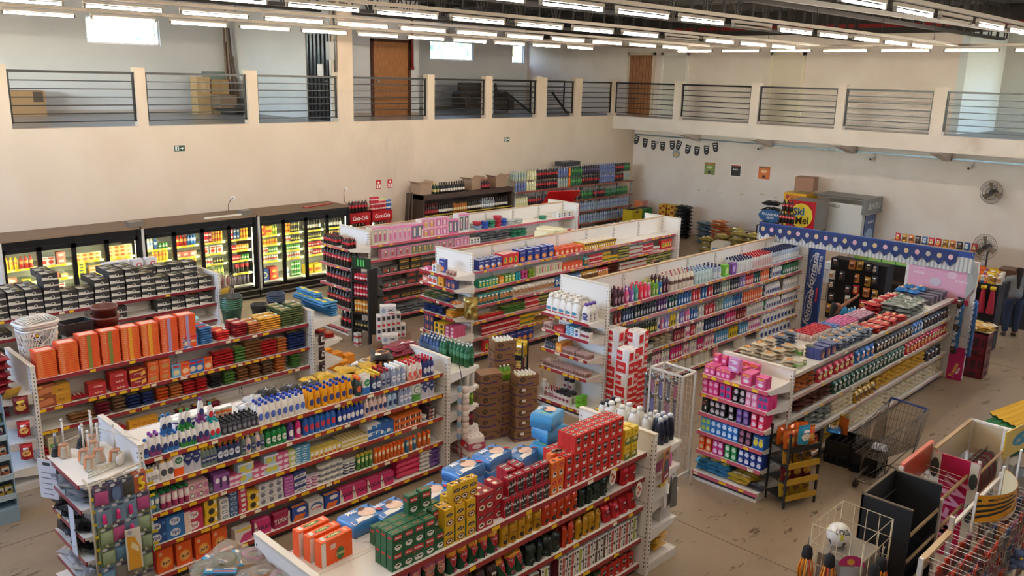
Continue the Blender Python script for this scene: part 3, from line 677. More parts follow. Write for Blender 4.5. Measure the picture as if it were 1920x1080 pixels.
# soda and water
bt('cola2','cola_bottle','large cola bottle with red label','bottle','soda',.053,.33,'#1a0d0c','#161214',label=(.42,.63,'#c4161c'),front=[('t','Cola',.5,.52,.08,W,.3,.5)],n=12)
bt('cola_s','cola_bottle','small cola bottle with red label','bottle','soda',.033,.2,'#1a0d0c','#a01218',label=(.4,.64,'#c4161c'),n=8)
def drink(key,desc,col,lab,cap='#e8e8e8',r=.05,h=.32,kind='soda',name='soda_bottle',n=8,**k):
 bt(key,name,desc,'bottle',kind,r,h,col,cap,label=(.4,.63,lab),n=n,nocap=False,**k)
drink('dr_c','dark cola bottle with red label','#20120f','#b81c24','#b0b0b0',name='cola_bottle')
drink('dr_o','orange soda bottle','#d8701c','#d85a18','#b0b0b0')
drink('dr_g','green soda bottle','#2a5c3a','#3f8a3a','#b0b0b0')
drink('dr_l','pale clear soda bottle','#a9b09c','#8aa0a8','#c0c0c0')
drink('dr_y','pale yellow soda bottle','#d3cf9c','#e0e0b8','#a8b0b0')
drink('dr_u','blue violet water bottle','#6f7aa0','#4a5a94','#b0b0b8',name='water_bottle')
drink('dr_k','dark grape soda bottle','#2b2030','#4a3a5c','#a8a8a8')
drink('dr_w','clear water bottle','#8f9ca8','#6a7aa8','#3a5a9a',name='water_bottle')
drink('teal','blue sports drink bottle','#1f8cc4','#3aa4d0','#c8d8e0',.05,.28)
def wine(key,desc,col,lab,cap,h=.31):
 bt(key,'wine_bottle',desc,'bottle','wine',.038,h,col,cap,label=(.18,.42,lab),n=8,fin='p')
wine('wn_k','dark wine bottle with white label','#171311','#dcd4c4','#2a1512')
wine('wn_g','green wine bottle with gold label','#1d3a24','#c8a860','#c8a040')
wine('wn_r','red wine bottle with red label','#301012','#a02028','#8a1018')
wine('wn_a','amber spirit bottle','#a8621c','#e0c890','#2a1a10')
wine('wn_c','clear spirit bottle','#8c9498','#d8dce0','#b8b8b8')
drink('grn','green glass water bottle','#1b5a35','#3a7a5a','#c8d0c8',.04,.3,n=10)
drink('blu','dark blue water bottle','#2b4472','#4a6a9c','#c8d0d8',.04,.3,n=10)
drink('lime','lime green soda bottle','#5c8a1c','#a0b83a','#e0e8d8',.045,.225)
drink('vino','dark red juice bottle','#4c0a18','#7a1a2c','#b8a8a8',.045,.255)
bt('whtall','tonic_bottle','tall plain white bottle','bottle','capcan',.04,.235,'#cdc8bf','#d8d4cc',front=[('e',.5,.7,.2,.06,'#4a4a58')],n=12)
bt('can_r','drink_can','red drink can','can','can',.031,.12,'#b8182a',None,label=(.3,.6,'#e8c8c0'),n=10)
bt('can_o','drink_can','orange and yellow drink can','can','can',.031,.12,'#d88a2a',None,label=(.3,.6,'#e8d8a0'),n=10)
bt('can_g','drink_can','green drink can','can','can',.03,.12,'#3a8a3c',None,label=(.3,.6,'#d8e0c0'),n=8)
bt('can_w','drink_can','silver white drink can','can','can',.03,.13,'#c8c8c0',None,label=(.3,.6,'#b03030'),n=8)
bt('can_b','drink_can','blue drink can','can','can',.03,.13,'#2a5a9c',None,label=(.3,.6,'#d8d8d8'),n=8)
bt('can_k','drink_can','dark drink can','can','can',.03,.13,'#26282c',None,label=(.3,.6,'#b0a048'),n=8)
bt('can_y','drink_can','golden drink can','can','can',.031,.12,'#d8a81c',None,label=(.3,.6,'#c83a20'),n=8)
bt('can_t','food_can','teal food can','can','can',.037,.08,'#158a94',None,label=(.2,.8,'#1796a6'),n=10)
bt('can_p','food_can','pink food can','can','can',.037,.08,'#b83a78',None,n=10)
bt('can_l','food_can','lime food can','can','can',.037,.08,'#7c9c1c',None,n=10)
# detergents gondola
def det(key,desc,col,cap=W,r=.037,h=.24,kind='flask',lab='#e8e4dc',sy=.7,n=10,name='detergent_bottle',**k):
 bt(key,name,desc,'bottle',kind,r,h,col,cap,front=[('e',.5,.34,.3,.2,lab)],sy=sy,n=n,**k)
det('jugw','white laundry detergent jug','#ebe6df','#ebe6df',.085,.3,'jug','#e9e2dc',.55,14,'detergent_jug',handle=True)
bt('jugd','detergent_jug','white detergent jug with green blue label','jug','jug',.08,.3,'#ebe6df','#f2eee8',front=[('e',.45,.3,.3,.09,'#2c7a9a'),('r',.15,.1,.75,.18,'#c8343a')],sy=.55,n=14,handle=True)
bt('jugp','detergent_jug','white detergent jug with violet cap','jug','jug',.08,.3,'#ebe6df','#5d3f96',front=[('e',.5,.36,.3,.16,'#2b2a6a'),('t','OMO',.5,.36,.07,W,0,.4),('r',.2,.14,.8,.2,'#2b2a6a')],sy=.55,n=14,handle=True)
det('dt_m','dark purple softener bottle','#3a0f24','#5a1430',.045,.28,'soda','#a87a8a',.85)
det('dt_r','red pink jug','#dc2848','#e04a6a',.05,.26,'squeeze','#e88a9a',.8)
det('dt_pk','pink jug','#e25a90','#efc0d0',.045,.25,'squeeze','#f0c8d8',.8)
det('dt_gy','green bottle with yellow cap','#6fa83a','#e8d43a',.037,.25,'soda','#d8e0a0',.85)
det('dt_b','blue bottle with yellow cap','#2f6fb8','#e8d43a',.037,.25,'soda','#e8e0b0',.85)
det('dt_v','violet bottle','#8a5ab0','#9a6ac0',.037,.25,'soda','#d8c8e8',.85)
det('dt_t','teal bottle','#3aa08c','#40a890',.037,.27,'soda','#b8e0d8',.85)
det('dt_wk','cream bottle with dark label and red cap','#d9cfc2','#a8283a',.045,.28,'soda','#5a4a48',.9,bands=None)
bt('cream','cleaner_bottle','cream bottle with brown band and red cap','bottle','soda',.047,.29,'#dcd1c3','#a8283a',label=(.4,.6,'#6a4a44'),n=10)
bt('clr_w','bleach_bottle','clear white bottle with navy cap','bottle','flask',.042,.26,'#cfd4d8','#1f2558',label=(.1,.55,'#e0e0e4'),n=8,sy=.9)
bt('clr_r','bleach_bottle','clear bottle with red cap','bottle','flask',.042,.26,'#d0ccd0','#c42030',label=(.1,.55,'#d8b8c0'),n=8,sy=.9)
bt('clr_b','bleach_bottle','pale blue bottle with navy cap','bottle','flask',.042,.26,'#a8b8d0','#1f2558',label=(.1,.5,'#dfe4ee'),n=8,sy=.9)
bt('clr_c','water_bottle','pale aqua bottle with blue cap','bottle','soda',.04,.25,'#b4cdd0','#1c3a94',label=(.3,.55,'#d0e4e8'),n=8)
bx('pg','refill_pack','green refill pack','packet',.15,.1,.22,'#6fb83a',[('e',.5,.5,.3,.3,'#c8e0a0')],fin='p')
bx('pv','refill_pack','violet refill pack','packet',.15,.1,.22,'#7a4aa0',[('e',.5,.5,.3,.3,'#c8b0e0')],fin='p')
for kk,dd,c1,c2 in(('bk','dark bottle with silver label','#181c28','#20242c'),('db','dark blue bottle','#14244c','#101c3c'),('rdd','dark red bottle','#7a1220','#5a0c18'),('tl','dark teal bottle','#0f4c50','#0c3c40'),('bl','mid blue bottle','#1f5a9c','#1a4c8a'),('rr','bright red bottle','#c02a3c','#a02030'),('gg','green bottle','#1c6a3c','#185a34'),('gyl','dark green bottle with yellow label','#1f2c14','#14180c'),('wn','white and navy bottle','#e0dcd8','#d8d4d0'),('pkk','pink bottle','#d06a98','#d87aa4'),('vio','light violet bottle','#8a7ac0','#9a8ad0'),('yl','yellow bottle','#e3c02a','#d8b01c'),('wht','white bottle','#dedad2','#e8e4dc'),('orr','orange bottle','#e0642c','#e87a3a'),('mag','magenta bottle','#c41c6c','#d83a80'),('sky','light blue bottle','#5a98c8','#6aa8d8'),('gng','grey green bottle','#7c9080','#8aa08c'),('pur','purple bottle','#4a2264','#5a2a78'),('lil','white bottle with pink flower','#e6d4d8','#d87aa0')):
 lab={'bk':'#a8a8b0','gyl':'#c8b83a','wn':'#1f2a68','wht':'#a8a8b8','lil':'#b83a78','yl':'#3a4a2a','orr':'#e8d0b0','rdd':'#c88a7a','rr':'#efc8c0','sky':'#d8e8f4','bl':'#c8d8ec','db':'#8aa0c8'}.get(kk,'#d8d8dc')
 det('b_'+kk,dd,c1,c2,.036,.22,'flask',lab,.75,8,{'wht':'shampoo_bottle','sky':'shampoo_bottle','lil':'shampoo_bottle','yl':'shampoo_bottle','mag':'shampoo_bottle','pkk':'dish_soap_bottle','vio':'dish_soap_bottle','gyl':'dish_soap_bottle','orr':'dish_soap_bottle','bk':'softener_bottle','db':'softener_bottle','tl':'softener_bottle','bl':'softener_bottle','pur':'softener_bottle','wn':'bleach_bottle','rr':'liquid_soap_bottle','rdd':'liquid_soap_bottle','gng':'liquid_soap_bottle','gg':'liquid_soap_bottle'}[kk])
det('b_wn2','large white and navy tub bottle','#e0dcd4','#e6e2da',.075,.27,'jar','#1c2a6a',.9,12,bands=None)
det('gal_w','white plastic canister jug','#d9d5cc','#ded9d0',.085,.27,'jug','#d2cdc2',.7,12,handle=True)
det('gal_p','pink plastic jug','#e08a94','#e08a94',.08,.25,'jug','#e8a0a8',.7,12,handle=True)
det('gal_bk','dark navy softener bottle','#12162c','#c8c8cc',.06,.3,'squeeze','#12162c',.75,14,'softener_bottle',handle=False)
det('gal_wh','large white softener bottle','#dcd8cf','#d8d4cc',.075,.3,'squeeze','#dcd8cf',.75,14,'softener_bottle',handle=True)
det('gal_wn','white softener bottle with navy cap','#dcd8cf','#1c1c2c',.06,.27,'squeeze','#dcd8cf',.75,14,'softener_bottle')
det('gal_sp','medium white softener bottle','#dcd8cf','#d2cec8',.055,.28,'squeeze','#dcd8cf',.75,14,'softener_bottle')
det('gal_rs','rose pink softener jug','#e07cb4','#e07cb4',.06,.27,'squeeze','#c85a98',.75,12,'softener_bottle')
bx('wh_tall','polish_box','white upright pack with black cap','box',.05,.1,.24,'#d8d4cc',[('r',.3,.15,.7,.8,'#8a5a5c'),('e',.5,.93,.3,.05,K)],topcol='#2a2628')
bt('cap_w','floor_polish_bottle','white slim bottle with black cap','bottle','flask',.04,.25,'#d6d2ca','#26242a',label=(.15,.6,'#a86a62'),n=8,sq=4,sy=.8)
bt('cap_g','floor_polish_bottle','white slim bottle with green label','bottle','flask',.04,.25,'#d6d2ca','#26242a',label=(.15,.6,'#4a7a5a'),n=8,sq=4,sy=.8)
bt('pot_b','supplement_jar','white jar with black lid','jar','jar',.055,.16,'#d9cfc6','#1a1a1c',label=(.15,.6,'#dccdc6'),front=[('e',.5,.35,.25,.15,'#8a2a34')],n=14,lid='lid')
bt('pot_r','sauce_bottle','small white bottle with red cap','bottle','flask',.03,.16,'#d9cfc6','#b8182a',label=(.2,.6,'#b87a7c'),n=8)
bt('pot_g','small_jar','lime green lidded pot','jar','tub',.055,.09,'#7cc83a','#6cc02c',n=12,lid='lid')
# cereal etc.
bx('cer_n','cereal_box','navy biscuit box with cookie picture','box',.155,.07,.24,'#1b2a80',[('e',.5,.28,.4,.22,'#d8702c'),('e',.4,.3,.16,.1,'#f0b060'),('e',.62,.2,.16,.1,'#e89a4a'),('t','Bauducco',.5,.8,.09,W,.1,.85)],top=[('r',.05,.2,.95,.8,'#c8d0e8')])
bx('cer_nl','cereal_box','navy biscuit box with cookie picture','box',.14,.07,.19,'#1b2a80',[('e',.55,.24,.4,.2,'#d8702c'),('e',.4,.4,.3,.16,'#e8e0d8'),('t','Bauducco',.5,.8,.1,W,.1,.85)],top=[('r',.05,.2,.95,.8,'#b8c4dc')])
bx('cer_r','cereal_box','red snack box with green picture','box',.15,.07,.22,'#c81a20',[('e',.5,.45,.3,.3,'#f0a01c'),('e',.45,.5,.16,.2,'#3a8a3c'),('r',.2,.1,.8,.2,'#6a0c14')],top=[('r',.05,.2,.95,.8,'#efd8d0')])
bx('toy_or','candy_box','orange candy display box','box',.12,.14,.13,'#e0421c',[('e',.5,.35,.3,.26,'#f4c9a8')],top=[('r',.1,.1,.9,.9,'#e8603a')])
bx('flask_y','syrup_bottle','yellow and black carton with white cap','box',.06,.06,.15,'#e0a81c',[('r',0,.6,1,.85,'#26221a'),('e',.5,.3,.3,.15,W)],topcol='#f2efe8')
bx('tea_g','tea_box','teal green tea box','box',.075,.14,.14,'#1c8a68',[('e',.5,.4,.36,.24,'#c8b83a'),('r',.1,.75,.9,.92,W)],top=[('r',.3,.1,.7,.9,'#58b898')])
bx('tea_l','tea_box','light green tea box','box',.075,.14,.14,'#5aa03a',[('e',.5,.4,.36,.24,'#e8d86a'),('r',.1,.75,.9,.92,W)],top=[('r',.3,.1,.7,.9,'#98c878')])
bx('tea_o','tea_box','orange tea box','box',.12,.14,.14,'#e8821c',[('e',.5,.4,.36,.24,'#f0c060')],top=[('r',.1,.1,.9,.9,'#f0a04a')])
bx('rolls_c','wafer_tube','cream wafer tube pack','packet',.07,.1,.19,'#e3dac4',[('r',.2,.25,.8,.9,'#d8a08a'),('r',.3,.3,.7,.5,'#a8b83a')])
bx('rolls_g','wafer_tube','cream and green wafer tube pack','packet',.07,.1,.19,'#e3dac4',[('r',.2,.25,.8,.9,'#8ab06a')])
bx('rolls_r','wafer_tube','cream and red wafer tube pack','packet',.07,.1,.19,'#e3dac4',[('r',.2,.25,.8,.9,'#b83a3c')])
def sbag(key,desc,col,c2,c3=W,w=.14,h=.2,t=.07,name='snack_bag',fin='f',wr=.12):
 bg(key,name,desc,'bag',w,h,t,col,[('e',.5,.45,.36,.24,c2),('r',.25,.72,.75,.84,c3)],[],stand=True,fin=fin,wr=wr,n=6,nv=2)
def lbag(key,desc,col,c2,w=.2,h=.24,t=.07,name='snack_bag',c3=W,fin='f'):
 bg(key,name,desc,'bag',w,h,t,col,[('e',.5,.5,.34,.26,c2),('r',.3,.78,.7,.88,c3)],[],lie=True,fin=fin,wr=.12,n=6,nv=2)
sbag('s_t','teal and brown nut bag','#1f6a6c','#b8703a',name='nut_bag')
sbag('s_o','orange and brown snack bag','#d0702c','#5a2c14')
sbag('s_w','white and silver snack bag','#c9c4bc','#a86a3a',name='nut_bag')
sbag('s_bl','blue snack bag','#2a5a9c','#c8d0e0',name='cookie_bag')
sbag('s_r','red biscuit bag','#b41c24','#e8a04a',name='biscuit_bag')
sbag('s_g','gold snack bag','#b8801c','#5a3412')
sbag('s_gn','dark green noodle bag','#1c3f2a','#a8a89c',name='noodle_bag')
sbag('s_kb','black and cream noodle bag','#1c1c22','#c0a488',name='noodle_bag')
sbag('s_bu','bright blue bag','#1f5fae','#d8a08a',name='cookie_bag')
sbag('s_rw','red and gold bag','#c02030','#e0c078','#efe0c0',.15,.2,name='biscuit_bag')
sbag('s_db','dark brown blue bag','#22222c','#5a3a2c',name='cookie_bag')
sbag('s_or','orange chip bag','#e0601c','#f0a03a','#c82a1c',.18,.24,.08,name='chip_bag')
sbag('s_bb','sky blue chip bag','#2a98c8','#e8e0c8',W,.18,.24,.08,name='chip_bag')
sbag('s_ml','yellow chip bag','#d8ac2c','#8a5a1c',W,.18,.24,.08,name='chip_bag')
sbag('s_mr','maroon chip bag','#6a1a1c','#e0a03a','#e8c83a',.17,.22,.08,name='chip_bag')
lbag('l_go','golden pasta bag','#c89a34','#e8cc72',name='pasta_bag',fin='p')
lbag('l_cr','cream pasta bag','#d8c8a4','#a8804a',name='pasta_bag',fin='p')
lbag('l_rd','red flat snack bag','#a81c22','#e0a88a')
lbag('l_sv','silver and green flat packet','#8a9088','#3f5a44')
lbag('l_gb','grey blue noodle packet','#5f6c80','#c88a4a',.16,.18,.045,'noodle_packet')
lbag('l_bg','beige grated cheese packet','#cbb898','#d88a3a',.16,.18,.05,'cheese_packet')
lbag('l_or','orange brown snack bag','#b8602c','#6a2c18')
lbag('l_br','brown and red packet','#5a2c22','#b84a3a')
lbag('l_dk','black and gold packet','#241f1c','#b08a3a')
lbag('l_rs','long red stick packet','#b8241e','#e0a078',.26,.1,.035,'spaghetti_packet')
lbag('l_bw','light blue and yellow cookie pack','#3a86b8','#e0c84a',.2,.17,.055,'pad_packet')
lbag('l_yw','yellow cookie pack','#e0b83a','#efe0a0',.2,.17,.055,'pad_packet')
lbag('l_kk','black wipes pack','#1c1c20','#4a4a50',.16,.14,.05,'wipes_packet')
lbag('l_bu','blue paper pack','#1c64ae','#d8b090',.22,.2,.1,'paper_pack')
lbag('l_clr','clear bag of plastic goods','#8a8f96','#b8b8c0',.24,.2,.06,'goods_bag')
lbag('l_rb','dark red bean bag','#7a1420','#b84a3a',.24,.3,.1,'bean_bag')
bt('tub_c','cup_noodle','green and cream noodle cup','cup','tub',.05,.1,'#7fc05a','#d8cbb4',label=(.55,.8,'#d8cdb0'),n=12,lid='lid')
bt('tub_c2','cup_noodle','pale noodle cup','cup','tub',.05,.1,'#d6cdb4','#c8bca4',label=(.2,.5,'#7fb05a'),n=12,lid='lid')
bt('bowl_k','noodle_bowl','black and gold noodle bowl','bowl','tub',.065,.055,'#1f2218','#2a2a20',label=(.3,.7,'#a8984a'),n=14,lid='lid')
bt('yak_r','yoghurt_bottle','small white tube with red cap','bottle','capcan',.022,.13,'#dfc9c2','#c02030',n=8)
bt('yak_p','yoghurt_bottle','small pink tube with pink cap','bottle','capcan',.022,.13,'#e0b8c0','#d06a94',n=8)
bt('yak_b','yoghurt_bottle','small white tube with blue cap','bottle','capcan',.022,.13,'#d4d4da','#5a7ab0',n=8)
bt('yak_k','yoghurt_bottle','small dark purple bottle','bottle','capcan',.022,.13,'#3a1a2c','#c090a0',n=8)
bt('sauce_y','mustard_bottle','yellow sauce bottle with red cap','bottle','squeeze',.03,.2,'#e3a81c','#c8301c',n=8)
bt('sauce_o','sauce_jar','orange topped jar','jar','jar',.035,.12,'#d8cfa0','#e8701c',n=8)
bt('sauce_g','sauce_jar','olive jar with green lid','jar','jar',.035,.12,'#c8b878','#3a7a3c',n=8)
bx('pads_p','pad_box','pink pad box with orange band','box',.14,.07,.155,'#cf2f72',[('r',.12,.76,.88,.92,'#ee8a2a'),('e',.5,.38,.36,.22,'#e98ab8'),('e',.5,.36,.22,.12,W),('r',.2,.62,.8,.7,'#f0b0cc')],topcol='#de4f86',side=[('r',.2,.2,.8,.8,'#b82460')])
bx('pads_s','pad_box','small pink pad box','box',.075,.07,.12,'#cf2f72',[('r',.12,.8,.88,.94,'#ee8a2a'),('e',.5,.4,.3,.2,'#f0b0cc')],topcol='#de4f86')
bx('pads_l','pad_box','lilac pink pad box','box',.15,.09,.085,'#d070b0',[('e',.6,.5,.25,.3,'#e8d0ea'),('r',.1,.6,.5,.8,'#f0e0f0')],top=[('e',.5,.5,.3,.3,'#9a8ad0')])
def pk(key,desc,col,c2,w=.075,d=.075,h=.095,name='pad_pack',fin='p'):
 bx(key,name,desc,'packet',w,d,h,col,[('e',.5,.5,.4,.28,c2),('r',.2,.8,.8,.9,c2)],fin=fin)
pk('q_pk','pink pad pack','#d82f78','#f09ac0');pk('q_pn','pink pad pack with navy patch','#d82f78','#2c4a7c');pk('q_k','black pad pack','#17151a','#c8b8c0');pk('q_lp','light pink pad pack','#dd7fa6','#f0c0d4')
pk('q_pu','purple pad pack','#4f3276','#8a70b0');pk('q_hr','hot pink pad pack','#dc2f5c','#f5d0dc');pk('q_b','blue pad pack','#1f6cba','#d0e4f4');pk('q_g','blue pad pack with green label','#4a9ac8','#a8cc4a')
pk('q_dm','dark plum pad pack','#34172f','#a0607a');pk('q_by','blue box with yellow band','#1c5aa8','#e8d02a',.08,.07,.17);pk('q_o','orange pad pack','#e85a1c','#f8c8a0');pk('q_m','magenta pad pack','#c8307c','#f0c0d8')
pk('q_gr','green pad pack','#1c8a44','#c8e8cc');pk('q_n','navy blue pad pack','#17358c','#dfe6f4')
bx('q_kb','tampon_box','tall black box with white cat shape','box',.09,.07,.19,'#121114',[('e',.6,.35,.14,.16,W),('e',.4,.65,.22,.08,'#b0344a'),('r',.3,.84,.8,.88,'#d8a85a')])
bx('bx_bl','wafer_box','navy blue snack carton','box',.13,.1,.16,'#1f2458',[('r',.2,.2,.35,.8,'#c84a3a'),('e',.7,.4,.2,.3,'#d88a4a')],topcol='#3a3f70')
bx('bx_dg','sweet_box','dark grey sweet box','box',.14,.2,.07,'#3a3844',[('r',.3,.2,.5,.8,'#a8485a')],topcol='#5a5664')
# toys
def toy(key,desc,w,d,h,col,win,c3,name='doll_box'):
 bx(key,name,desc,'toy',w,d,h,col,[('r',.14,.12,.86,.86,win),('e',.5,.68,.15,.1,'#e8c0a0'),('r',.38,.2,.62,.6,c3),('r',0,.9,1,1,'#e87ab0')],topcol='#d8b0c0')
toy('doll1','cream doll box with clear window',.17,.1,.36,'#d8cbb0','#a89a94','#c03a6a')
toy('doll2','pink doll box with clear window',.17,.1,.34,'#dc8fae','#c8a0b0','#d85a8c')
toy('doll3','teal and pink toy box',.2,.1,.33,'#c84a80','#4a5a6a','#e8d8d0','toy_box')
toy('doll4','cream and pink tea set box',.24,.1,.2,'#d8c8b8','#c86a80','#d8b040','toy_box')
toy('doll5','light pink make up box',.22,.1,.2,'#e0a8b4','#c05a94','#e8d8e0','toy_box')
toy('doll6','white frame doll box',.16,.1,.42,'#dcd6d0','#4a5058','#d89aa8')
bx('car1','toy_car_box','black toy car box with red car','toy',.3,.12,.14,'#211c1c',[('r',.08,.15,.92,.75,'#4a3c38'),('p',[(.15,.25),(.85,.25),(.8,.5),(.6,.65),(.35,.62)],'#b8341c')],topcol='#3a3230')
bx('car2','toy_car_box','black toy car box with yellow bus','toy',.28,.12,.14,'#26201c',[('r',.1,.3,.9,.65,'#c8941c'),('r',.15,.45,.85,.6,'#2a2c30')],topcol='#4a403a')
bx('car3','toy_car_box','dark toy truck box','toy',.24,.12,.15,'#2b2624',[('r',.1,.15,.9,.85,'#5a5450'),('r',.2,.25,.6,.6,'#a8382c'),('r',.62,.25,.8,.5,'#d8d0c0')],topcol='#3a3430')
toy('clr1','clear fronted pink toy box',.2,.12,.2,'#d87a9c','#9a8488','#b8404c','toy_box')
toy('clr2','clear fronted green toy box',.18,.12,.2,'#7a9c7c','#6a6058','#c8a03a','toy_box')
for kk,dd,cc in(('b','blue plastic food tub','#2c50b0'),('r','red plastic food tub','#b01c34'),('g','green plastic food tub','#1f7a5a'),('l','light blue plastic food tub','#7a94b8')):
 bt('tp_'+kk,'food_tub',dd,'tub','tub',.1,.085,cc,cc,n=16,lid='lid')
bt('tp_w','food_tub','clear plastic food tub','tub','tub',.13,.1,'#b8bcb8','#a8b0b0',n=16,lid='lid')
bg('foam','foam_tray_pack','cream foam tray pack','packet',.5,.4,.16,'#e8e0c0',[],lie=True,fin='p',crimp=False,wr=.04,nv=1,boxy=8)
bx('foam2','paper_cup_pack','tall cream foam plate pack','packet',.3,.3,.38,'#e6dfbb',[],fin='p')
bx('mugbox','mug_box','white mug box with window','box',.12,.1,.14,'#e2ded6',[('r',.3,.55,.7,.85,'#2a2a2c'),('e',.5,.3,.25,.18,'#3a5a9c')],topcol='#d8d4cc')
bx('mugbox_r','mug_box','white and red mug box','box',.12,.1,.14,'#e2ded6',[('r',.1,.2,.9,.7,'#c8342c'),('r',.3,.75,.7,.9,'#2a2a2c')],topcol='#d8d4cc')
# fridge
bx('marg','margarine_tub','cream margarine tub','tub',.13,.1,.08,'#e8d87a',[('e',.5,.5,.34,.3,'#d86a2a'),('r',0,.85,1,1,'#f0e8b0')],topcol='#efe6c0')
bx('marg_o','margarine_tub','orange and white margarine tub','tub',.13,.1,.08,'#e0a04a',[('r',.1,.2,.9,.6,'#efe6d0')],topcol='#e8d8b0')
bx('ham','cold_cut_pack','pink cold cut pack','packet',.16,.1,.12,'#c86a5a',[('r',.2,.3,.8,.7,'#e8d0c0')])
bx('ham_w','yoghurt_pack','white and red yoghurt pack','packet',.14,.1,.17,'#e0dad2',[('e',.5,.4,.34,.24,'#c8281c'),('r',.1,.75,.9,.9,'#c8281c')])
bx('cheese','cheese_block','yellow cheese pack','packet',.15,.1,.06,'#e3c83a',[('r',.2,.2,.7,.7,'#3a5a2c')])
bx('beer_r','beer_pack','red and gold beer carton','carton',.2,.2,.3,'#a8241c',[('e',.5,.25,.3,.12,'#c8a02c'),('e',.5,.7,.3,.12,'#c8a02c')])
bx('beer_b','beer_pack','navy beer carton with round badge','carton',.22,.2,.28,'#1a3070',[('e',.5,.5,.34,.25,'#c8b870'),('e',.5,.5,.24,.18,'#1a3070')])
bx('beer_y','beer_pack','yellow beer carton','carton',.2,.2,.22,'#e0b41c',[('r',.1,.3,.9,.6,'#c83a1c')])
for kk,dd,cc,ll in(('jr','red juice carton bottle','#b8241c','#e8a03a'),('jy','yellow juice bottle','#e0b02a','#e8702a'),('jg','green juice bottle','#7c9a2c','#e8d85a'),('jb','blue milk bottle','#2f6ab0','#d8e0ec'),('jw','white milk bottle','#dcd8d0','#6a8ab8')):
 drink(kk,dd,cc,ll,cc,.037,.24,'flask','juice_bottle',8)
# big floor stock
rolls('neve','toilet_roll_pack','red and white toilet roll pack','toilet paper',.25,.25,.2,[('r',.04,.15,.45,.8,'#d8181c'),('r',.6,.0,1,1,'#d8181c'),('p',[(.58,0),(1,0),(1,.3),(.58,.15)],'#f0c8c0'),('t','Neve',.8,.55,.34,W,.3,.36)],[('r',.04,.1,.5,.85,'#d8181c'),('t','Neve',.27,.5,.3,W,.3,.42),('r',.66,0,1,1,'#e6e0da')])
rolls('tpk','toilet_roll_pack','pink banded toilet roll pack','toilet paper',.25,.25,.2,[('r',0,.12,1,.62,'#b83a5c'),('e',.5,.38,.3,.18,'#e8d4d8')],[('r',0,.12,1,.62,'#b83a5c'),('e',.5,.38,.3,.18,'#e8d4d8')],'#dccfca')
bx('brown','shipping_box','brown carton with violet wave print','box',.335,.25,.165,'#7a5236',[('p',[(.0,.3),(.3,.1),(.75,.22),(.75,.38),(.35,.24),(.0,.42)],'#3a2a4c'),('p',[(.5,.1),(.75,.1),(.75,.2),(.6,.2)],'#8a3a48'),('e',.26,.66,.13,.22,'#2c1d16'),('e',.27,.66,.08,.14,'#5a3c28'),('r',.46,.72,.9,.78,'#3c281c'),('e',.9,.55,.05,.1,'#3c281c')],side=[('p',[(.0,.3),(.3,.1),(1,.22),(1,.38),(.35,.24),(.0,.42)],'#3a2a4c'),('e',.4,.66,.14,.22,'#2c1d16'),('e',.41,.66,.08,.14,'#5a3c28')],top=[('r',.48,0,.52,1,'#8a6a4a')])
bx('brownw','shipping_box','brown carton with white price label','box',.335,.25,.165,'#7a5236',[('p',[(.0,.3),(.3,.1),(.75,.22),(.75,.38),(.35,.24),(.0,.42)],'#3a2a4c'),('p',[(.5,.1),(.75,.1),(.75,.2),(.6,.2)],'#8a3a48'),('e',.26,.66,.13,.22,'#2c1d16'),('e',.27,.66,.08,.14,'#5a3c28'),('r',.46,.72,.9,.78,'#3c281c'),('r',.28,.62,.44,.86,'#e8e2d8'),('e',.9,.55,.05,.1,'#3c281c')],side=[('p',[(.0,.3),(.3,.1),(1,.22),(1,.38),(.35,.24),(.0,.42)],'#3a2a4c'),('e',.4,.66,.14,.22,'#2c1d16'),('e',.41,.66,.08,.14,'#5a3c28')],top=[('r',.48,0,.52,1,'#8a6a4a')])
def openbox(i):
 b=MB();w,d,h=.335,.25,.165;m=mat('#7a5236','c')
 for a in((-w/2,-d/2,-w/2+.008,d/2),(w/2-.008,-d/2,w/2,d/2),(-w/2,-d/2,w/2,-d/2+.008),(-w/2,d/2-.008,w/2,d/2)):b.box(a[0],a[1],0,a[2],a[3],h,m)
 b.box(-w/2,-d/2,0,w/2,d/2,.01,m)
 b.deco(flat(d=d),[('p',[(.0,.3),(.3,.1),(.75,.22),(.75,.38),(.35,.24),(.0,.42)],'#3a2a4c'),('e',.26,.66,.13,.22,'#2c1d16'),('e',.27,.66,.08,.14,'#5a3c28'),('r',.46,.72,.9,.78,'#3c281c')],w,h)
 c=MB()
 for x in range(5):
  for y in range(4):c.lathe([(.024,.02),(.024,.12),(.012,.15),(.012,h+.02)],['#d8c46a','#d8c46a','#e8e8e8'],8,c=(-.115+x*.0575,-.088+y*.0587))
 return[('shipping_box',b.mesh('shipping_box')),('bottle_tops',c.mesh('bottle_tops'))]
reg('browno','shipping_box','open brown carton full of capped bottles','box',.335,.25,.165,openbox)
bx('omo_w','powder_box','white washing powder box with red spots','box',.09,.2,.24,'#dfd8d0',[('r',.2,.6,.8,.9,'#26202a'),('r',.2,.1,.8,.3,'#c8242c')],topcol='#e6e0d8')
bx('omo_w2','powder_box','wide white washing powder box','box',.3,.2,.17,'#dfd8d0',[('e',.22,.5,.14,.3,'#8a98a8'),('t','OMO',.65,.55,.3,'#2a2028',0,.5),('r',.5,.1,.9,.2,'#c8242c')],topcol='#e6e0d8')
bx('obox','chocolate_box','orange yellow flat chocolate box','box',.19,.17,.033,'#ee8c12',[('r',0,.3,1,.5,'#c8601c')],top=[('r',.1,.15,.9,.85,'#f09a2c'),('t','Bis',.5,.5,.3,'#c83a12',.2,.6)])
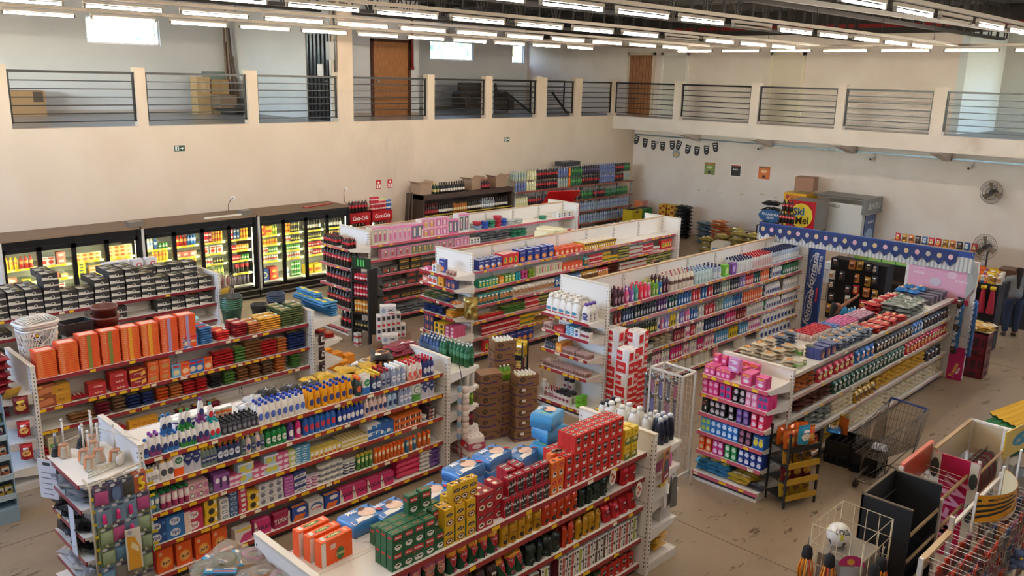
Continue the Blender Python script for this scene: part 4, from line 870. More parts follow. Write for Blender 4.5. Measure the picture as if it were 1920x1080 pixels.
bx('obox_u','chocolate_box','orange upright chocolate box','box',.18,.05,.2,'#ee8c12',[('r',.1,.1,.9,.9,'#f09a2c'),('r',.2,.3,.8,.34,'#c8601c'),('r',.2,.5,.8,.54,'#c8601c'),('r',.2,.7,.8,.74,'#c8601c')])
bx('crate_s','egg_tray_stack','orange and blue egg tray','tray',.34,.34,.07,'#d0642c',[('r',0,.2,1,.5,'#4a7ab0')],topcol='#8a98a8')
bx('ricey','rice_carton','yellow carton with red print','carton',.34,.28,.2,'#cf9a1c',[('r',.06,.1,.3,.5,'#8a1c1c'),('r',.4,.5,.7,.9,'#8a1c1c'),('r',.75,.1,.95,.5,'#a8381c')],side=[('r',.1,.1,.4,.5,'#8a1c1c'),('r',.5,.5,.9,.9,'#8a1c1c')],topcol='#d8aa3a')
lbag('charc','black charcoal sack','#17181c','#2a2c34',.6,.4,.13,'charcoal_sack')
lbag('ricesack','orange rice sack','#c8622c','#d88a4a',.55,.38,.1,'rice_sack')
lbag('bluesack','blue grey sack','#4a6078','#6a8098',.5,.38,.1,'rice_sack')
lbag('goldbale','gold wrapped bale','#8f7c3a','#b09a4c',.45,.3,.16,'food_bale')
lbag('greybale','dark grey bale','#4a4440','#6a5a50',.5,.35,.12,'food_bale')

bt('pasta_can','tomato_can','red tomato can','can','can',.034,.1,'#b8182a',None,label=(.3,.6,'#e8c8c0'),n=8)
bt('veg_can','vegetable_can','golden vegetable can','can','can',.034,.1,'#d8a81c',None,label=(.3,.6,'#3a6a30'),n=8)
bt('milk_can','milk_can','silver white milk can','can','can',.034,.1,'#c8c8c0',None,label=(.3,.6,'#b03030'),n=8)
bt('dark_can','olive_jar','dark olive jar','jar','jar',.034,.12,'#26282c','#a8a048',label=(.2,.55,'#a8a048'),n=8,lid='lid')
bt('spice','spice_pot','small clear spice pot with pink cap','pot','tub',.026,.09,'#b89a92','#c8a8a4',label=(.2,.6,'#8a5a52'),n=8,lid='lid')
bt('deod','deodorant_can','silver deodorant can','can','aerosol',.025,.15,'#7a8078','#26282c',label=(.2,.6,'#b8b8b8'),n=8)
bt('deod_r','deodorant_can','red deodorant can','can','aerosol',.025,.15,'#a8182a','#d8d8d8',label=(.2,.6,'#26282c'),n=8)

rolls('neve2','toilet_roll_pack','red toilet roll pack with white script','toilet paper',.25,.25,.2,[('r',.02,.12,.98,.97,'#d8181c'),('t','Neve',.28,.58,.3,W,.3,.4),('t','Neve',.76,.58,.3,W,.3,.4),('r',.02,.0,.98,.12,'#efc8c0')],[('r',.02,.12,.8,.97,'#d8181c'),('t','Neve',.4,.55,.3,W,.3,.5)])
# ------------------------------------------------------------------ people
def skin(name,nodes,edges,m,parent,sub=2,root=0):
 """one continuous surface grown around a jointed chain; nodes [(x,y,z,rx,ry)]"""
 me=bpy.data.meshes.new(name);me.from_pydata([n[:3]for n in nodes],edges,[]);o=bpy.data.objects.new(name,me);COL.objects.link(o)
 sk=o.modifiers.new('s','SKIN');sk.use_smooth_shade=True
 for i,n in enumerate(nodes):me.skin_vertices[0].data[i].radius=(n[3],n[4]if len(n)>4 else n[3])
 me.skin_vertices[0].data[root].use_root=True
 ss=o.modifiers.new('u','SUBSURF');ss.levels=sub;ss.render_levels=sub
 bpy.context.view_layer.update();dg=bpy.context.evaluated_depsgraph_get()
 new=bpy.data.meshes.new_from_object(o.evaluated_get(dg));o.modifiers.clear();o.data=new;bpy.data.meshes.remove(me)
 new.materials.clear();new.materials.append(mat(m,'m')if isinstance(m,str)else m)
 for p_ in new.polygons:p_.use_smooth=True
 o.parent=parent;return o


def person(loc,rz,label,H=1.58,shirt='#8a8c8e',pants='#1f2c4a',skinc='#9a6a50',hair='#17120f',armL=None,armR=None,headturn=0,sleeves=.5,shoes='#2a2622',crop=False):
 r=empty('person',loc,rz);s=H/1.6;tag(r,label,'person')
 S=lambda L:[(x*s,y*s,z*s,*[q*s for q in rr])for x,y,z,*rr in L]
 aL=armL or[(-.2,0,1.3),(-.24,.0,1.05),(-.22,-.1,.84)];aR=armR or[(.2,0,1.3),(.24,0,1.05),(.22,-.1,.84)]
 body=[(0,0,.86,.11,.08),(0,0,1.0,.1,.075),(0,0,1.17,.125,.09),(0,0,1.29,.12,.085),(0,0,1.37,.05,.05),(0,-.01,1.43,.05,.055),(0,-.02,1.5,.075,.085),(0,-.015,1.57,.06,.07),(-.09,0,.8,.09,.09),(-.1,-.01,.46,.058,.06),(-.1,.01,.1,.036,.04),(-.1,-.1,.03,.035,.025),(.09,0,.8,.09,.09),(.1,-.01,.46,.058,.06),(.1,.01,.1,.036,.04),(.1,-.1,.03,.035,.025)]
 E=[(0,1),(1,2),(2,3),(3,4),(4,5),(5,6),(6,7),(0,8),(8,9),(9,10),(10,11),(0,12),(12,13),(13,14),(14,15)]
 def arm(A):
  i=len(body);body.append((*A[0],.052,.052));body.append((*A[1],.038,.038));body.append((*A[2],.024,.026));E.extend([(3,i),(i,i+1),(i+1,i+2)])
  d=(Vector(A[2])-Vector(A[1])).normalized();side=d.cross(Vector((0,0,1))if abs(d.z)<.9 else Vector((0,1,0))).normalized()
  palm=Vector(A[2])+d*.06;body.append((*palm,.03,.018));E.append((i+2,i+3))
  for k in range(4):
   a=palm+side*(.022-k*.0145)+d*.025;c=a+d*(.03+.004*(k in(1,2)))-d.cross(side)*.006;e=c+d*.02-d.cross(side)*.016
   j=len(body);body.extend([(*a,.009,.009),(*c,.008,.008),(*e,.007,.007)]);E.extend([(i+3,j),(j,j+1),(j+1,j+2)])
  a=Vector(A[2])+d*.035+side*.03;e=a+d*.03+side*.012;j=len(body);body.extend([(*a,.01,.01),(*e,.008,.008)]);E.extend([(i+3,j),(j,j+1)])
 arm(aL);arm(aR)
 skin('body',S(body),E,skinc,r)
 # clothes
 def cl(name,L,E_,m):return skin(name,S(L),E_,m,r)
 top=[(0,.0,.82,.17,.14),(0,0,1.05,.145,.12),(0,0,1.2,.14,.11),(0,0,1.31,.125,.1),(0,0,1.37,.06,.06)]
 e2=[(0,1),(1,2),(2,3),(3,4)]
 for A in(aL,aR):
  i=len(top);mid=Vector(A[0]).lerp(Vector(A[1]),min(1,sleeves*1.6));top+=[(*A[0],.066,.066),(*mid,.058,.058)];e2+=[(3,i),(i,i+1)]
 cl('shirt',top,e2,shirt)
 cl('trousers',[(0,0,.99,.135,.11),(-.09,0,.78,.115,.12),(-.1,-.01,.46,.082,.085),(-.1,.01,.09,.066,.07),(.09,0,.78,.115,.12),(.1,-.01,.46,.082,.085),(.1,.01,.09,.066,.07)],[(0,1),(1,2),(2,3),(0,4),(4,5),(5,6)],pants)
 for sx_ in(-1,1):cl('shoe',[(sx_*.1,.04,.045,.05,.045),(sx_*.1,-.12,.035,.048,.035)],[(0,1)],shoes)
 cl('hair',[(0,.0,1.56,.08,.085),(0,.035,1.5,.085,.07),(0,.06,1.4,.06,.045),(0,.09,1.25,.045,.03),(0,.09,1.1,.03,.02)],[(0,1),(1,2),(2,3),(3,4)],hair)
 b=MB()
 for x in(-.03,.03):b.surf(lambda u,v:(s*(x+.011*math.sin(PI*v)*math.cos(2*PI*u)),s*(-.098+.006*math.sin(PI*v)*math.sin(2*PI*u)),s*(1.505+.007*math.cos(PI*v))),8,6,mat('#e8e0d8','p'),flip=True);b.surf(lambda u,v:(s*(x+.005*math.sin(PI*v)*math.cos(2*PI*u)),s*(-.103+.003*math.sin(PI*v)*math.sin(2*PI*u)),s*(1.505+.005*math.cos(PI*v))),8,6,K,flip=True)
 b.obj('eyes',r)
 b=MB();b.tube([(0,-.1*s,1.5*s),(0,-.118*s,1.475*s),(0,-.108*s,1.468*s)],[.007*s,.013*s,.01*s],mat(skinc,'m'),8)
 for x in(-1,1):b.surf(lambda u,v:(s*x*(.078+.01*math.sin(PI*v)),s*(-.01+.018*math.sin(PI*v)*math.cos(2*PI*u)),s*(1.495+.028*math.cos(PI*v))),8,6,mat(skinc,'m'))
 b.obj('nose_and_ears',r);b=MB();b.tube([(-.022*s,-.1*s,1.446*s),(0,-.106*s,1.444*s),(.022*s,-.1*s,1.446*s)],.005*s,mat('#8a3f3a','m'),6);b.obj('mouth',r)
 return r
person((20.25,4.72,0),PI/2+.55,'woman in grey shirt and jeans standing at the checkout, back turned',1.56,'#6c6e70','#1e2a44',armL=[(-.2,-.02,1.3),(-.26,-.1,1.08),(-.2,-.32,1.02)],armR=[(.2,-.02,1.3),(.26,-.12,1.08),(.16,-.34,1.02)])
person((14.2,6.0,0),.75,'woman with dark hair reaching over the snack gondola',1.56,'#1a1a20','#1c1c22','#8a5a44',armR=[(.19,-.04,1.32),(.3,-.2,1.42),(.36,-.42,1.56)],armL=[(-.2,-.04,1.3),(-.25,-.12,1.1),(-.2,-.2,.95)])
person((14.55,10.05,0),PI,'person with dark hair seen over the detergent gondola',1.6,'#3a3438','#26262c')
# ------------------------------------------------------------------ room shell
M_WALL=wallmat('plaster_lower','#cebba6','#d3c1ad',1.2,[('#b5a494',.35,.56,.8,(1,1,.6)),('#877464',2.2,.74,.84,(1,1,.8))])
M_WALLU=wallmat('plaster_upper','#c6c8cc','#cccdd0',1.0)
M_WALLB=wallmat('plaster_side','#d2c5ba','#dacfc5',1.0,[('#b09a86',.4,.62,.8,(1,1,.7))])
M_FLOOR=wallmat('concrete','#8f7c66','#9c8972',.6,[('#76644f',.5,.5,.75,(1,1,1)),('#56432f',3.2,.6,.66,(1,2.4,1))],rough=.38)
M_TILE=wallmat('floor_tile','#b4b6b8','#bfc1c3',1.5,rough=.18)
M_STEEL=mat('#2e2a28','m');M_ROOF=wallmat('roof_sheet','#4a4744','#5a5754',6,rough=.6)
ZM=3.96;YA=19.0;XB=25.6;YU=24.5;XBAL=24.3;ZR=7.4


def S_(name,b):return struct(b.obj(name))


b=MB();b.box(-6,-6,-.1,40,30,0,M_FLOOR)
for yy in(-2,1.6,3.0,9.9,16.4):b.box(-6,yy,0,25.6,yy+.012,.0012,mat('#6a5a4a','m'))
for xx in(1.5,8.2,17.9,22):b.box(xx,-6,0,xx+.012,19,.0012,mat('#6a5a4a','m'))
S_('floor',b)


def holes_wall(name,axis,c0,c1,u0,u1,z0,z1,holes,m):
 """thick wall with rectangular openings; axis 'x': runs along X at Y c0..c1"""
 b=MB();us=sorted({u0,u1,*[h[0]for h in holes],*[h[1]for h in holes]})
 for a,e in zip(us,us[1:]):
  seg=[(z0,z1)]
  for h in holes:
   if h[0]<=a and e<=h[1]:seg=[(z0,h[2]),(h[3],z1)]
  for p,q in seg:
   if q-p>.001:
    if axis=='x':b.box(a,c0,p,e,c1,q,m)
    else:b.box(c0,a,p,c1,e,q,m)
 return S_(name,b)


b=MB();b.box(-6,YA,0,XB,YA+.18,ZM,M_WALL);S_('wall_back',b)
b=MB();b.box(-6,YA+.18,ZM-.2,XB,YU+.2,ZM,M_TILE);S_('floor_mezzanine',b)
WIN=[(6.35,6.62,5.85,6.55),(8.75,10.72,5.8,6.5),(20.55,22.65,5.73,6.41),(24.75,25.4,5.72,6.42)]
holes_wall('wall_mezzanine_back','x',YU,YU+.2,-6,XB,ZM,ZR,WIN,M_WALLU)
b=MB();b.box(-6,YU-.02,ZM,12.9,YU,ZM+.1,'#a89a90');b.box(17.4,YU-.02,ZM,XB,YU,ZM+.1,mat('#8a8078'));S_('baseboard_back',b)
for i,(a,c,z0,z1)in enumerate(WIN):
 b=MB();f=mat('#e8e8ea','p');g=mat('#c8e0e8','t')
 for q in((a,z0,c,z0+.04),(a,z1-.04,c,z1),(a,z0,a+.04,z1),(c-.04,z0,c,z1)):b.box(q[0],YU+.06,q[1],q[2],YU+.12,q[3],f)
 if c-a>1:b.box(c-.14,YU+.06,z0,c-.12,YU+.12,z1,f)
 o=S_(f'window_{i + 1}',b)
 p_=MB();p_.box(a+.04,YU+.085,z0+.04,c-.04,YU+.09,z1-.04,mat('#dfeef2','t'));p_.obj('pane',o)
# partition with black door, recessed wall with brown door
holes_wall('wall_partition','y',12.9,13.05,YA+.18,YU,ZM,ZR,[],M_WALLU)
b=MB();b.box(13.05,21.3,ZM,17.4,21.45,ZR,M_WALLU);b.box(17.25,21.45,ZM,17.4,YU,ZR,M_WALLU);b.box(13.05,21.28,ZM,17.4,21.3,ZM+.09,'#9a8a7c');S_('wall_recess',b)
b=MB();b.box(12.86,YA,ZM,13.32,YA+.3,ZR,M_WALL);S_('trim_1',b)


def door(n,axis,c,u0,u1,z1,col,frame,ribs=0,fin='w',side=-1,planks=0,knob=.1,label=None):
 b=MB();q=side*.03
 def B(u,v,za,zb,t0,t1,m):
  if axis=='x':b.box(min(u,v),min(c+t0,c+t1),za,max(u,v),max(c+t0,c+t1),zb,m)
  else:b.box(min(c+t0,c+t1),min(u,v),za,max(c+t0,c+t1),max(u,v),zb,m)
 B(u0,u1,ZM,z1,0,side*.03,mat(col,fin))
 for k in range(planks):B(u0+(u1-u0)*(k+1)/(planks+1)-.005,u0+(u1-u0)*(k+1)/(planks+1)+.005,ZM,z1,side*.03,side*.033,mat('#5a3018','m'))
 for k in range(ribs):
  u=u0+(u1-u0)*(k+.5)/ribs;B(u-.03,u+.03,ZM+.03,z1-.04,side*.03,side*.06,mat('#0c0c10','p'))
 o=S_(f'door_{n}',b)
 b=MB()
 B(u0-.09,u0,ZM,z1+.08,0,side*.06,frame);B(u1,u1+.09,ZM,z1+.08,0,side*.06,frame);B(u0-.09,u1+.09,z1,z1+.08,0,side*.06,frame)
 b.obj('door_frame',o)
 b=MB();u=u0+knob;B(u-.012,u+.09,ZM+1.0,ZM+1.03,side*.03,side*.09,STEEL);b.obj('door_handle',o)


door(1,'y',12.9,19.35,20.45,6.2,'#24242a',mat('#c8c8c8','m'),ribs=6,fin='p')
door(2,'x',21.3,15.65,16.95,6.12,'#a86a2c',mat('#4c2818','m'))
# wall over the right side and its recess
U_B=ZR
b=MB();b.box(XB,8.25,ZM,XB+.2,YU+.2,ZR,M_WALLB);S_('wall_mezzanine_right',b)
b=MB();b.box(XB,8.05,ZM,28.9,8.25,ZR,mat('#c9d2d2','m'));S_('wall_recess_side',b)
holes_wall('wall_recess_end','y',28.9,29.1,-6,8.25,ZM,ZR,[(4.9,6.55,5.3,6.35)],mat('#cdcdc6','m'))
b=MB();b.box(28.94,4.9,5.3,29.0,6.55,5.36,mat('#eeeeee'));b.box(28.94,4.9,6.3,29.0,6.55,6.35,mat('#eeeeee'));b.box(28.94,6.5,5.3,29.0,6.55,6.35,mat('#eeeeee'));b.box(28.94,5.7,5.3,29.0,5.74,6.35,mat('#eeeeee'))
o=S_('window_5',b);b=MB();b.box(28.97,4.9,5.36,28.975,6.5,6.3,mat('#e8eeee','t'));b.obj('pane',o)
door(3,'y',XB,18.35,19.35,6.06,'#a46a3c',mat('#c9bba6','m'),planks=6,knob=.85)
door(4,'y',XB,16.95,17.9,6.06,'#cfcac0',mat('#dcd8ce','m'),fin='p')
door(5,'y',XB,12.75,13.75,6.06,'#cfc4b0',mat('#d8cdb8','m'),fin='p')
# lower right wall, balcony slab
b=MB();b.box(XB,-6,0,XB+.2,YA,ZM-.44,M_WALLB);S_('wall_right',b)
b=MB();b.box(XBAL,-6,ZM-.44,XBAL+.2,YA,ZM,M_WALLB);b.box(XBAL+.2,-6,ZM-.2,28.9,YA,ZM,M_TILE);S_('floor_balcony',b)
b=MB()
for y in(16.3,13.6,10.9,8.2,5.4):
 b.add([(XBAL+.2,y-.12,ZM-.2),(XBAL+.2,y+.12,ZM-.2),(XB,y+.12,ZM-.2),(XB,y-.12,ZM-.2),(XBAL+.2,y-.12,ZM-.5),(XBAL+.2,y+.12,ZM-.5),(XB,y+.12,ZM-.75),(XB,y-.12,ZM-.75)],[(4,5,6,7),(0,3,7,4),(1,5,6,2),(0,4,5,1)],M_WALLB)
S_('trim_2',b)
holes_wall('wall_left','y',-6,-5.8,-6,30,0,ZR,[(9,22,5.2,6.6)],M_WALLU)  # unseen opening, added to let daylight in from the left
holes_wall('wall_front','x',-6,-5.8,-6,29.2,0,ZR,[(22,27,5.2,6.4)],M_WALLU)  # opening out of view behind the camera, added as a daylight source
# roof: sheets, purlins, trusses
b=MB()
b.box(-6,-6,ZR,29.2,24.7,ZR+.06,M_ROOF)
for k in range(60):b.box(-6+k*.6,-6,ZR-.05,-6+k*.6+.3,24.7,ZR,M_ROOF)
S_('ceiling',b)
b=MB();b.box(XB-.12,-6,6.66,XB,YU,ZR,M_STEEL);b.box(XB-.16,3,6.82,XB-.12,17.5,6.93,mat('#7a1c1c','m'));S_('trim_3',b)
for n,(y,z0,x1)in enumerate(((3.4,6.45,25.4),(7.2,6.42,25.4),(10.9,6.42,25.4),(15.4,6.42,25.4),(19.8,6.7,25.4))):
 b=MB();x0=-5
 for z in(z0,ZR-.18):
  b.box(x0,y-.06,z,x1,y-.02,z+.07,M_STEEL);b.box(x0,y+.02,z,x1,y+.06,z+.07,M_STEEL)
 k=x0
 while k<x1-.4:
  for dx in(-.16,-.06,.06,.16):b.sq((k+dx*.4,y+(dx>0)*.06-.03,z0+.05),(k+dx*2.0,y+(dx>0)*.06-.03,ZR-.15),.025,.03,M_STEEL)
  b.sq((k+.65,y-.04,z0+.05),(k+.65,y-.04,ZR-.15),.03,.03,M_STEEL);b.sq((k+.72,y+.04,z0+.05),(k+.72,y+.04,ZR-.15),.03,.03,M_STEEL)
  k+=1.3
 o=b.obj('roof_truss');tag(o,['dark steel roof truss nearest the camera above the checkout side','dark steel roof truss above the snack shelves','dark steel roof truss over the middle aisles','dark steel roof truss above the toy shelves','dark steel roof truss farthest back above the mezzanine edge'][n],'roof truss')
for n,x in enumerate((4.5,9,13.5,18,22.5)):
 b=MB();b.box(x,-5.8,ZR-.2,x+.08,24.4,ZR-.06,M_STEEL)
 tag(b.obj('roof_purlin'),f'long steel purlin across the roof, {ORD[n + 1]} from the left','roof beam')
# railings on the back ledge
PX_=[(-60,12),(252,272),(462,482),(802,815),(912,924),(1009,1027),(1080,1093)]
posts=[(PY(a,131,YA).x,PY(c,140,YA).x)for a,c in PX_]
b=MB()
for a,c in posts:b.box(a,YA,ZM,c,YA+.2,5.2,M_WALL)
b.box(XBAL-.08,YA-.02,ZM,XBAL+.16,YA+.2,5.2,M_WALL)
S_('trim_4',b)
spans=[(posts[0][1],posts[1][0]),(posts[1][1],posts[2][0]),(posts[2][1],12.86),(13.32,posts[3][0]),(posts[3][1],posts[4][0]),(posts[4][1],posts[5][0]),(posts[5][1],posts[6][0]),(posts[6][1],XBAL-.08)]


def railing(p0,p1,label):
 a=Vector(p0);c=Vector(p1);r=empty('balcony_railing',a);tag(r,label,'railing',None)
 d=c-a;K_=BLACK
 MB().sq((0,0,1.12),d+Vector((0,0,1.12)),.05,.05,K_).obj('top_rail',r)
 for k in range(6):MB().sq(Vector((0,0,.12+k*.165)),d+Vector((0,0,.12+k*.165)),.02,.022,K_).obj('crossbar',r)
 e=d.normalized()*.03
 for q in(e,d-e):MB().sq(q+Vector((0,0,.1)),q+Vector((0,0,1.12)),.04,.04,K_).obj('end_post',r)


for i,(a,c)in enumerate(spans):railing((a,YA+.08,ZM),(c,YA+.08,ZM),f'black metal railing on the back ledge, {ORD[i + 1]} from the left')
pb=[1150]+[1262,1275,1406,1421,1568,1583,1748,1772]
ys=[PX(x,200,XBAL).y for x in pb[1:]]
b=MB()
for a,c in((ys[0],ys[1]),(ys[2],ys[3]),(ys[4],ys[5]),(ys[6],ys[7])):b.box(XBAL,c,ZM,XBAL+.2,a,5.2,M_WALLB)
S_('trim_5',b)
rs=[(YA,ys[0]),(ys[1],ys[2]),(ys[3],ys[4]),(ys[5],ys[6]),(ys[7],3.5)]
for i,(a,c)in enumerate(rs):railing((XBAL+.08,a,ZM),(XBAL+.08,c,ZM),f'black metal railing on the right balcony, {ORD[i + 1]} from the corner')
# stair opening rails on the mezzanine
for i,(a,c)in enumerate((((20.6,21.4),(22.6,21.4)),((23.0,21.4),(24.4,21.4)))):
 railing((a[0],a[1],ZM),(c[0],c[1],ZM),f'black inner railing beside the stairs, {ORD[i + 1]} from the left')
for i,(x0,x1)in enumerate(((20.3,21.9),(22.6,23.6))):
 b=MB();b.sq((x0,20.4,ZM+.75),(x1,20.4,ZM-.1),.05,.06,BLACK)
 tag(b.obj('stair_handrail'),f'sloping black handrail behind the back railing, {ORD[i + 1]} from the left','handrail')
for i,x in enumerate((20.35,22.75)):
 b=MB();b.box(x,21.3,ZM,x+.3,21.5,5.25,M_WALLU);S_(f'trim_{6 + i}',b)
# ------------------------------------------------------------------ ceiling tubes
def tubeunit(a,d,L,label,grp,on=True,col='#fff0dc',st=None):
 """single batten with one tube, hung on a channel"""
 n=MB();a=Vector(a);d=Vector(d).normalized()
 n.sq((0,0,.055),d*L+Vector((0,0,.055)),.042,.04,mat('#b4aca0','m'))
 for q in(0.02,L-.02):n.sq(d*q+Vector((0,0,-.02)),d*q+Vector((0,0,.06)),.04,.03,mat('#6a6258','p'))
 o=n.obj('tube_light',None,a);tag(o,label,'light',grp)
 t=MB();t.tube([d*.04,d*(L-.04)],.0145,mat(col,f'e{st or TUBE}')if on else mat('#c8c0b4','m'),8)
 t.obj('tube',o)


ROWS=[(3.85,5.6-1.36*6,20.5),(6.8,3.2-1.36*4,20.3),(9.85,3.2-1.36*3,19.9),(12.8,3.2-1.36*2,19.7),(15.75,3.0-1.36*2,20.3),(.95,-2.5,20.5)]
for i,(y,x0,x1)in enumerate(ROWS):
 b=MB();b.sq((x0-.5,y,6.12),(x1+.6,y,6.12),.05,.05,mat('#8e8478','s'))
 k=x0
 while k<x1:
  b.bar((k,y,6.12),(k,y,ZR-.2),.006,M_STEEL,4);k+=2.7
 tag(b.obj('light_rail'),f'long ceiling channel carrying tube lights, {ORD[i + 1] if i < 5 else "nearest"} row from the camera side','light rail')
 k=x0;j=0
 while k<x1-1:
  j+=1
  off=(i==0 and j==11)or(i==1 and j==11)or(i==2 and j==12)
  if j%1==0:tubeunit((k,y,6.0),(1,0,0),1.12,f'lit tube light, {ORD[j]} from left in {ORD[i + 1] if i < 5 else "nearest"} ceiling row' if not off else f'unlit tube light in the {ORD[i + 1] if i < 5 else "nearest"} ceiling row',f'tube lights in ceiling row {i + 1}',not off,'#fff0dc' if(i,j)!=(2,11)else '#e8f0ff')
  k+=1.36
b=MB();b.sq((20.9,15.9,6.12),(20.9,1.2,6.12),.05,.05,mat('#8e8478','s'));tag(b.obj('light_rail'),'ceiling channel crossing in front of the right balcony','light rail')
k=14.2;j=0
while k>2:
 j+=1;tubeunit((20.9,k,6.0),(0,-1,0),1.15,f'lit tube light, {ORD[j]} from left in the row before the balcony','tube lights before the balcony');k-=1.42
b=MB();b.sq((6,5.3,6.15),(24.9,5.0,6.3),.05,.06,mat('#8e8a84','s'));tag(b.obj('cable_tray'),'thin grey cable tray running under the roof to the right wall','cable tray')


# ------------------------------------------------------------------ shelving
RED='#9a2834';PINK='#cf7f86';TAGY='#e6bd22'


def rail(b,L,z,y=0,red=RED,tags=.16,dens=.5,seed=0):
 """price rail along x 0..L on the front of a shelf"""
 rnd=random.Random(seed)
 b.box(0,y-.012,z-.045,L,y,z+.004,mat(red,'p'),top=mat('#e6e1da','p'))
 x=.02
 while x<L-.1:
  if rnd.random()<dens:b.box(x,y-.015,z-.04,x+rnd.choice((.07,.08,.1)),y-.012,z-.006,mat(TAGY if rnd.random()<.8 else '#efe6c8','p'))
  x+=tags*rnd.uniform(.7,1.2)


def shelfset(root,bays,L,levels,depth,red,dens,seed,y0=0,flip=1,base=True,wid=None):
 """shelf parts in root's frame: front edge at y0, going inwards flip*depth"""
 w=L/bays
 for li,z in enumerate(levels):
  for k in range(bays):
   b=MB();a,c=y0,y0+flip*depth
   b.box(k*w+.004,min(a,c),z-.03,(k+1)*w-.004,max(a,c),z,WHITE)
   s=b.obj('shelf',root)
   b=MB();rail(b,w,z,0,red if isinstance(red,str)else red[(li+k)%len(red)],.15,dens if not isinstance(dens,list)else dens[li],seed*97+li*13+k)
   if flip<0:b.M=None;b.v=[(w-x,-y,q)for x,y,q in b.v]
   b.v=[(x+k*w,y+y0,q)for x,y,q in b.v];b.obj('price_rail',s)


def gondola(label,x0,x1,ylo,yhi,h,near,far,bays,red,dens,seed,name='gondola_shelving',midh=None,endL=True,endR=True,dn=.4,loc='gondola'):
 root=empty(name,(x0,ylo,0));tag(root,label,'shelves')
 L=x1-x0;D=yhi-ylo;mid=D/2
 shelfset(root,bays,L,near,mid-.12,red,dens,seed,y0=.1)
 shelfset(root,bays,L,far,mid-.12,red,dens,seed+5,y0=D-.1,flip=-1)
 mh=midh or near[0]
 b=MB();b.box(.01,mid-.018,.1,L-.01,mid+.018,mh,WHITE)
 w=L/bays
 for k in range(1,bays):
  for s in(-1,1):b.box(k*w-.004,mid+s*.02-.001,.1,k*w+.004,mid+s*.02+.001,mh,mat('#8a8580','m'))
 z=.45
 while z<mh-.1:b.box(.01,mid-.0195,z,L-.01,mid+.0195,z+.004,mat('#9a958e','m'));z+=.4
 b.obj('back_panel',root)
 if mh>near[0]+.1:
  b=MB();b.box(0,mid-.03,mh,L,mid+.03,mh+.025,mat('#c2a888','m'));b.obj('top_cap',root)
 for k in range(bays+1):
  b=MB();b.box(max(0,k*w-.03),mid-.035,0,min(L,k*w+.03),mid+.035,mh-.02,mat('#d5d0c8','p'))
  z=.2
  while z<mh-.06:
   b.box(k*w-.006,mid-.037,z,k*w+.006,mid-.035,z+.03,K);z+=.08
  b.obj('upright',root)
 b=MB();b.box(.02,.14,0,L-.02,D-.14,.09,mat('#2a2a2c','m'));b.obj('plinth',root)
 for e,x in((endL,0),(endR,L)):
  if not e:continue
  s=-1 if x==0 else 1;xa,xb=min(x,x+s*.05),max(x,x+s*.05)
  b=MB();b.box(xa,0,.0,xb,D,h,WHITE);b.box(xa-.004,-.004,h,xb+.004,D+.004,h+.03,mat('#d8cfc0','p'))
  zz=h-.38
  while zz>.2:
   b.box(xa-.002,.02,zz,xb+.002,D-.02,zz+.006,mat('#8a8580','m'));zz-=.4
  for yy in(.025,D-.035):
   z=.1
   while z<h-.03:
    b.box(xa-.003,yy,z,xb+.003,yy+.01,z+.018,K);z+=.05
  z=.1
  while z<h-.03:
   b.box((xa+xb)/2-.005,-.003,z,(xa+xb)/2+.005,0,z+.018,K);z+=.05
  b.obj('end_panel',root)
 return root


def endcap(label,X,Xp,y0,y1,levels,red,dens,seed,base=.1):
 """shelves on the end of a gondola; front edge at X, back at panel Xp"""
 s=1 if Xp>X else-1
 root=empty('end_shelves',(X,y1 if s>0 else y0,0),-PI/2 if s>0 else PI/2);tag(root,label,'shelves')
 L=y1-y0;D=abs(Xp-X)
 for li,z in enumerate(levels):
  b=MB();dd=0 if li<len(levels)-1 else-.04
  b.box(0,dd,z-.03,L,D,z,WHITE);sh=b.obj('shelf',root)
  b=MB();rail(b,L,z,dd,red,.17,dens,seed*31+li)
  b.obj('price_rail',sh)
  for x in(0,L):
   if li==len(levels)-1:continue
   c=MB();t=.006;xx=x+(t if x==0 else-t)
   vs=[(p,.04,z-.03)for p in(x,xx)]+[(p,D,z-.03)for p in(x,xx)]+[(p,D,z-.14)for p in(x,xx)]+[(p,.04,z-.055)for p in(x,xx)]
   c.add(vs,[(0,2,4,6),(1,7,5,3),(0,6,7,1),(6,4,5,7),(0,1,3,2),(2,3,5,4)],WHITE);c.obj('bracket',root)
 b=MB();b.box(0,-.04,0,L,D,levels[-1]-.03,mat('#dcd8d0','p'),front=mat('#dcd8d0','p'));b.box(.01,-.045,levels[-1]-.075,L-.01,-.04,levels[-1]-.03,mat('#1a1a1c','p'));b.obj('plinth',root)
 return root


LOWN=[1.43,1.14,.82,.47,.12]
gondola('low white gondola in front stacked with coffee boxes',3.0,6.92,4.65,5.67,1.62,[1.42,1.14,.80,.42,.12],[1.42,1.1,.8,.45,.12],4,'#8f2a2c',.18,1)
gondola('low white gondola stocked with cleaning bottles and soap boxes',3.0,6.92,7.9,8.92,1.62,LOWN,LOWN,4,'#98302c',[.75,.8,.65,.7,.5],2)
gondola('low white gondola with the tall orange pasta stacks',3.0,6.92,11.1,12.12,1.58,[1.39,1.0,.70,.35,.1],[1.39,1.0,.7,.35,.1],4,'#8c2c34',[.3,.7,.6,.6,.5],3)
gondola('low white gondola stacked with black food cartons',0.6,6.92,14.15,15.15,1.62,[1.40,1.10,.80,.45,.1],[1.4,1.1,.8,.45,.1],6,'#7c262c',.06,4)
gondola('long low snack gondola on the right',10.0,16.28,4.65,5.68,1.62,[1.5,1.17,.86,.5,.12],[1.5,1.17,.86,.5,.12],6,['#b9a99c','#b08a80'],.12,5,endR=False)
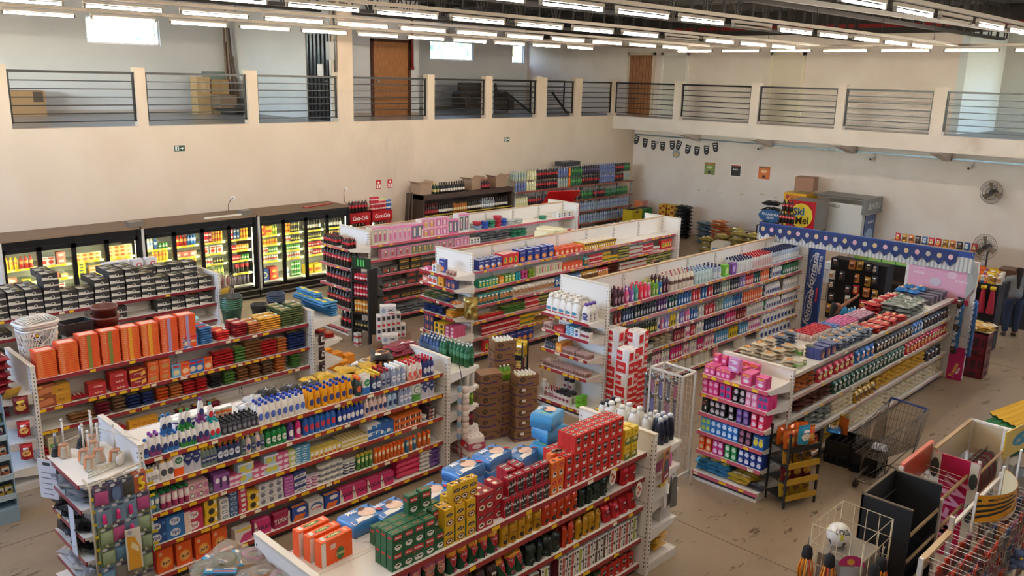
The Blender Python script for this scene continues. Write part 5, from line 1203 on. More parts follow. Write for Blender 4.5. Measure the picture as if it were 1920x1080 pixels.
gondola('tall white gondola full of detergent and softener bottles',10.25,16.9,7.88,8.88,2.08,[1.68,1.38,1.04,.735,.41,.12],[1.68,1.38,1.04,.735,.41,.12],7,['#b5606a','#ab5a64','#c9868c'],.5,6,midh=2.08)
gondola('tall white gondola with biscuit boxes and an empty top end',10.2,16.7,10.95,11.95,2.08,[1.74,1.41,1.09,.79,.47,.15],[1.74,1.41,1.09,.79,.47,.15],7,['#b86070','#c9868c','#b05560'],.45,7,midh=2.08)
gondola('tall white gondola with pink toy boxes',10.2,16.7,14.06,15.08,2.06,[1.745,1.43,1.1,.78,.5,.15],[1.745,1.43,1.1,.78,.5,.15],7,['#c05a6a'],.05,8,midh=2.06)
endcap('shelves on the end of the snack gondola holding pink pad boxes',9.35,9.95,4.67,5.62,[1.485,1.22,.955,.69,.42,.12],'#c4586a',.4,1)
endcap('shelves on the end of the detergent gondola holding white jugs',9.8,10.2,7.92,8.9,[1.55,1.28,.957,.65,.12],'#9c2c38',.6,2)
endcap('shelves on the end of the biscuit gondola',9.65,10.15,10.87,11.8,[1.77,1.545,1.27,1.01,.65,.12],'#9c2c38',.55,3)
endcap('shelves on the end of the toy gondola holding cola bottles',9.6,10.15,13.98,15.0,[1.78,1.39,.97,.55,.12],'#bf5660',.25,4)
endcap('shelves on the near end of the cleaning gondola with brushes',2.4,2.95,7.93,8.8,[1.40,1.14,.85,.6,.3,.1],'#8a2430',.1,5)
endcap('shelves on the near end of the pasta gondola with red snack bags',2.4,2.95,11.15,12.1,[1.25,.95,.65,.3,.1],'#a89c90',.0,6)
endcap('shelves on the far end of the coffee gondola with softener bottles',7.48,6.97,4.68,5.62,[1.41,1.13,.84,.5,.1],'#d8d0c2',0,7)
endcap('shelves on the far end of the cleaning gondola with green bottles',7.5,6.97,7.93,8.88,[1.41,1.13,.86,.56,.1],'#d8d0c2',0,8)
endcap('shelves on the far end of the pasta gondola with wafer packs',7.48,6.97,11.13,12.08,[1.42,1.05,.7,.4,.1],'#d8d0c2',0,9)
endcap('shelves on the near end of the coffee gondola under craft bags',2.4,2.95,4.68,5.62,[1.3,1.0,.7,.4,.1],'#d8d0c2',0,10)


def front(x0,yf,z,depth,place):return Shelf((x0,yf,z),(1,0,0),(0,1,0),z,0,depth,place)
def capL(X,y1,z,place,L=1):return Shelf((X,y1,z),(0,-1,0),(1,0,0),z,-PI/2,.5,place,L)
def capR(X,y0,z,place,L=1):return Shelf((X,y0,z),(0,1,0),(-1,0,0),z,PI/2,.5,place,L)
# ------------------------------------------------------------------ filling the shelves
def lv(x0,yf,zs,place,depth=.4,L=3.92):
 names=['top shelf','second shelf','third shelf','fourth shelf','fifth shelf','lowest shelf']
 out=[]
 for i,z in enumerate(zs):
  s=front(x0,yf,z,depth,f'{place} {names[i]}');s.len=L;s.maxr=9 if i==0 else 2 if(x0==10.0 and i>2)else(2 if i<3 and x0<5 and yf<9 else 1);out.append(s)
 for u,v in zip(out,out[1:]):v.gap=u.z-v.z
 for q in out[1:]:q.depth=.385
 if yf>8.5 and x0>9 or yf in(7.98,):out[0].depth=.385
 elif True:out[0].depth=.8
 return out


# coffee gondola
c1,c2,c3,c4,c5=lv(3.0,4.75,[1.42,1.14,.80,.42,.12],'coffee gondola')
c1.run('cof_g',.62,1.06,1,2,metric=True)
c1.run('cof_g',.62,1.06,2,2,metric=True,off=.1)
c1.run('cof_gr',770,816,3,1)
c1.run('cof_gr',1.07,1.5,1,1,metric=True,off=.1,z=.16,n=3)
c1.run('cof_g',.75,1.45,2,1,metric=True,off=.34,rgap=.02)
c1.run('cof_g',1.06,1.62,3,1,metric=True,off=.03,n=5)
c1.run('cof_g',.9,1.16,1,1,metric=True,off=.18,z=.32,n=2,jr=.2)
c1.run('cof_y',832,893,2,2);c1.run('cof_y',848,893,1,1,z=.33,n=3,off=.06)
c1.run('cof_y',836,850,1,2,off=.2)
c1.run('cof_m',895,924,3,2);c1.run('cof_m',926,944,2,2,off=.07)
c1.run('cof_p',946,1031,3,1);c1.run('cof_p',950,1031,1,1,z=.17,off=.05,n=5);c1.run('cof_p',948,985,2,1,z=.17,off=.17,jr=.2)
c1.run('cof_o',1033,1056,1,2);c1.run('cof_o',1033,1056,1,2,off=.14)
c1.run('cof_r',1059,1165,4,2);c1.run('cof_r',1075,1165,3,1,z=.33,off=.03,skip=0)
c1.run('cof_yg',1169,1195,2,2)
for i in range(3):spawn('toastbox',(3.36+i*.02,5.5-i*.13,1.421),.06,f'orange rice cake pack with green oval, {["rear", "middle", "front"][i]} one of three left of the green coffee',None)
for i,(x,y,z,r)in enumerate(((3.85,5.5,0,.1),(4.1,5.44,0,.1),(4.55,5.42,0,.2),(4.95,5.42,0,.1),(5.35,5.42,0,0),(4.95,5.42,.12,.1),(5.75,5.44,0,.2),(5.35,5.45,.12,.15))):
 spawn('milli',(x,y,1.421+z),r,f'blue diaper pack with baby picture, {["first", "second", "third", "fourth", "fifth", "sixth", "seventh", "eighth"][i]} from left behind the coffee','blue diaper packs')
for i,(x,y,z,r)in enumerate(((6.05,5.38,0,.3),(6.15,5.42,.16,-.1),(6.1,5.42,.32,.3))):
 spawn('milli_g',(x,y,1.421+z),r,['blue green diaper pack at the bottom of the pile beside red coffee boxes','blue green diaper pack in the middle of the pile beside red coffee','blue green diaper pack on top of the pile beside red coffee'][i],'blue green diaper packs')
c2.run('cbag_mel2',.55,1.06,2,1,metric=True);c2.run('cbag_mel2',800,838,2,1)
c2.run('cbag_mel',840,937,3,1);c2.run('cbag_y',940,1016,2,1,jr=.3);c2.run('cbag_o',1018,1084,2,1);c2.run('cbag_k',1086,1140,3,1,jr=.5)
c2.run('cbag_r',1166,1194,2,1)
c3.run('cbag_b',.5,1.4,2,1,metric=True);c3.run('cbag_b',893,935,2,1);c3.run('cbag_mel',938,986,2,1,jr=.5,tilt=-.25);c3.run('cbag_k',990,1052,3,1,jr=.8);c3.run('cbag_o',1055,1078,2,1,jr=.6);c3.run('cbag_y',1082,1128,2,1,jr=.6);c3.run('cbag_r',1135,1196,2,1,tilt=-.3)
c4.run('choc_y',1.5,1.9,2,1,metric=True);c4.run('nespr',2.05,2.5,1,2,metric=True,var=['nespr','nespr3','nespr2'],desc='white capsule box with coloured window');c4.run('nespr',2.62,3.88,1,2,metric=True,var=['nespr','nespr','nespr2','nespr','nespr3','nespr3','nespr'],desc='white capsule box with coloured window')
c5.run('cof_g',2.8,3.3,2,1,metric=True);c5.run('cof_r',3.3,3.85,2,1,metric=True);c5.run('cof_m',.9,2.6,1,1,metric=True)

# cleaning gondola
k1,k2,k3,k4,k5=lv(3.0,8.0,LOWN,'cleaning gondola')
k1.run('san_b',270,282,1,1,n=1);k1.run('san_p',283,305,2,1,n=2,off=.01);k1.run('san_b',306,338,2,1,n=3);k1.run('san_b',306,328,1,1,n=2,z=.2,off=.04)
k1.run('san_g',340,372,2,1,n=3);k1.run('san_g',340,364,1,1,n=2,z=.2,off=.04);k1.run('san_p',374,394,2,1,n=2);k1.run('san_p',376,388,1,1,n=1,z=.24,off=.04);k1.run('san_t',395,416,3,1,n=2);k1.run('san_t',393,405,1,1,n=1,z=.2,off=.04)
k1.run('wipes',330,406,2,1,off=.3,n=8);k1.run('wipes_o',408,438,1,1,off=.3,n=3)
k1.run('polish',419,490,5,1,n=8,off=.03,gap=0)
k1.run('bleach',485,575,3,1,n=8,off=.02);k1.run('bleach_y',580,664,3,1,n=7);k1.run('pinho',668,682,2,1,n=1);k1.run('refill',682,695,2,1,n=1)
k1.run('veja_n',698,716,4,1,n=2,off=.01);k1.run('veja_g',716,733,4,1,n=2);k1.run('veja_w',735,762,3,1,n=3);k1.run('vanish',764,794,4,1,n=3);k1.run('vanish_n',795,814,4,1,n=3)
far=lambda x0,x1,y0,y1,key,n,z,lab,grp:[spawn(key,(x0+(x1-x0)*(i+.5)/n+(R()-.5)*.05,y0+(y1-y0)*R(),z+(i%2)*P[key]['h']*.55),(R()-.5)*.7,f'{lab}, {ORD[i + 1]} from left',grp)for i in range(n)]
far(4.55,5.3,8.45,8.6,'bagk',6,1.431,'black bin bag pack behind the white bleach bottles','black bin bag packs')
far(4.35,4.7,8.45,8.6,'bags',3,1.431,'silver foil pack behind the wipes canisters','silver foil packs')
far(5.25,6.2,8.4,8.5,'bagy',7,1.431,'gold pasta bag in the front row behind the yellow bottles','gold pasta bags front')
far(5.3,6.25,8.6,8.72,'bagy',6,1.45,'gold pasta bag in the rear row behind the yellow bottles','gold pasta bags rear')
spawn('bagwh',(6.2,8.72,1.47),.3,'white pet food bag with brown head on the cleaning gondola',vi=0)
spawn('bagd',(6.45,8.68,1.55),-.6,'black snack bag with orange lettering lying above trigger sprays',vi=0)
spawn('bagd',(6.38,8.55,1.44),.5,'black snack bag underneath, behind the trigger sprays',vi=1)
far(6.4,6.9,8.72,8.82,'bago',3,1.44,'orange yellow snack bag beside the wine red bags','orange snack bags')
far(6.62,6.98,8.7,8.8,'bagw',4,1.5,'wine red snack bag at the far end of cleaning gondola','wine red snack bags')
k2.run('pump_w',276,300,2,1,n=3);k2.run('shower',302,328,2,1,n=2,gap=.01);k2.run('cif_o',329,345,1,1,n=1);k2.run('veja_p',346,378,1,1,n=2);k2.run('veja_y',380,408,2,1,n=4)
k2.run('veja_n',409,452,2,1,n=4);k2.run('mr_w',455,498,2,1,n=5,var=['veja_y','mr_w']);k2.run('cmt_g',500,540,2,1,n=4);k2.run('cmt_p',541,553,1,1,n=1);k2.run('cmt_m',554,568,1,1,n=1);k2.run('cmt_b',570,632,2,1,n=6)
k2.run('mr_b',634,683,2,1,n=6);k2.run('mr_w',685,727,2,1,n=5);k2.run('mr_l',728,746,2,1,n=2);k2.run('veja_w',750,773,2,1,n=3);k2.run('cif_g',775,790,1,1,n=1);k2.run('veja_p',791,815,1,1,n=2)
k3.run('air_g',283,302,2,1,n=2);k3.run('air_p',303,358,2,1,n=5);k3.run('cam',358,390,2,2,n=2);k3.run('polish',392,403,2,1,n=1);k3.run('lav',403,430,2,1,n=2)
k3.run('glade_p',430,450,2,2,n=2);k3.run('glade',450,475,2,2,n=2,var=['glade','glade_y']);k3.run('glade_p',476,500,2,2,n=2);k3.run('glade',501,520,2,2,n=2);k3.run('glade_p',521,542,2,3,n=2);k3.run('glade_g',543,556,2,3,n=1);k3.run('slab_b',557,580,2,7,n=2,skip=2)
k3.run('jarbox',582,640,2,1,n=7);k3.run('stick_y',642,690,2,2,n=7);k3.run('blu_w',692,712,2,2,n=2);k3.run('blu_n',713,738,2,1,n=2);k3.run('org_t',740,790,2,2,n=5);k3.run('paste_w',791,803,2,1,n=1);k3.run('dk_t',804,817,2,3,n=1)
k4.run('ype_n',280,313,2,2,n=1,jr=0);k4.run('ype_b',314,350,2,2,n=1,jr=0,layers=[2])if False else None
k4.run('ype_b',314,348,2,2,n=1,jr=0);k4.run('ype_r',350,380,2,2,n=1,jr=0);k4.run('soap_y',381,414,2,3,n=1,gap=.002);k4.run('soap_w',415,430,2,4,n=1);k4.run('soap_n',431,448,2,5,n=1);k4.run('soap_r',449,465,2,5,n=1);k4.run('soap_y',466,485,2,2,n=1)
k4.run('soap_g',487,532,2,3,n=3);k4.run('soap_p',534,552,2,6,n=1,skip=2);k4.run('limp',553,574,2,3,n=1);k4.run('paste_p',575,600,2,2,n=2);k4.run('paste_w',601,645,2,3,n=4);k4.run('paste_n',647,668,2,2,n=2);k4.run('ins_g',670,700,2,1,n=4);k4.run('ins_o',702,760,2,1,n=8);k4.run('ins_b',762,782,2,1,n=3,var=['ins_b','ins_o']);k4.run('ins_o',784,810,2,1,n=3)
k5.run('ace',.08,.88,2,1,metric=True,n=4,jit=.015);k5.run('tix_w',.93,1.15,2,2,metric=True,n=1);k5.run('tix',1.16,1.4,2,2,metric=True,n=1);k5.run('tix_d',1.41,1.65,2,2,metric=True,n=1);k5.run('omo_b',1.66,1.86,2,1,metric=True,n=1);k5.run('assim',1.87,2.09,2,2,metric=True,n=1)
k5.run('omo_b',2.1,2.3,1,2,metric=True,n=1);k5.run('tix',2.31,3.12,2,2,metric=True,n=4,jit=.01);k5.run('pkb',3.14,3.5,1,5,metric=True,n=1,off=.04);k5.run('pkb',3.34,3.6,1,4,metric=True,n=1,off=.04);k5.run('whb',3.56,3.76,1,7,metric=True,n=1);k5.run('pub',3.72,3.9,1,4,metric=True,n=1)

# pasta and biscuit gondola
q1,q2,q3,q4,q5=lv(3.0,11.2,[1.39,1.0,.70,.35,.1],'pasta gondola')
for i,(key,hh)in enumerate((('isa',13),('isa',15),('isa_g',17),('isa_g',17),('isa_y',17),('isa_y',17),('isa_p',18),('isa_p',18))):
 t0=.05+i*.262
 q1.run(key,t0,t0+.24,1,hh,metric=True,n=1,jit=.003,jr=.015)
q1.run('isa',.35,2.1,1,11,metric=True,n=6,off=.24,skip=1)
q1.run('ub_b',346,370,1,1,n=2,desc='upright blue and red wafer box');q1.run('fb_b',372,403,2,7,n=1);q1.run('fb_r',405,434,2,4,n=1);q1.run('fb_dr',437,468,2,6,n=1);q1.run('fb_bo',469,488,2,5,n=1);q1.run('fb_y',489,526,2,6,n=2,layers=6)if False else q1.run('fb_y',489,526,2,6,n=2)
q1.run('fb_g',528,550,3,8,n=1,skip=2);q1.run('fb_g',551,570,2,9,n=1,skip=2)
q2.run('bb_br',72,103,1,2,n=1);q2.run('bb_y',104,131,1,2,n=1);q2.run('cyl',133,165,1,1,n=4);q2.run('bb_r',168,200,2,2,n=1);q2.run('bb_r',206,244,2,3,n=1);q2.run('bb_ry',246,277,2,2,n=1);q2.run('bb_o',278,322,2,2,n=2)
q2.run('ub_l',323,340,1,1,n=1);q2.run('ub_o',341,355,1,1,n=1);q2.run('ub_b',356,382,2,1,n=2);q2.run('ub_o',383,400,2,1,n=1)
q2.run('ck_r',402,440,2,5,n=2);q2.run('ck_g',441,463,2,5,n=1);q2.run('ck_br',464,492,2,6,n=2);q2.run('ck_r',493,518,2,5,n=2);q2.run('ck_oc',519,543,2,5,n=1);q2.run('ck_n',544,572,2,6,n=2)
q3.run('ck_br',134,180,2,2,n=2);q3.run('ck_m',181,211,2,4,n=1);q3.run('ck_c',212,240,2,4,n=1);q3.run('ck_n',241,267,2,4,n=1);q3.run('ck_n',268,293,2,4,n=1);q3.run('ck_o',294,320,2,4,n=1);q3.run('ck_oc',321,345,2,4,n=1);q3.run('ck_r',346,392,2,4,n=2);q3.run('ck_k',394,420,2,4,n=1);q3.run('ck_g',422,444,2,4,n=1);q3.run('ck_br',446,492,2,4,n=2);q3.run('ck_c',494,514,2,4,n=1);q3.run('ck_oc',516,540,2,5,n=1);q3.run('ck_g',542,572,2,5,n=1)
q4.run('ck_r',74,92,1,2,n=1);q4.run('bread',93,113,1,1,n=1);q4.run('choc_y',245,296,2,1,n=3);q4.run('ck_r',212,243,2,3,n=1);q4.run('slab_b',297,330,2,3,n=2,desc='pale blue flat packet');q4.run('ck_m',332,420,1,3,n=3)
q5.run('ck_r',.05,1.2,1,3,metric=True,n=5);q5.run('ck_oc',1.3,3.6,1,2,metric=True,n=8)
# black carton gondola
d1,d2,d3,d4,d5=lv(.6,14.25,[1.40,1.10,.80,.45,.1],'black carton gondola',L=6.32)
hts=[4,4,4,3,3,5,4,3,3,3,3,4,3,4,3,3]
x=6.25;hh=[3,4,4,4,4,5,5,5,4,4,3,4,5,4,4,3,4,4,4,4,4,4,4,4,4]
t=6.26;k=0
hh=[2,3,3,3,4,5,5,4,3,3,6,4,4]+[4]*12
while t>.5:
 d1.run('egg',t-.236,t,2 if hh[k]>3 else 1,hh[k],metric=True,n=1,jit=.006,jr=.04,skip=1,desc=f'black food carton, {ORD[k + 1]} column from right');t-=.252;k+=1
d1.run('egg',5.2,6.2,1,4,metric=True,n=4,off=.4,skip=1,desc='black food carton in the row behind')
for i,t in enumerate((6.26,6.0,5.75,5.5,4.75,4.5,3.0,2.4)):
 d2.run('egg',t-.24,t,1,2 if i<5 else 1,metric=True,n=1,jit=.005,desc=f'black food carton, {ORD[i + 1]} column from right')
for i in range(7):d3.run('egg',5.9-i*.5-.24,5.9-i*.5,1,1+i%2,metric=True,n=1,jit=.02,jr=.1,desc=f'black food carton, {ORD[i + 1]} column from right')
d4.run('egg',.4,5.5,1,1,metric=True,n=10,jit=.02)
for i in range(4):spawn('tp_s',(5.35+i*.24,14.95,1.72),.1,f'white roll pack with red dot, {ORD[i + 1]} from left above the black cartons','white roll packs')
far(4.7,6.9,14.85,15.0,'whbag',9,1.5,'white wrapped bag behind the black cartons','white wrapped bags behind black cartons')
far(2.0,4.4,14.85,14.95,'whbag',6,1.55,'white wrapped bag at the left rear of black cartons','white wrapped bags rear left')
far(5.2,6.5,14.8,14.85,'foam2',0,1.5,'','')if False else None

# snack gondola, right
s1,s2,s3,s4,s5=lv(10.0,4.75,[1.5,1.17,.86,.5,.12],'snack gondola',L=6.25)
s1.run('l_bg',1442,1496,1,3,n=3,off=.38);s1.run('l_bg',1400,1462,1,4,n=3,off=.62);s1.run('l_bg',1478,1504,1,2,n=1,off=.12,jr=.5);s1.run('tub_c',1488,1505,1,1,n=1,off=.1);s1.run('tub_c',1500,1512,2,1,n=1,off=.3,desc='second green noodle cup');s1.run('l_gb',1464,1500,1,4,n=2,off=.62);s1.run('tub_c2',1500,1516,1,1,n=2,off=.05)
s1.run('bowl_k',1519,1533,1,3,n=1,off=.15);s1.run('bx_bl',1536,1568,2,1,n=3,off=.03)
s1.run('yak_r',1520,1560,7,1,n=8,off=.5,gap=0);s1.run('yak_b',1562,1578,6,1,n=4,off=.45,gap=0);s1.run('yak_p',1580,1610,7,1,n=8,off=.4,gap=0);s1.run('yak_k',1612,1640,6,1,n=8,off=.4,gap=0)
s1.run('l_gb',1572,1638,2,3,n=6,jr=.3);s1.run('l_rs',1642,1700,3,3,n=4,jr=.3);s1.run('l_rd',1640,1690,1,3,n=4,off=.45,jr=.4);s1.run('l_sv',1702,1738,2,3,n=4,jr=.3);s1.run('l_sv',1668,1700,1,2,n=3,off=.5)
s1.run('l_bu',1715,1742,2,2,n=2,off=.35,jr=.2);s1.run('bx_dg',1744,1776,3,2,n=4,off=.1);s1.run('yak_k',1690,1712,4,1,n=8,off=.55,gap=0);s1.run('sauce_o',1720,1745,1,1,n=4,off=.75);s1.run('sauce_y',1745,1765,1,1,n=4,off=.78);s1.run('sauce_g',1700,1722,1,1,n=4,off=.75)
s2.run('l_or',1491,1530,2,4,n=3,jr=.5);s2.run('s_rw',1532,1562,2,1,n=3);s2.run('s_rw',1564,1602,2,1,n=4,desc='red and gold biscuit bag');s2.run('s_bu',1604,1640,2,1,n=4);s2.run('s_kb',1642,1712,2,1,n=11);s2.run('s_bl',1713,1730,1,1,n=3);s2.run('s_db',1731,1779,2,1,n=8)
s3.run('l_br',1496,1560,2,5,n=5,jr=.4);s3.run('s_gn',1562,1696,2,1,n=18);s3.run('s_r',1698,1745,2,1,n=7);s3.run('s_rw',1746,1780,2,1,n=6)
s4.run('l_sv',1505,1560,2,6,n=4,jr=.2,desc='silver rice packet');s4.run('l_cr',1562,1600,2,5,n=4,jr=.3);s4.run('s_g',1602,1640,2,1,n=5);s4.run('l_go',1642,1735,2,5,n=10,jr=.3);s4.run('s_db',1736,1765,1,1,n=4)
s5.run('s_or',1522,1534,1,1,n=1);s5.run('l_go',1540,1590,2,5,n=4,jr=.3);s5.run('l_cr',1592,1660,2,5,n=8,jr=.3);s5.run('l_cr',1662,1765,2,3,n=12,jr=.3);s5.run('l_dk',1523,1538,2,4,n=2)

# detergent gondola
e1,e2,e3,e4,e5,e6=lv(10.25,7.98,[1.68,1.38,1.04,.735,.41,.12],'detergent gondola',L=6.65)
e1.run('dt_m',1152,1172,3,1,n=3);e1.run('dt_pk',1173,1182,3,1,n=1);e1.run('dt_v',1183,1191,3,1,n=1);e1.run('dt_t',1192,1198,2,1,n=1);e1.run('dt_r',1200,1215,3,1,n=2);e1.run('dt_pk',1216,1222,2,1,n=1);e1.run('dt_gy',1223,1236,4,1,n=2);e1.run('dt_b',1237,1242,2,1,n=1);e1.run('dt_m',1243,1256,4,1,n=2);e1.run('cream',1258,1302,3,1,n=6)
e1.run('clr_c',1305,1338,4,1,n=6);e1.run('clr_b',1340,1354,4,1,n=2);e1.run('pg',1356,1369,1,1,n=1);e1.run('pv',1370,1382,1,1,n=1);e1.run('clr_w',1383,1412,4,1,n=6);e1.run('clr_r',1413,1448,4,1,n=8);e1.run('clr_b',1449,1499,4,1,n=13)
def many(s,spec):
 for it in spec:s.run('b_'+it[0]if('b_'+it[0])in P else it[0],it[1],it[2],it[3]if len(it)>3 else 2,it[4]if len(it)>4 else 1,gap=.003)
many(e2,[('rdd',1152,1166),('db',1168,1188),('bk',1190,1232),('pur',1234,1252),('tl',1254,1270),('bl',1272,1297),('rr',1299,1314),('bl',1316,1327),('rr',1328,1338),('bk',1340,1352),('gng',1353,1370),('bk',1371,1386),('vio',1388,1398),('rr',1399,1413),('tl',1414,1426),('orr',1427,1442),('bk',1443,1447),('wn',1448,1466),('gg',1468,1498)])
many(e3,[('gyl',1184,1232),('wn',1233,1238),('pkk',1239,1246),('vio',1247,1256),('yl',1257,1268),('wht',1269,1275),('vio',1276,1284),('pkk',1285,1294),('bl',1295,1309),('wht',1311,1321),('rr',1323,1342),('gng',1344,1356),('sky',1358,1374),('bl',1375,1392),('orr',1394,1430),('bk',1431,1435),('wn',1436,1462),('wht',1470,1496)])
many(e4,[('deod_r',1184,1202,3,2),('deod',1204,1226,3,2),('l_bg',1228,1262,1,3),('rdd',1264,1285),('b_lil',1286,1294),('rr',1295,1304),('wht',1306,1320),('db',1322,1344),('pur',1345,1360),('mag',1362,1380),('rdd',1382,1399),('wht',1401,1432),('gg',1433,1436),('wn',1437,1463),('wn',1466,1495)])
many(e5,[('deod',1184,1196,3,1),('deod',1197,1222,3,2),('lil',1224,1240),('wht',1241,1256),('mag',1258,1280),('lil',1282,1293),('wht',1294,1307),('mag',1308,1320),('lil',1322,1340),('sky',1342,1366),('yl',1368,1384),('sky',1386,1402),('lil',1404,1424),('b_wn2',1430,1490,1)])
many(e6,[('cap_g',1184,1226,3),('cap_w',1228,1258,3),('gal_w',1262,1300,1),('gal_w',1302,1332,1),('gal_p',1336,1352,1),('gal_w',1380,1400,1),('b_wn2',1425,1482,1)])

# biscuit gondola
f1,f2,f3,f4,f5,f6=lv(10.2,11.05,[1.74,1.41,1.09,.79,.47,.15],'biscuit gondola',L=6.5)
f1.run('cer_nl',897,942,3,1,n=4);f1.run('cer_r',943,972,3,1,n=3);f1.run('cer_n',973,1040,3,1,n=5);f1.run('toy_or',1041,1094,2,1,n=6);f1.run('flask_y',1096,1156,5,1,n=14)
f2.run('tea_g',898,935,2,1,n=6);f2.run('tea_o',936,946,2,1,n=1);f2.run('tea_l',947,966,2,1,n=3);f2.run('can_t',967,978,2,2,n=2);f2.run('can_p',979,991,2,2,n=2);f2.run('can_l',992,1004,2,2,n=2);f2.run('rolls_c',1005,1054,1,1,n=10,var=['rolls_c','rolls_g','rolls_r']);f2.run('toy_or',1055,1092,2,1,n=5)
f2.run('s_t',1096,1104,1,1,n=2);f2.run('pasta_can',1105,1130,3,2,n=9);f2.run('veg_can',1131,1145,3,2,n=5);f2.run('veg_can',1146,1160,3,1,n=6);f2.run('dark_can',1161,1180,3,2,n=8);f2.run('milk_can',1181,1205,3,2,n=10);f2.run('pasta_can',1206,1225,3,2,n=8);f2.run('milk_can',1226,1238,3,1,n=5);f2.run('cer_r',1240,1258,2,1,n=4)
f3.run('s_t',898,935,2,1,n=5);f3.run('s_o',912,950,1,1,n=4,off=.1);f3.run('s_t',937,962,2,1,n=4,desc='teal and tan nut bag');f3.run('s_w',964,1040,2,1,n=12);f3.run('s_bl',1042,1090,2,1,n=9);f3.run('s_g',1092,1120,2,1,n=6);f3.run('s_r',1121,1140,2,1,n=4);f3.run('l_br',1142,1160,2,3,n=3);f3.run('milk_can',1162,1212,3,2,n=20);f3.run('dark_can',1214,1258,2,3,n=16)
f4.run('fb_r',902,945,2,2,n=5,desc='pink flat wafer packet');f4.run('ck_g',946,985,2,3,n=5);f4.run('pasta_can',986,1010,3,2,n=9);f4.run('dark_can',1011,1030,3,2,n=7)
f5.run('pasta_can',905,975,3,2,n=18,desc='red tomato can');f5.run('veg_can',977,1002,3,2,n=8);f5.run('s_g',1003,1030,2,1,n=5)
f6.run('cer_r',908,945,1,1,n=4);f6.run('cer_n',946,1000,1,1,n=5)
for i,(x,y,z,kk)in enumerate(((11.25,11.7,1.75,'foam'),(11.9,11.72,1.75,'foam'),(12.35,11.7,1.75,'foam'),(12.9,11.72,1.75,'foam2'),(13.3,11.72,1.75,'foam2'),(13.25,12.0,1.75,'foam2'),(13.7,11.7,1.75,'foam'),(14.2,11.72,1.75,'foam'))):
 spawn(kk,(x,y,z),.05*i,f'cream foam pack behind the biscuit boxes, {ORD[i + 1]} from left','cream foam packs')
for i in range(9):spawn('mugbox' if i not in(5,6,8)else 'mugbox_r',(14.2+i*.22,11.72,1.9),0,f'{"white" if i not in (5, 6, 8) else "white and red"} mug box behind the gondola top, {ORD[i + 1]} from left','mug boxes on the biscuit gondola')

# toy gondola
g1,g2,g3,g4,g5,g6=lv(10.2,14.16,[1.745,1.43,1.1,.78,.5,.15],'toy gondola',L=6.5)
g1.run('doll1',700,726,2,1,n=3);g1.run('doll2',728,772,2,1,n=5);g1.run('doll3',773,792,2,1,n=2,desc='teal pink toy box');g1.run('doll4',793,815,2,2,n=2);g1.run('doll5',816,840,2,2,n=2);g1.run('doll3',841,858,1,1,n=2);g1.run('doll6',860,880,2,1,n=2)
g1.run('tp_r',893,906,2,1,n=1,z=.1);g1.run('tp_l',895,907,1,1,n=1);g1.run('tp_b',908,920,2,2,n=1,desc='dark blue plastic food tub');g1.run('tp_g',921,932,2,2,n=1);g1.run('tp_r',933,942,2,3,n=1);g1.run('tp_b',943,953,2,2,n=1);g1.run('tp_w',955,985,2,1,n=2);g1.run('tp_w',890,935,2,1,n=3,off=.2,desc='wide clear food tub');g1.run('tp_g',1015,1030,1,1,n=1,off=.1);g1.run('mugbox',1045,1072,2,1,n=3)
g2.run('clr1',717,742,1,1,n=2);g2.run('clr1',746,770,1,1,n=2,desc='pink trimmed toy box');g2.run('clr2',772,812,1,1,n=4);g2.run('clr1',814,850,1,1,n=3);g2.run('doll5',852,880,1,1,n=2);g2.run('mugbox',882,900,1,1,n=3);g2.run('l_clr',902,960,1,3,n=4);g2.run('tp_g',962,990,1,2,n=3)
g3.run('car3',718,745,1,1,n=2);g3.run('car2',748,790,1,1,n=2,layers=2)if False else g3.run('car2',748,790,1,2,n=2);g3.run('car1',792,822,1,1,n=2);g3.run('car3',824,850,1,2,n=2)
g4.run('car3',720,760,1,1,n=3);g4.run('car1',762,800,1,2,n=2);g4.run('car3',802,830,1,2,n=2)
g5.run('car1',712,750,1,1,n=2);g5.run('car2',752,790,1,1,n=2);g5.run('car3',791,815,1,1,n=2)
g6.run('l_clr',735,800,1,3,n=5,jr=.4)

# end shelves
LVn=['top shelf','second shelf','third shelf','fourth shelf','fifth shelf','lowest shelf']
p=[capL(9.35,5.62,z,f'pad end {LVn[i]}',.95)for i,z in enumerate([1.485,1.22,.955,.69,.42,.12])]
p[0].run('pads_s',1320,1340,3,1,n=2,jr=.1);p[0].run('pads_s',1342,1368,2,1,n=3);p[0].run('pads_l',1362,1384,1,2,z=.12,n=1,off=.04);p[0].run('pads_p',1388,1408,3,1,n=1);p[0].run('pads_p',1414,1436,2,1,n=1,jr=.05);p[0].run('pads_s',1350,1400,2,1,n=4,off=.3,z=0);p[0].run('pads_p',1330,1420,1,1,n=4,off=.42);p[0].run('pads_s',1335,1375,1,1,n=3,off=.2,z=.12)
p[1].run('q_pk',1316,1346,2,2,n=3);p[1].run('q_pn',1347,1370,2,2,n=2);p[1].run('q_k',1372,1396,2,2,n=2);p[1].run('q_lp',1397,1418,2,2,n=2);p[1].run('q_pn',1419,1440,4,2,n=2)
p[2].run('q_kb',1314,1327,2,1,n=1);p[2].run('q_k',1329,1358,2,2,n=3);p[2].run('q_k',1362,1376,2,2,n=1);p[2].run('q_pu',1378,1403,2,2,n=2);p[2].run('q_hr',1405,1432,4,2,n=2)
p[3].run('q_g',1314,1330,2,2,n=2);p[3].run('q_b',1331,1382,2,2,n=5);p[3].run('q_dm',1383,1408,2,2,n=2);p[3].run('q_by',1410,1438,2,1,n=2)
p[4].run('q_o',1308,1333,2,2,n=2);p[4].run('q_m',1335,1354,2,2,n=2);p[4].run('q_gr',1356,1380,2,2,n=2);p[4].run('q_n',1382,1434,2,2,n=4)
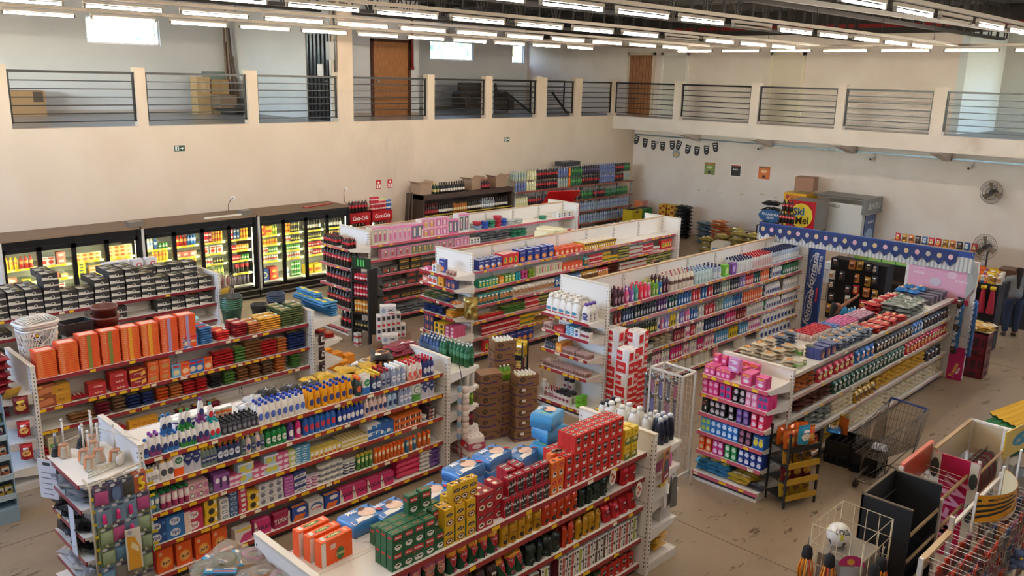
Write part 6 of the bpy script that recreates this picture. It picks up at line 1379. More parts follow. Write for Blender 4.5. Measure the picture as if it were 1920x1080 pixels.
p[5].run('l_bw',1296,1362,2,3,n=3,jr=.4);p[5].run('l_yw',1364,1400,2,2,n=2,jr=.4);p[5].run('l_kk',1402,1428,1,1,n=2,jr=.3)
p=[capL(9.8,8.9,z,f'jug end {LVn[i]}',.98)for i,z in enumerate([1.55,1.28,.957,.65,.12])]
p[0].run('jugd',1022,1082,1,1,n=5,turn=0,jr=.05);p[0].run('jugd',1022,1082,3,1,n=5,off=.12);p[0].run('jugp',1086,1104,3,1,n=1)
p[1].run('spice',1018,1036,3,1,n=4);p[1].run('bb_r',1037,1060,1,1,n=1);p[1].run('slab_b',1061,1076,2,5,n=2,desc='red and white sachet carton',vi=0);p[1].run('mugbox',1077,1084,2,1,n=1);p[1].run('pot_b',1086,1103,1,1,n=3,off=.02)
p[2].run('polish',1020,1040,2,1,n=5,desc='small glass spice jar');p[2].run('tea_o',1042,1050,2,1,n=1);p[2].run('spice',1052,1076,3,1,n=6);p[2].run('spice',1078,1102,3,1,n=6,desc='pink capped glass pot')
p[3].run('spice',1016,1098,4,1,n=18,desc='small pink spice pot')
p[4].run('gal_w',1008,1018,1,1,n=1);p[4].run('pot_r',1018,1044,3,1,n=5);p[4].run('pot_b',1038,1066,2,1,n=4);p[4].run('pot_b',1052,1072,1,2,n=2,off=.22,desc='tall stacked supplement jar');p[4].run('pot_g',1076,1086,2,2,n=1)
p=[capL(9.65,11.8,z,f'biscuit end {LVn[i]}',.93)for i,z in enumerate([1.77,1.545,1.27,1.01,.65,.12])]
p[0].run('glade_p',794,806,1,1,n=1,desc='lilac gift box',vi=0);p[0].run('mugbox',808,820,1,1,n=1,desc='plain white box');p[0].run('cer_n',824,832,1,1,n=1,off=.12,desc='navy box with orange peaked top');p[0].run('spice',834,850,2,1,n=3)
p[1].run('bb_bo' if 'bb_bo' in P else 'ham',792,802,1,1,n=1,desc='cream snack box');p[1].run('mugbox_r',803,818,1,1,n=2);p[1].run('choc_y',820,832,1,1,n=1,desc='dark chocolate box');p[1].run('bx_bl',836,856,1,1,n=2,desc='navy panettone box')
p[2].run('fb_g',792,835,2,3,n=3);p[2].run('ck_n',820,842,1,2,n=2);p[2].run('ck_oc',843,856,1,1,n=1)
p[3].run('ck_n',792,830,3,3,n=3);p[3].run('fb_y',832,852,2,4,n=1,desc='black and yellow wafer pack')
p[4].run('bx_bl',796,812,2,2,n=2,desc='blue chocolate carton');p[4].run('soap_y',814,832,2,2,n=2,desc='golden candy box');p[4].run('glade_p',834,852,3,3,n=2,desc='rose candy box')
p=[capL(9.6,15.0,z,f'cola end {LVn[i]}',1.0)for i,z in enumerate([1.78,1.39,.97,.55,.12])]
p[0].run('cola_s',605,630,3,1,n=7,desc='small pink labelled cola bottle');p[0].run('cola_s',618,632,1,1,n=4,off=.3,desc='small cola bottle in the rear');p[0].run('cola_s',640,653,3,1,n=4)
p[1].run('cola2',604,660,3,1,n=9);p[2].run('cola2',610,660,3,1,n=8);p[3].run('cola2',612,661,3,1,n=8);p[4].run('cola2',636,660,2,1,n=3)
p=[capL(2.4,12.1,z,f'red bag end {LVn[i]}',.95)for i,z in enumerate([1.25,.95,.65,.3,.1])]
p[0].run('l_rb',.1,.9,1,5,metric=True,n=3,jr=.3,off=.08);p[1].run('l_rb',.1,.9,1,2,metric=True,n=3,jr=.3)
p=[capL(2.4,8.8,z,f'brush end {LVn[i]}',.87)for i,z in enumerate([1.40,1.14,.85,.6,.3])]
for i,nn,kk in((1,'grey wrapped clothes line pack','l_clr'),(2,'dark wrapped peg pack','l_kk'),(3,'dark plastic scourer pack','bagk'),(4,'silver wrapped sponge pack','bags')):p[i].run(kk,.02,.8,1,2 if i<3 else 1,metric=True,n=4,jr=.6,desc=nn,tilt=-.25,off=-.03)
p=[capR(7.48,4.68,z,f'softener end {LVn[i]}',.94)for i,z in enumerate([1.41,1.13,.84,.5,.1])]
p[0].run('gal_bk',.03,.2,3,1,metric=True,n=1,off=.03);p[0].run('gal_bk',.13,.27,2,1,metric=True,n=1,off=.05)
p[0].run('gal_sp',.24,.36,4,1,metric=True,n=1,off=.05);p[0].run('gal_wh',.38,.84,2,1,metric=True,n=3,off=.1);p[0].run('gal_wn',.74,.93,3,1,metric=True,n=2,off=.05)
p[1].run('gal_rs',.03,.5,3,1,metric=True,n=4,off=.08);p[2].run('jarbox',.1,.5,2,1,metric=True,n=3,desc='green round pot');p[3].run('omo_w',.04,.9,1,1,metric=True,n=9,off=.03,turn=0);p[4].run('l_go',.05,.8,1,4,metric=True,n=3,jr=.3,desc='lime yellow wrapped pack')
p=[capR(7.5,7.93,z,f'green bottle end {LVn[i]}',.95)for i,z in enumerate([1.41,1.13,.86,.56,.1])]
p[0].run('grn',.03,.5,2,1,metric=True,n=6,off=.03);p[0].run('blu',.52,.93,3,1,metric=True,n=6,off=.03);p[0].run('grn',.4,.6,2,1,metric=True,n=3,off=.1,desc='rear green glass bottle')
p[1].run('whtall',.03,.9,2,1,metric=True,n=10);p[2].run('lime',.03,.93,2,1,metric=True,n=9);p[3].run('vino',.03,.93,2,1,metric=True,n=9);p[4].run('spice',.03,.5,3,3,metric=True,n=7,desc='black and silver can')
for i,(x,y,z)in enumerate(((7.3,7.75,0),(7.3,7.75,.2),(7.42,7.98,0),(7.42,7.98,.2))):
 spawn('tpk',(x-.05,y,.001+z+.15),-.3,['pink banded roll pack at the bottom of the front pile','pink banded roll pack on top of the front pile','pink banded roll pack at the bottom of the rear pile','pink banded roll pack on top of the rear pile'][i],'pink banded toilet roll packs')
p=[capR(7.48,11.13,z,f'wafer end {LVn[i]}',.95)for i,z in enumerate([1.42,1.05,.7,.4])]
p[0].run('wf',.05,.93,2,6,metric=True,n=5,jr=.1,skip=2);p[0].run('wf',.35,.93,1,2,metric=True,n=3,z=.25,off=.1);p[0].run('wf2',.6,.93,1,3,metric=True,n=2,off=.32,z=.0);p[1].run('fb_r',.1,.8,1,2,metric=True,n=3,jr=.4)
# ------------------------------------------------------------------ fridges along the back wall
def box_thing(name,label,cat,loc,dims,col,fin='c',rz=0,group=None,deco=None,top=None,topcol=None,flaps=False):
 w,d,h=dims;b=MB();b.box(-w/2,-d/2,0,w/2,d/2,h,mat(col,fin),top=mat(topcol,fin)if topcol else None)
 if deco:b.deco(flat(d=d),deco,w,h)
 if top:b.deco(flat(d=d,h=h,up=True),top,w,d)
 if flaps:
  for s in(-1,1):b.sq((s*w/2,0,h),(s*(w/2+.1),0,h+.06),d,.005,mat(col,fin),up=(0,0,1))
 o=b.obj(name,None,loc,rz);tag(o,label,cat,group);return o


LED=mat('#f4f6c4','e24')
def cooler(x0,x1,label,n,sets,levels,seed):
 root=empty('display_fridge',(x0,17.85,0));tag(root,label,'fridge')
 L=x1-x0;b=MB();blk=mat('#121214','p')
 b.box(0,0,0,L,.95,.18,blk);b.box(0,.9,.18,L,.95,1.9,mat('#d8d8d0','p'));b.box(0,0,.18,.05,.95,1.96,mat('#c8c4bc','p'));b.box(L-.05,0,.18,L,.95,1.96,blk)
 b.box(0,.02,1.78,L,.95,1.93,blk);b.box(-.0,-.02,1.93,L,.97,1.965,mat('#7c6650','m'))
 b.box(.05,.1,.3,L-.05,.9,.33,mat('#c8c8c0','p'));b.box(0,-.02,.06,L,0,.09,mat('#9a9a98','s'));b.box(0,-.02,.2,L,0,.23,mat('#9a9a98','s'))
 b.obj('cabinet',root)
 w=(L-.1)/n
 for z in levels[:-1]:
  for k in range(n):
   c=MB();c.box(.05+k*w+.03,.16,z-.02,.05+(k+1)*w-.03,.8,z,mat('#c9cfc0','p'));c.box(.05+k*w+.03,.145,z-.035,.05+(k+1)*w-.03,.16,z+.01,mat('#e6df8a','p'))
   rnd=random.Random(seed+k)
   for q in range(3):c.box(.09+k*w+q*.18,.142,z-.03,.09+k*w+q*.18+.1,.145,z+.005,mat('#e8d01c','p'))
   c.obj('shelf',root)
 for k in range(n):
  d=MB();a,e=.05+k*w,.05+(k+1)*w
  for q in((a,.25,a+.045,1.78),(e-.045,.25,e,1.78),(a,.25,e,.3),(a,1.7,e,1.78)):d.box(q[0],0,q[1],q[2],.04,q[3],blk)
  do=d.obj('door',root)
  g=MB();g.box(a+.045,.015,.3,e-.045,.02,1.7,M_GLASS);g.obj('glass',do)
  hd=MB();hd.box((e-.035 if k%2==0 else a+.01),-.03,.8,(e-.01 if k%2==0 else a+.035),-.0,1.2,blk);hd.obj('handle',do)
 for k in range(n+1):
  xx=min(max(.05+k*w,.07),L-.07)
  l=MB();l.box(xx-.012,.06,.32,xx+.012,.085,1.72,LED);l.obj('led_strip',root)
 for si,(z,keys)in enumerate(sets):
  for k in range(n):
   s=Shelf((x0+.05+k*w+.06,17.85+.17,z),(1,0,0),(0,1,0),z,0,.6,f'{label.split(",")[-1].strip()} {["leftmost", "second", "third", "last"][k]} door {["top", "second", "third", "fourth", "bottom"][si]} shelf',w-.12)
   kk=keys[k%len(keys)]
   if not kk:continue
   for(key,a,e,ly)in kk:
    s.run(key,a*(w-.12),e*(w-.12),1,ly,metric=True,gap=.004,jit=.002)
 return root


M_GLASS=bpy.data.materials.new('fridge_glass');M_GLASS.use_nodes=True
n_=M_GLASS.node_tree.nodes;l_=M_GLASS.node_tree.links
tr=n_.new('ShaderNodeBsdfTransparent');gl=n_.new('ShaderNodeBsdfGlossy');gl.inputs['Roughness'].default_value=.03;mx=n_.new('ShaderNodeMixShader');mx.inputs[0].default_value=.07
l_.new(tr.outputs[0],mx.inputs[1]);l_.new(gl.outputs[0],mx.inputs[2]);l_.new(mx.outputs[0],n_['Material Output'].inputs[0])
cooler(4.45,7.08,'black dairy fridge with margarine and juice, left fridge',4,[(1.36,[[('jy',0,.5,1),('jr',.5,1,1)],[('ham_w',0,.5,1),('ham',.5,1,2)],[('marg',0,1,2)],[('marg',0,1,3)]]),(1.08,[[('ham',0,.4,1),('cheese',.5,.9,1)],[('ham',0,.6,1),('marg_o',.6,1,1)],[('cheese',0,.45,4),('marg_o',.5,1,2)],[('marg_o',0,1,3)]]),(.8,[[('marg',0,.5,1)],[('ham_w',.2,.8,1)],[('ham',.4,1,1)],[('ham',.2,.8,1)]]),(.33,[[('ham_w',0,1,1)],[('cheese',0,1,2)],[('marg',0,1,2)],[('ham',0,1,1)]])],[1.36,1.08,.8,.33],1)
cooler(7.12,9.75,'black drinks fridge with cans and milk, middle fridge',4,[(1.42,[[('jw',0,.4,1),('jb',.4,.6,1),('can_g',.6,1,1)],[('jr',0,.6,1),('jb',.6,1,1)],[('can_r',0,.5,2),('can_y',.5,1,2)],[('can_r',0,.3,2),('can_b',.3,.6,2),('can_y',.6,1,2)]]),(1.16,[[('cheese',0,.3,2),('jy',.3,1,1)],[('ham',0,1,1)],[('ham_w',0,1,1)],[('can_r',0,.4,1),('can_o',.4,1,1)]]),(.92,[[('jw',0,1,1)],[('jb',0,.5,1),('jy',.5,1,1)],[('can_w',0,.5,1),('can_k',.5,1,1)],[('can_r',0,.6,1),('can_g',.6,1,1)]]),(.62,[None,[('jy',0,1,1)],[('jg',0,1,1)],[('dr_k',0,.3,1),('dr_c',.3,1,1)]]),(.33,[None,[('jy',0,1,1)],[('dr_c',0,1,1)],[('dr_k',0,1,1)]])],[1.42,1.16,.92,.62,.33],2)
cooler(9.79,12.33,'black beer fridge with cans and cartons, right fridge',4,[(1.42,[[('beer_r',0,.35,1),('beer_y',.36,.7,1),('jg',.72,1,1)],[('can_y',0,.5,2),('can_k',.5,1,2)],[('wn_k',0,1,1)],[('wn_k',0,1,1)]]),(1.2,[[('can_y',0,1,1)],[('can_w',0,.5,1),('can_k',.5,1,1)],[('can_k',0,1,1)],[('wn_g',0,1,1)]]),(1.0,[[('can_w',0,.5,1),('can_g',.5,1,1)],[('can_g',0,1,1)],[('can_r',0,1,1)],[('can_y',0,1,1)]]),(.8,[[('can_w',0,1,1)],[('can_w',0,1,1)],[('can_w',0,.5,1),('can_r',.5,1,1)],[('can_k',0,1,1)]]),(.33,[[('beer_b',0,.45,1),('beer_r',.5,1,1)],[('jw',0,.4,1),('can_g',.5,1,3)],[('beer_y',0,1,1)],[('can_w',0,1,2)]])],[1.42,1.2,1.0,.8,.33],3)
box_thing('control_box','grey transformer box on top of the fridges, left one','box',(7.1,18.1,1.966),(.3,.25,.09),'#6e675c','p')
box_thing('control_box','grey transformer box on top of the fridges, right one','box',(9.62,18.1,1.966),(.26,.25,.1),'#6e675c','p')
b=MB();b.box(0,0,0,1.0,.06,.03,mat('#d8d2c2','m'));tag(b.obj('trim_strip',None,(8.6,18.0,1.966),.03),'pale strip lying on top of the middle fridge','strip')
b=MB();b.sq((0,0,0),(.9,.25,.0),.12,.02,mat('#a01c1c','p'));tag(b.obj('thin_board',None,(11.2,18.1,1.98)),'thin red panel lying on the right fridge','panel')
b=MB();b.box(-.05,-.02,-.04,.05,0,.04,WHITE);b.tube([(0,-.02,0),(-.08,-.06,-.02),(-.2,-.15,-.12),(-.28,-.3,-.2),(-.3,-.35,-.26)],.008,K,5)
tag(b.obj('wall_outlet',None,(9.8,YA,2.23)),'white outlet with black cable above the fridges','outlet')
b=MB();b.box(-.05,-.02,-.04,.05,0,.04,WHITE);b.tube([(0,-.02,0),(-.1,-.06,-.06),(-.12,-.1,-.3),(-.14,-.3,-.4)],.008,K,5)
tag(b.obj('wall_outlet',None,(PY(648,354,YA).x,YA,PY(648,354,YA).z)),'white outlet with cable beside the red extinguisher signs','outlet')


def sign(name,label,x,z,w,h,col,deco,cat='sign'):
 b=MB();b.box(-w/2,-.008,-h/2,w/2,0,h/2,mat(col,'p'));b.v=[(a,c,e+h/2)for a,c,e in b.v]
 b.deco(lambda u,v,k:(u,-.008-k,v),deco,w,h);tag(b.obj(name,None,(x,YA-.001,z-h/2)),label,cat)


for i,px in enumerate((336.5,950)):
 q=PY(px,(278,261.5)[i],YA)
 sign('exit_sign',['green exit sign with running figure above the fridges','green exit sign with arrow above the wine shelf'][i],q.x,q.z,.24,.13,'#143d26',[('r',.08,.12,.42,.88,'#dfe8df'),('e',.27,.72,.05,.09,'#143d26'),('p',[(.2,.2),(.27,.62),(.36,.58),(.28,.2)],'#143d26'),('r',.5,.44,.82,.56,'#eef2ee'),('p',[(.72,.75),(.9,.5),(.72,.25)],'#eef2ee')])
for i,px in enumerate((709.5,731)):
 q=PY(px,(346,344)[i],YA)
 sign('extinguisher_sign',f'small red fire extinguisher sign, {["left", "right"][i]} one of the pair',q.x,q.z,.16,.24,'#c22418',[('r',.1,.1,.9,.5,'#ece4dc'),('r',.4,.15,.6,.42,'#c22418'),('e',.5,.72,.2,.12,'#ece4dc')])
# cola fridges and what is on them
for i,(x0,x1)in enumerate(((12.62,13.27),(13.33,13.98))):
 r=empty('cola_fridge',(x0,18.25,0));tag(r,f'red cola fridge with white script, {["left", "right"][i]} of the pair','fridge');w=x1-x0;rd=mat('#a8161e','p')
 b=MB();b.box(0,0,0,w,.05,.25,rd);b.box(0,.05,0,w,.7,.1,rd);b.box(0,.05,0,.04,.7,1.66,rd);b.box(w-.04,.05,0,w,.7,1.66,rd);b.box(0,.66,0,w,.7,1.66,mat('#d8dcdc','p'));b.box(0,.0,1.4,w,.7,1.66,rd)
 b.deco(lambda u,v,k:(u+w/2,-k,v+1.4),[('t','Coca-Cola',.5,.5,.42,W,.35,.75)],w,.26);b.obj('cabinet',r)
 g=MB();g.box(.04,.01,.27,w-.04,.015,1.39,M_GLASS);g.obj('glass_door',r)
 l=MB();l.box(.05,.06,.3,.07,.08,1.35,LED);l.obj('led_strip',r)
 for z in(1.02,.7,.38):
  s_=MB();s_.box(.04,.1,z-.02,w-.04,.6,z,mat('#d0d4d4','p'));s_.obj('shelf',r)
  s=Shelf((x0+.06,18.38,z),(1,0,0),(0,1,0),z,0,.4,f'{["left", "right"][i]} cola fridge {"top" if z > 1 else "middle" if z > .6 else "bottom"} shelf',w-.12)
  s.run(['dr_g','grn'][i]if z>1 else 'dr_c',0,w-.12,1,1,metric=True)
r=Shelf((12.62,18.28,1.67),(1,0,0),(0,1,0),1.665,0,.6,'top of the cola fridges',1.4)
r.run('dr_c',.0,.62,1,1,metric=True,n=6,desc='cola bottle in shrink wrap');r.run('can_r',.72,.98,2,3,metric=True,n=4);r.run('can_r',.35,.55,2,2,metric=True,n=3,off=.25,desc='rear red drink can');r.run('dr_y',1.05,1.36,1,1,metric=True,n=4,desc='golden soda bottle',off=.2,z=.0);r.run('can_r',1.0,1.2,1,2,metric=True,n=3,desc='front red drink can');r.run('can_b',1.22,1.38,1,2,metric=True,n=3)
# wine shelf
r=empty('wine_shelf',(15.1,18.3,0));tag(r,'dark wooden wine shelf against the back wall','shelves');dw=mat('#4a362a','wood')
L=3.55
for x in(0,L-.05):MB().box(x,.0,0,x+.05,.65,1.93,dw).obj('side_panel',r)
MB().box(0,.62,0,L,.66,1.9,dw).obj('back_panel',r)
MB().box(0,-.02,1.8,L,.65,1.93,dw).obj('top_board',r)
for z in(1.36,1.02,.68,.34):
 b=MB();b.box(.05,0,z-.03,L-.05,.6,z,dw);s=b.obj('shelf',r)
 b=MB();b.box(.05,-.008,z-.03,L-.05,0,z,mat('#b09a3c','p'));b.obj('price_rail',s)
pl_=lambda z,nm:Shelf((15.15,18.32,z),(1,0,0),(0,1,0),z,0,.6,f'wine shelf {nm} board',3.4)
a=pl_(1.36,'upper')
for i,k in enumerate(('wn_r','wn_k','wn_a','wn_k','wn_c','wn_k')):a.run(k,i*.56,i*.56+.54,1,1,metric=True)
a=pl_(1.02,'second')
for i,k in enumerate(('wn_k','wn_g','wn_r','wn_k','wn_a','wn_k')):a.run(k,i*.56,i*.56+.54,1,1,metric=True)
a=pl_(.68,'third');a.run('wn_k',0,3.3,1,1,metric=True,n=26)
a=Shelf((15.15,18.36,1.93),(1,0,0),(0,1,0),1.93,0,.6,'top of the wine shelf',3.4)
a.run('wn_g',.42,.62,2,1,metric=True,n=2);a.run('wn_k',.66,1.6,2,1,metric=True,n=10);a.run('wn_r',2.3,2.6,2,1,metric=True,n=4)
for i,(x,w,h)in enumerate(((15.32,.42,.3),(16.98+.3,.5,.3),(18.3,.45,.3),(18.52,.3,.22),(16.95,.34,.24))):
 box_thing('cardboard_box',f'open brown cardboard box on the wine shelf, {["first", "third", "fourth", "last", "second"][i]} from left','box',(x,18.66+(i==3)*.0,1.931),(w,.38,h),'#96755a',rz=.1*(i%2),flaps=True)if i not in(3,4)else None
for i in range(2):
 b=MB();b.sq((0,0,0),(.32+i*.1,.3,2.0),.14,.04,dw);tag(b.obj('wooden_plank',None,(14.62-i*.18,18.35,0.0)),['wooden plank leaning left of the wine shelf, right one','wooden plank leaning left of the wine shelf, left one'][i],'plank')
# big soda rack
r=empty('soda_rack',(18.72,18.3,0));tag(r,'long rack piled with soda bottle packs in the far corner','shelves')
L=5.95
for k in range(7):
 b=MB();b.box(k*(L-.04)/6,.0,0,k*(L-.04)/6+.04,.06,1.75,mat('#8a8c8c','p'));b.box(k*(L-.04)/6,.6,0,k*(L-.04)/6+.04,.65,1.75,mat('#8a8c8c','p'));b.obj('upright',r)
for z in(1.75,1.27,.86,.45,.12):
 for k in range(6):
  b=MB();b.box(k*L/6,-.05,z-.03,(k+1)*L/6,.68,z,mat('#b8b0a8','p'));s=b.obj('shelf',r)
  b=MB();b.box(k*L/6,-.062,z-.045,(k+1)*L/6,-.05,z+.004,mat('#8a4a3c','p'));b.obj('price_rail',s)
rk=lambda z,nm:Shelf((18.74,18.27,z),(1,0,0),(0,1,0),z,0,.7,f'soda rack {nm} level',5.9)
a=rk(1.75,'top')
seq=[('dr_u',.5,4),('dr_y',.45,4),('dr_c',1.0,3),('dr_l',.5,4),('dr_o',.15,4),('dr_g',.55,4),('dr_c',.9,3),('dr_u',.85,4),('dr_c',.5,3),('dr_l',.35,3)]
for lay in range(2):
 t=.02
 for i,(k,w,rr)in enumerate(seq if lay==0 else seq):
  kk=k if not(lay==1 and i%3==0)else['dr_l','dr_u','dr_k','dr_g'][i//3%4]
  a.run(kk,t,t+w,(1 if lay==0 else 3),1,metric=True,gap=.0,jit=.001,z=lay*.322,n=int(w/.105));t+=w+.005
a=rk(1.27,'second')
for i,k in enumerate(('dr_y','dr_c','dr_k','dr_g','dr_c','dr_g','dr_c','grn','dr_g')):a.run(k,i*.64,i*.64+.6,1,1,metric=True,n=6)
a=rk(.86,'third');a.run('dr_w',2.3,5.8,1,1,metric=True,n=30);a.run('dr_k',0,2.2,1,1,metric=True,n=18)
a=rk(.45,'fourth');a.run('dr_w',2.6,5.8,1,1,metric=True,n=26,desc='clear water bottle in the lower pile')
box_thing('wrapped_pack','dark shrink wrapped pack lying on top of the soda bottles','pack',(21.5,18.6,2.4),(.8,.4,.14),'#34383a','p')
# red promo stand and floor stock in the far right corner
r=empty('red_display_stand',(16.9,15.2,0),-.4);tag(r,'red display stand with slanted header behind the toy shelves','display stand');rd=mat('#b01a1c','p')
MB().box(0,.45,0,.9,.5,1.9,rd).obj('back_panel',r);MB().box(.86,0,0,.9,.45,1.9,rd).obj('side_panel',r);MB().box(0,0,0,.04,.45,1.2,rd).obj('side_panel',r)
b=MB();b.sq((.45,.4,1.9),(.45,.05,2.25),.92,.03,rd);b.obj('header',r)
for z in(.3,.7,1.1):MB().box(.04,.02,z,.86,.45,z+.03,rd).obj('shelf',r)
for i,(x,y,n,key,nm)in enumerate(((24.75,17.9,15,'crate_s','orange blue tray'),(24.35,18.0,8,'crate_s','orange blue tray in the left pile'))):
 for l in range(n):spawn(key,(x,y,l*.0702),.05*(l%3),f'{nm}, {ORD[l + 1]} from the floor in the corner stack',f'{nm} stack')
for l in range(5):
 for k in range(2):spawn('ricey',(25.0+.0,17.05-k*.36,l*.2005),PI/2*0,f'yellow red carton, {ORD[l + 1]} from floor in the {["rear", "front"][k]} pile near the corner','yellow red cartons near the corner')
for i,(x,c,nm)in enumerate(((23.6,'#b8a020','yellow'),(24.2,'#1f6a3c','green'))):
 r=empty('beer_crate',(x,17.4,0));
 b=MB();b.box(-.28,-.2,0,.28,.2,.3,mat(c,'p'));b.box(-.24,-.16,.29,.24,.16,.302,mat('#2a2418','m'));b.deco(flat(d=.4),[('r',.35,.65,.65,.85,K)],.56,.3)
 for l in range(3):
  o=bpy.data.objects.new('beer_crate',b.mesh('beer_crate')if l==0 else o.data);COL.objects.link(o);o.location=(x,17.4,l*.301);tag(o,f'{nm} beer crate, {["bottom", "middle", "top"][l]} of its stack near the soda rack','crate',None)
 bpy.data.objects.remove(r)
def stack(key,x,y,n,lab,rz=0,jr=.1,h=None,z0=0):
 for l in range(n):spawn(key,(x+(R()-.5)*.04,y+(R()-.5)*.04,z0+.001+l*(h or P[key]['h'])),rz+(R()-.5)*2*jr,f'{lab}, {ORD[l + 1]} from the bottom of its stack',lab+' stack')
stack('charc',24.6,16.0,9,'black charcoal sack by the right wall',PI/2,h=.12)
stack('bluesack',24.2,14.9,7,'blue grey sack near the right wall',PI/2,h=.105)
stack('ricesack',24.3,14.4,8,'orange rice sack near the right wall',PI/2,h=.105);stack('ricesack',24.3,13.9,6,'orange rice sack in the right pile',PI/2,h=.105)
stack('greybale',24.4,13.4,5,'dark grey bale near the right wall',PI/2,h=.12)
for i,(x,y,n)in enumerate(((22.3,13.6,4),(22.3,13.1,5),(22.35,12.6,6),(22.35,12.15,6),(22.8,13.4,4),(22.8,12.9,6))):stack('goldbale',x,y,n,f'gold wrapped bale in the {ORD[i + 1]} pile',PI/2,h=.155)
stack('greybale',21.0,14.2,5,'dark bale behind the biscuit shelves',0.3,h=.12)
for l in range(3):box_thing('water_carton',f'pale carton with blue print, {["bottom", "middle", "top"][l]} of stack before gold bales','carton',(21.4,12.6,l*.2505),(.4,.5,.25),'#b5ab95',deco=[('r',.1,.1,.9,.4,'#4a7a9c')],rz=-PI/2+.2)
# cola pack display
r=empty('cola_display',(22.9,11.3,0));tag(r,'red cola fridge stacked with bottle packs near the right wall','fridge');b=MB();b.box(-.35,-.35,0,.35,.35,1.0,mat('#a8161e','p'),front=mat('#b81a22','p'));b.deco(flat(d=.7),[('t','Coca-Cola',.5,.88,.1,W,.35,.8),('r',.1,.05,.9,.75,'#98b8a8')],.7,1.0);b.deco(flat(side=-1,h=.35),[('t','Coca-Cola',.5,.88,.1,W,.35,.8),('r',.1,.05,.9,.75,'#98b8a8')],.7,1.0);b.obj('cabinet',r)
for l,(nn,rr)in enumerate(((5,5),(5,4),(3,3))):
 s=Shelf((22.6,11.62,1.0),(0,-1,0),(1,0,0),1.0+l*.335,-PI/2,.7,f'cola display {["lower", "middle", "upper"][l]} tier',.62)
 s.run('cola2',.02+l*.06,.6-l*.06,1,1,metric=True,n=nn)
b=MB();b.lathe([(.4,0),(.4,.02)],mat('#2a5a8c','p'),20,sx=1,sy=.5);b.M=None
b.v=[(x,z,y)for x,y,z in b.v];b.f=[q[::-1]for q in b.f];b.deco(lambda u,v,k:(u,-.001-k,v-.2),[('t','OU AGORA',.5,.62,.2,W,0,.7),('t','AJUDE',.5,.35,.2,W,0,.5)],.8,.4);b.box(-.02,.0,-1.5,.02,.03,-.15,mat('#8a8a8a','s'))
tag(b.obj('round_sign',None,tuple(PX(1444,405,24.2)),-PI/2),'blue oval sign above the cola display','sign')
# freezers, promo cube on the right wall
b=MB()
r=empty('ice_freezer',(24.35,10.75,0));tag(r,'white ice freezer with grey lettered header near the right wall','freezer')
MB().box(0,-.9,0,.95,.62,1.86,mat('#c9c6bf','p')).obj('cabinet',r)
b=MB();b.box(-.05,-1.0,1.6,1.1,-.88,2.05,mat('#6d6f6b','p'));b.deco(lambda u,v,k:(u+.52,-1.0-k,v+1.6),[('t','ENGELO',.6,.5,.4,'#b8bcb8',0,.6),('p',[(.1,.3),(.2,.8),(.28,.3)],'#b8bcb8')],1.1,.45);b.box(0,-.9,2.0,1.0,.6,2.05,mat('#5a5a56','p'));b.deco(lambda u,v,k:(-k,-u-.0,v+1.2),[('t','ENGELO',.5,.8,.12,'#4a4a4a',0,.4)],1.4,.7);b.obj('header',r)
b=MB();b.box(.2,-.93,.2,.9,-.9,1.55,mat('#1f3c6e','p'));b.deco(lambda u,v,k:(u+.55,-.93-k,v+.2),[('e',.5,.5,.4,.22,'#8aa8c0'),('t','ENGELO',.55,.85,.06,W,0,.6),('r',.0,.0,.02,1,'#b8bcb8'),('r',.98,0,1,1,'#b8bcb8')],.7,1.35);b.obj('door',r)
r=empty('beer_fridge',(24.3,12.2,0));tag(r,'yellow beer fridge with red lettering beside the white freezer','fridge')
b=MB();b.box(0,-.62,0,.7,.05,1.75,mat('#d8b41c','p'));b.box(-.02,-.64,1.75,.72,.07,2.0,mat('#d8a41c','p'));b.deco(lambda u,v,k:(-.02-k,-u-.28,v+1.75),[('t','SKOL',.55,.5,.5,'#a81c14',0,.6),('e',.15,.5,.08,.3,'#a81c14')],.66,.25);b.deco(lambda u,v,k:(-k,-u-.28,v+.5),[('r',.2,.1,.4,.9,'#e8e0c8'),('r',.5,.3,.6,.8,'#a81c14')],.66,1.2);b.obj('cabinet',r)
b=MB();c=(22.15,10.65)
b.box(-.42,-.42,0,.42,.42,.85,mat('#6e665c','c'));b.box(-.43,-.42,0,-.42,.42,.85,mat('#b3141c','p'));b.deco(lambda u,v,k:(-.43-k,-u,v),[('e',.5,.5,.42,.42,'#e8d02a'),('t','Ski',.42,.62,.26,'#5aa8d8',.1,.45,.12),('t','Ski',.4,.64,.26,'#1c2a5c',.1,.45,.12),('t','Mel',.55,.34,.26,'#2a2014',.1,.45,.1)],.84,.85)
tag(b.obj('promo_cube',None,(c[0]+1.6,c[1]+.55,1.08)),'red cube with yellow round logo beside the beer fridge','box')
b=MB();b.box(-.4,-.4,0,.4,.4,1.07,mat('#3a3632','m'));tag(b.obj('chest_fridge',None,(c[0]+1.6,c[1]+.55,0)),'dark cabinet under the red logo cube','cabinet')
box_thing('cardboard_box','brown cardboard box on top of the yellow beer fridge','box',(24.7,11.8,2.06),(.55,.55,.42),'#8a5a3c',rz=.2)
for l in range(4):spawn('charc',(24.5,12.75,.9+l*.2),PI/2+.2,f'navy sack {ORD[l + 1]} up beside the yellow beer fridge','navy sacks beside the beer fridge')
box_thing('low_table','low dark table carrying the navy sacks','table',(24.5,12.75,0),(.6,.6,.9),'#2a2826','m')
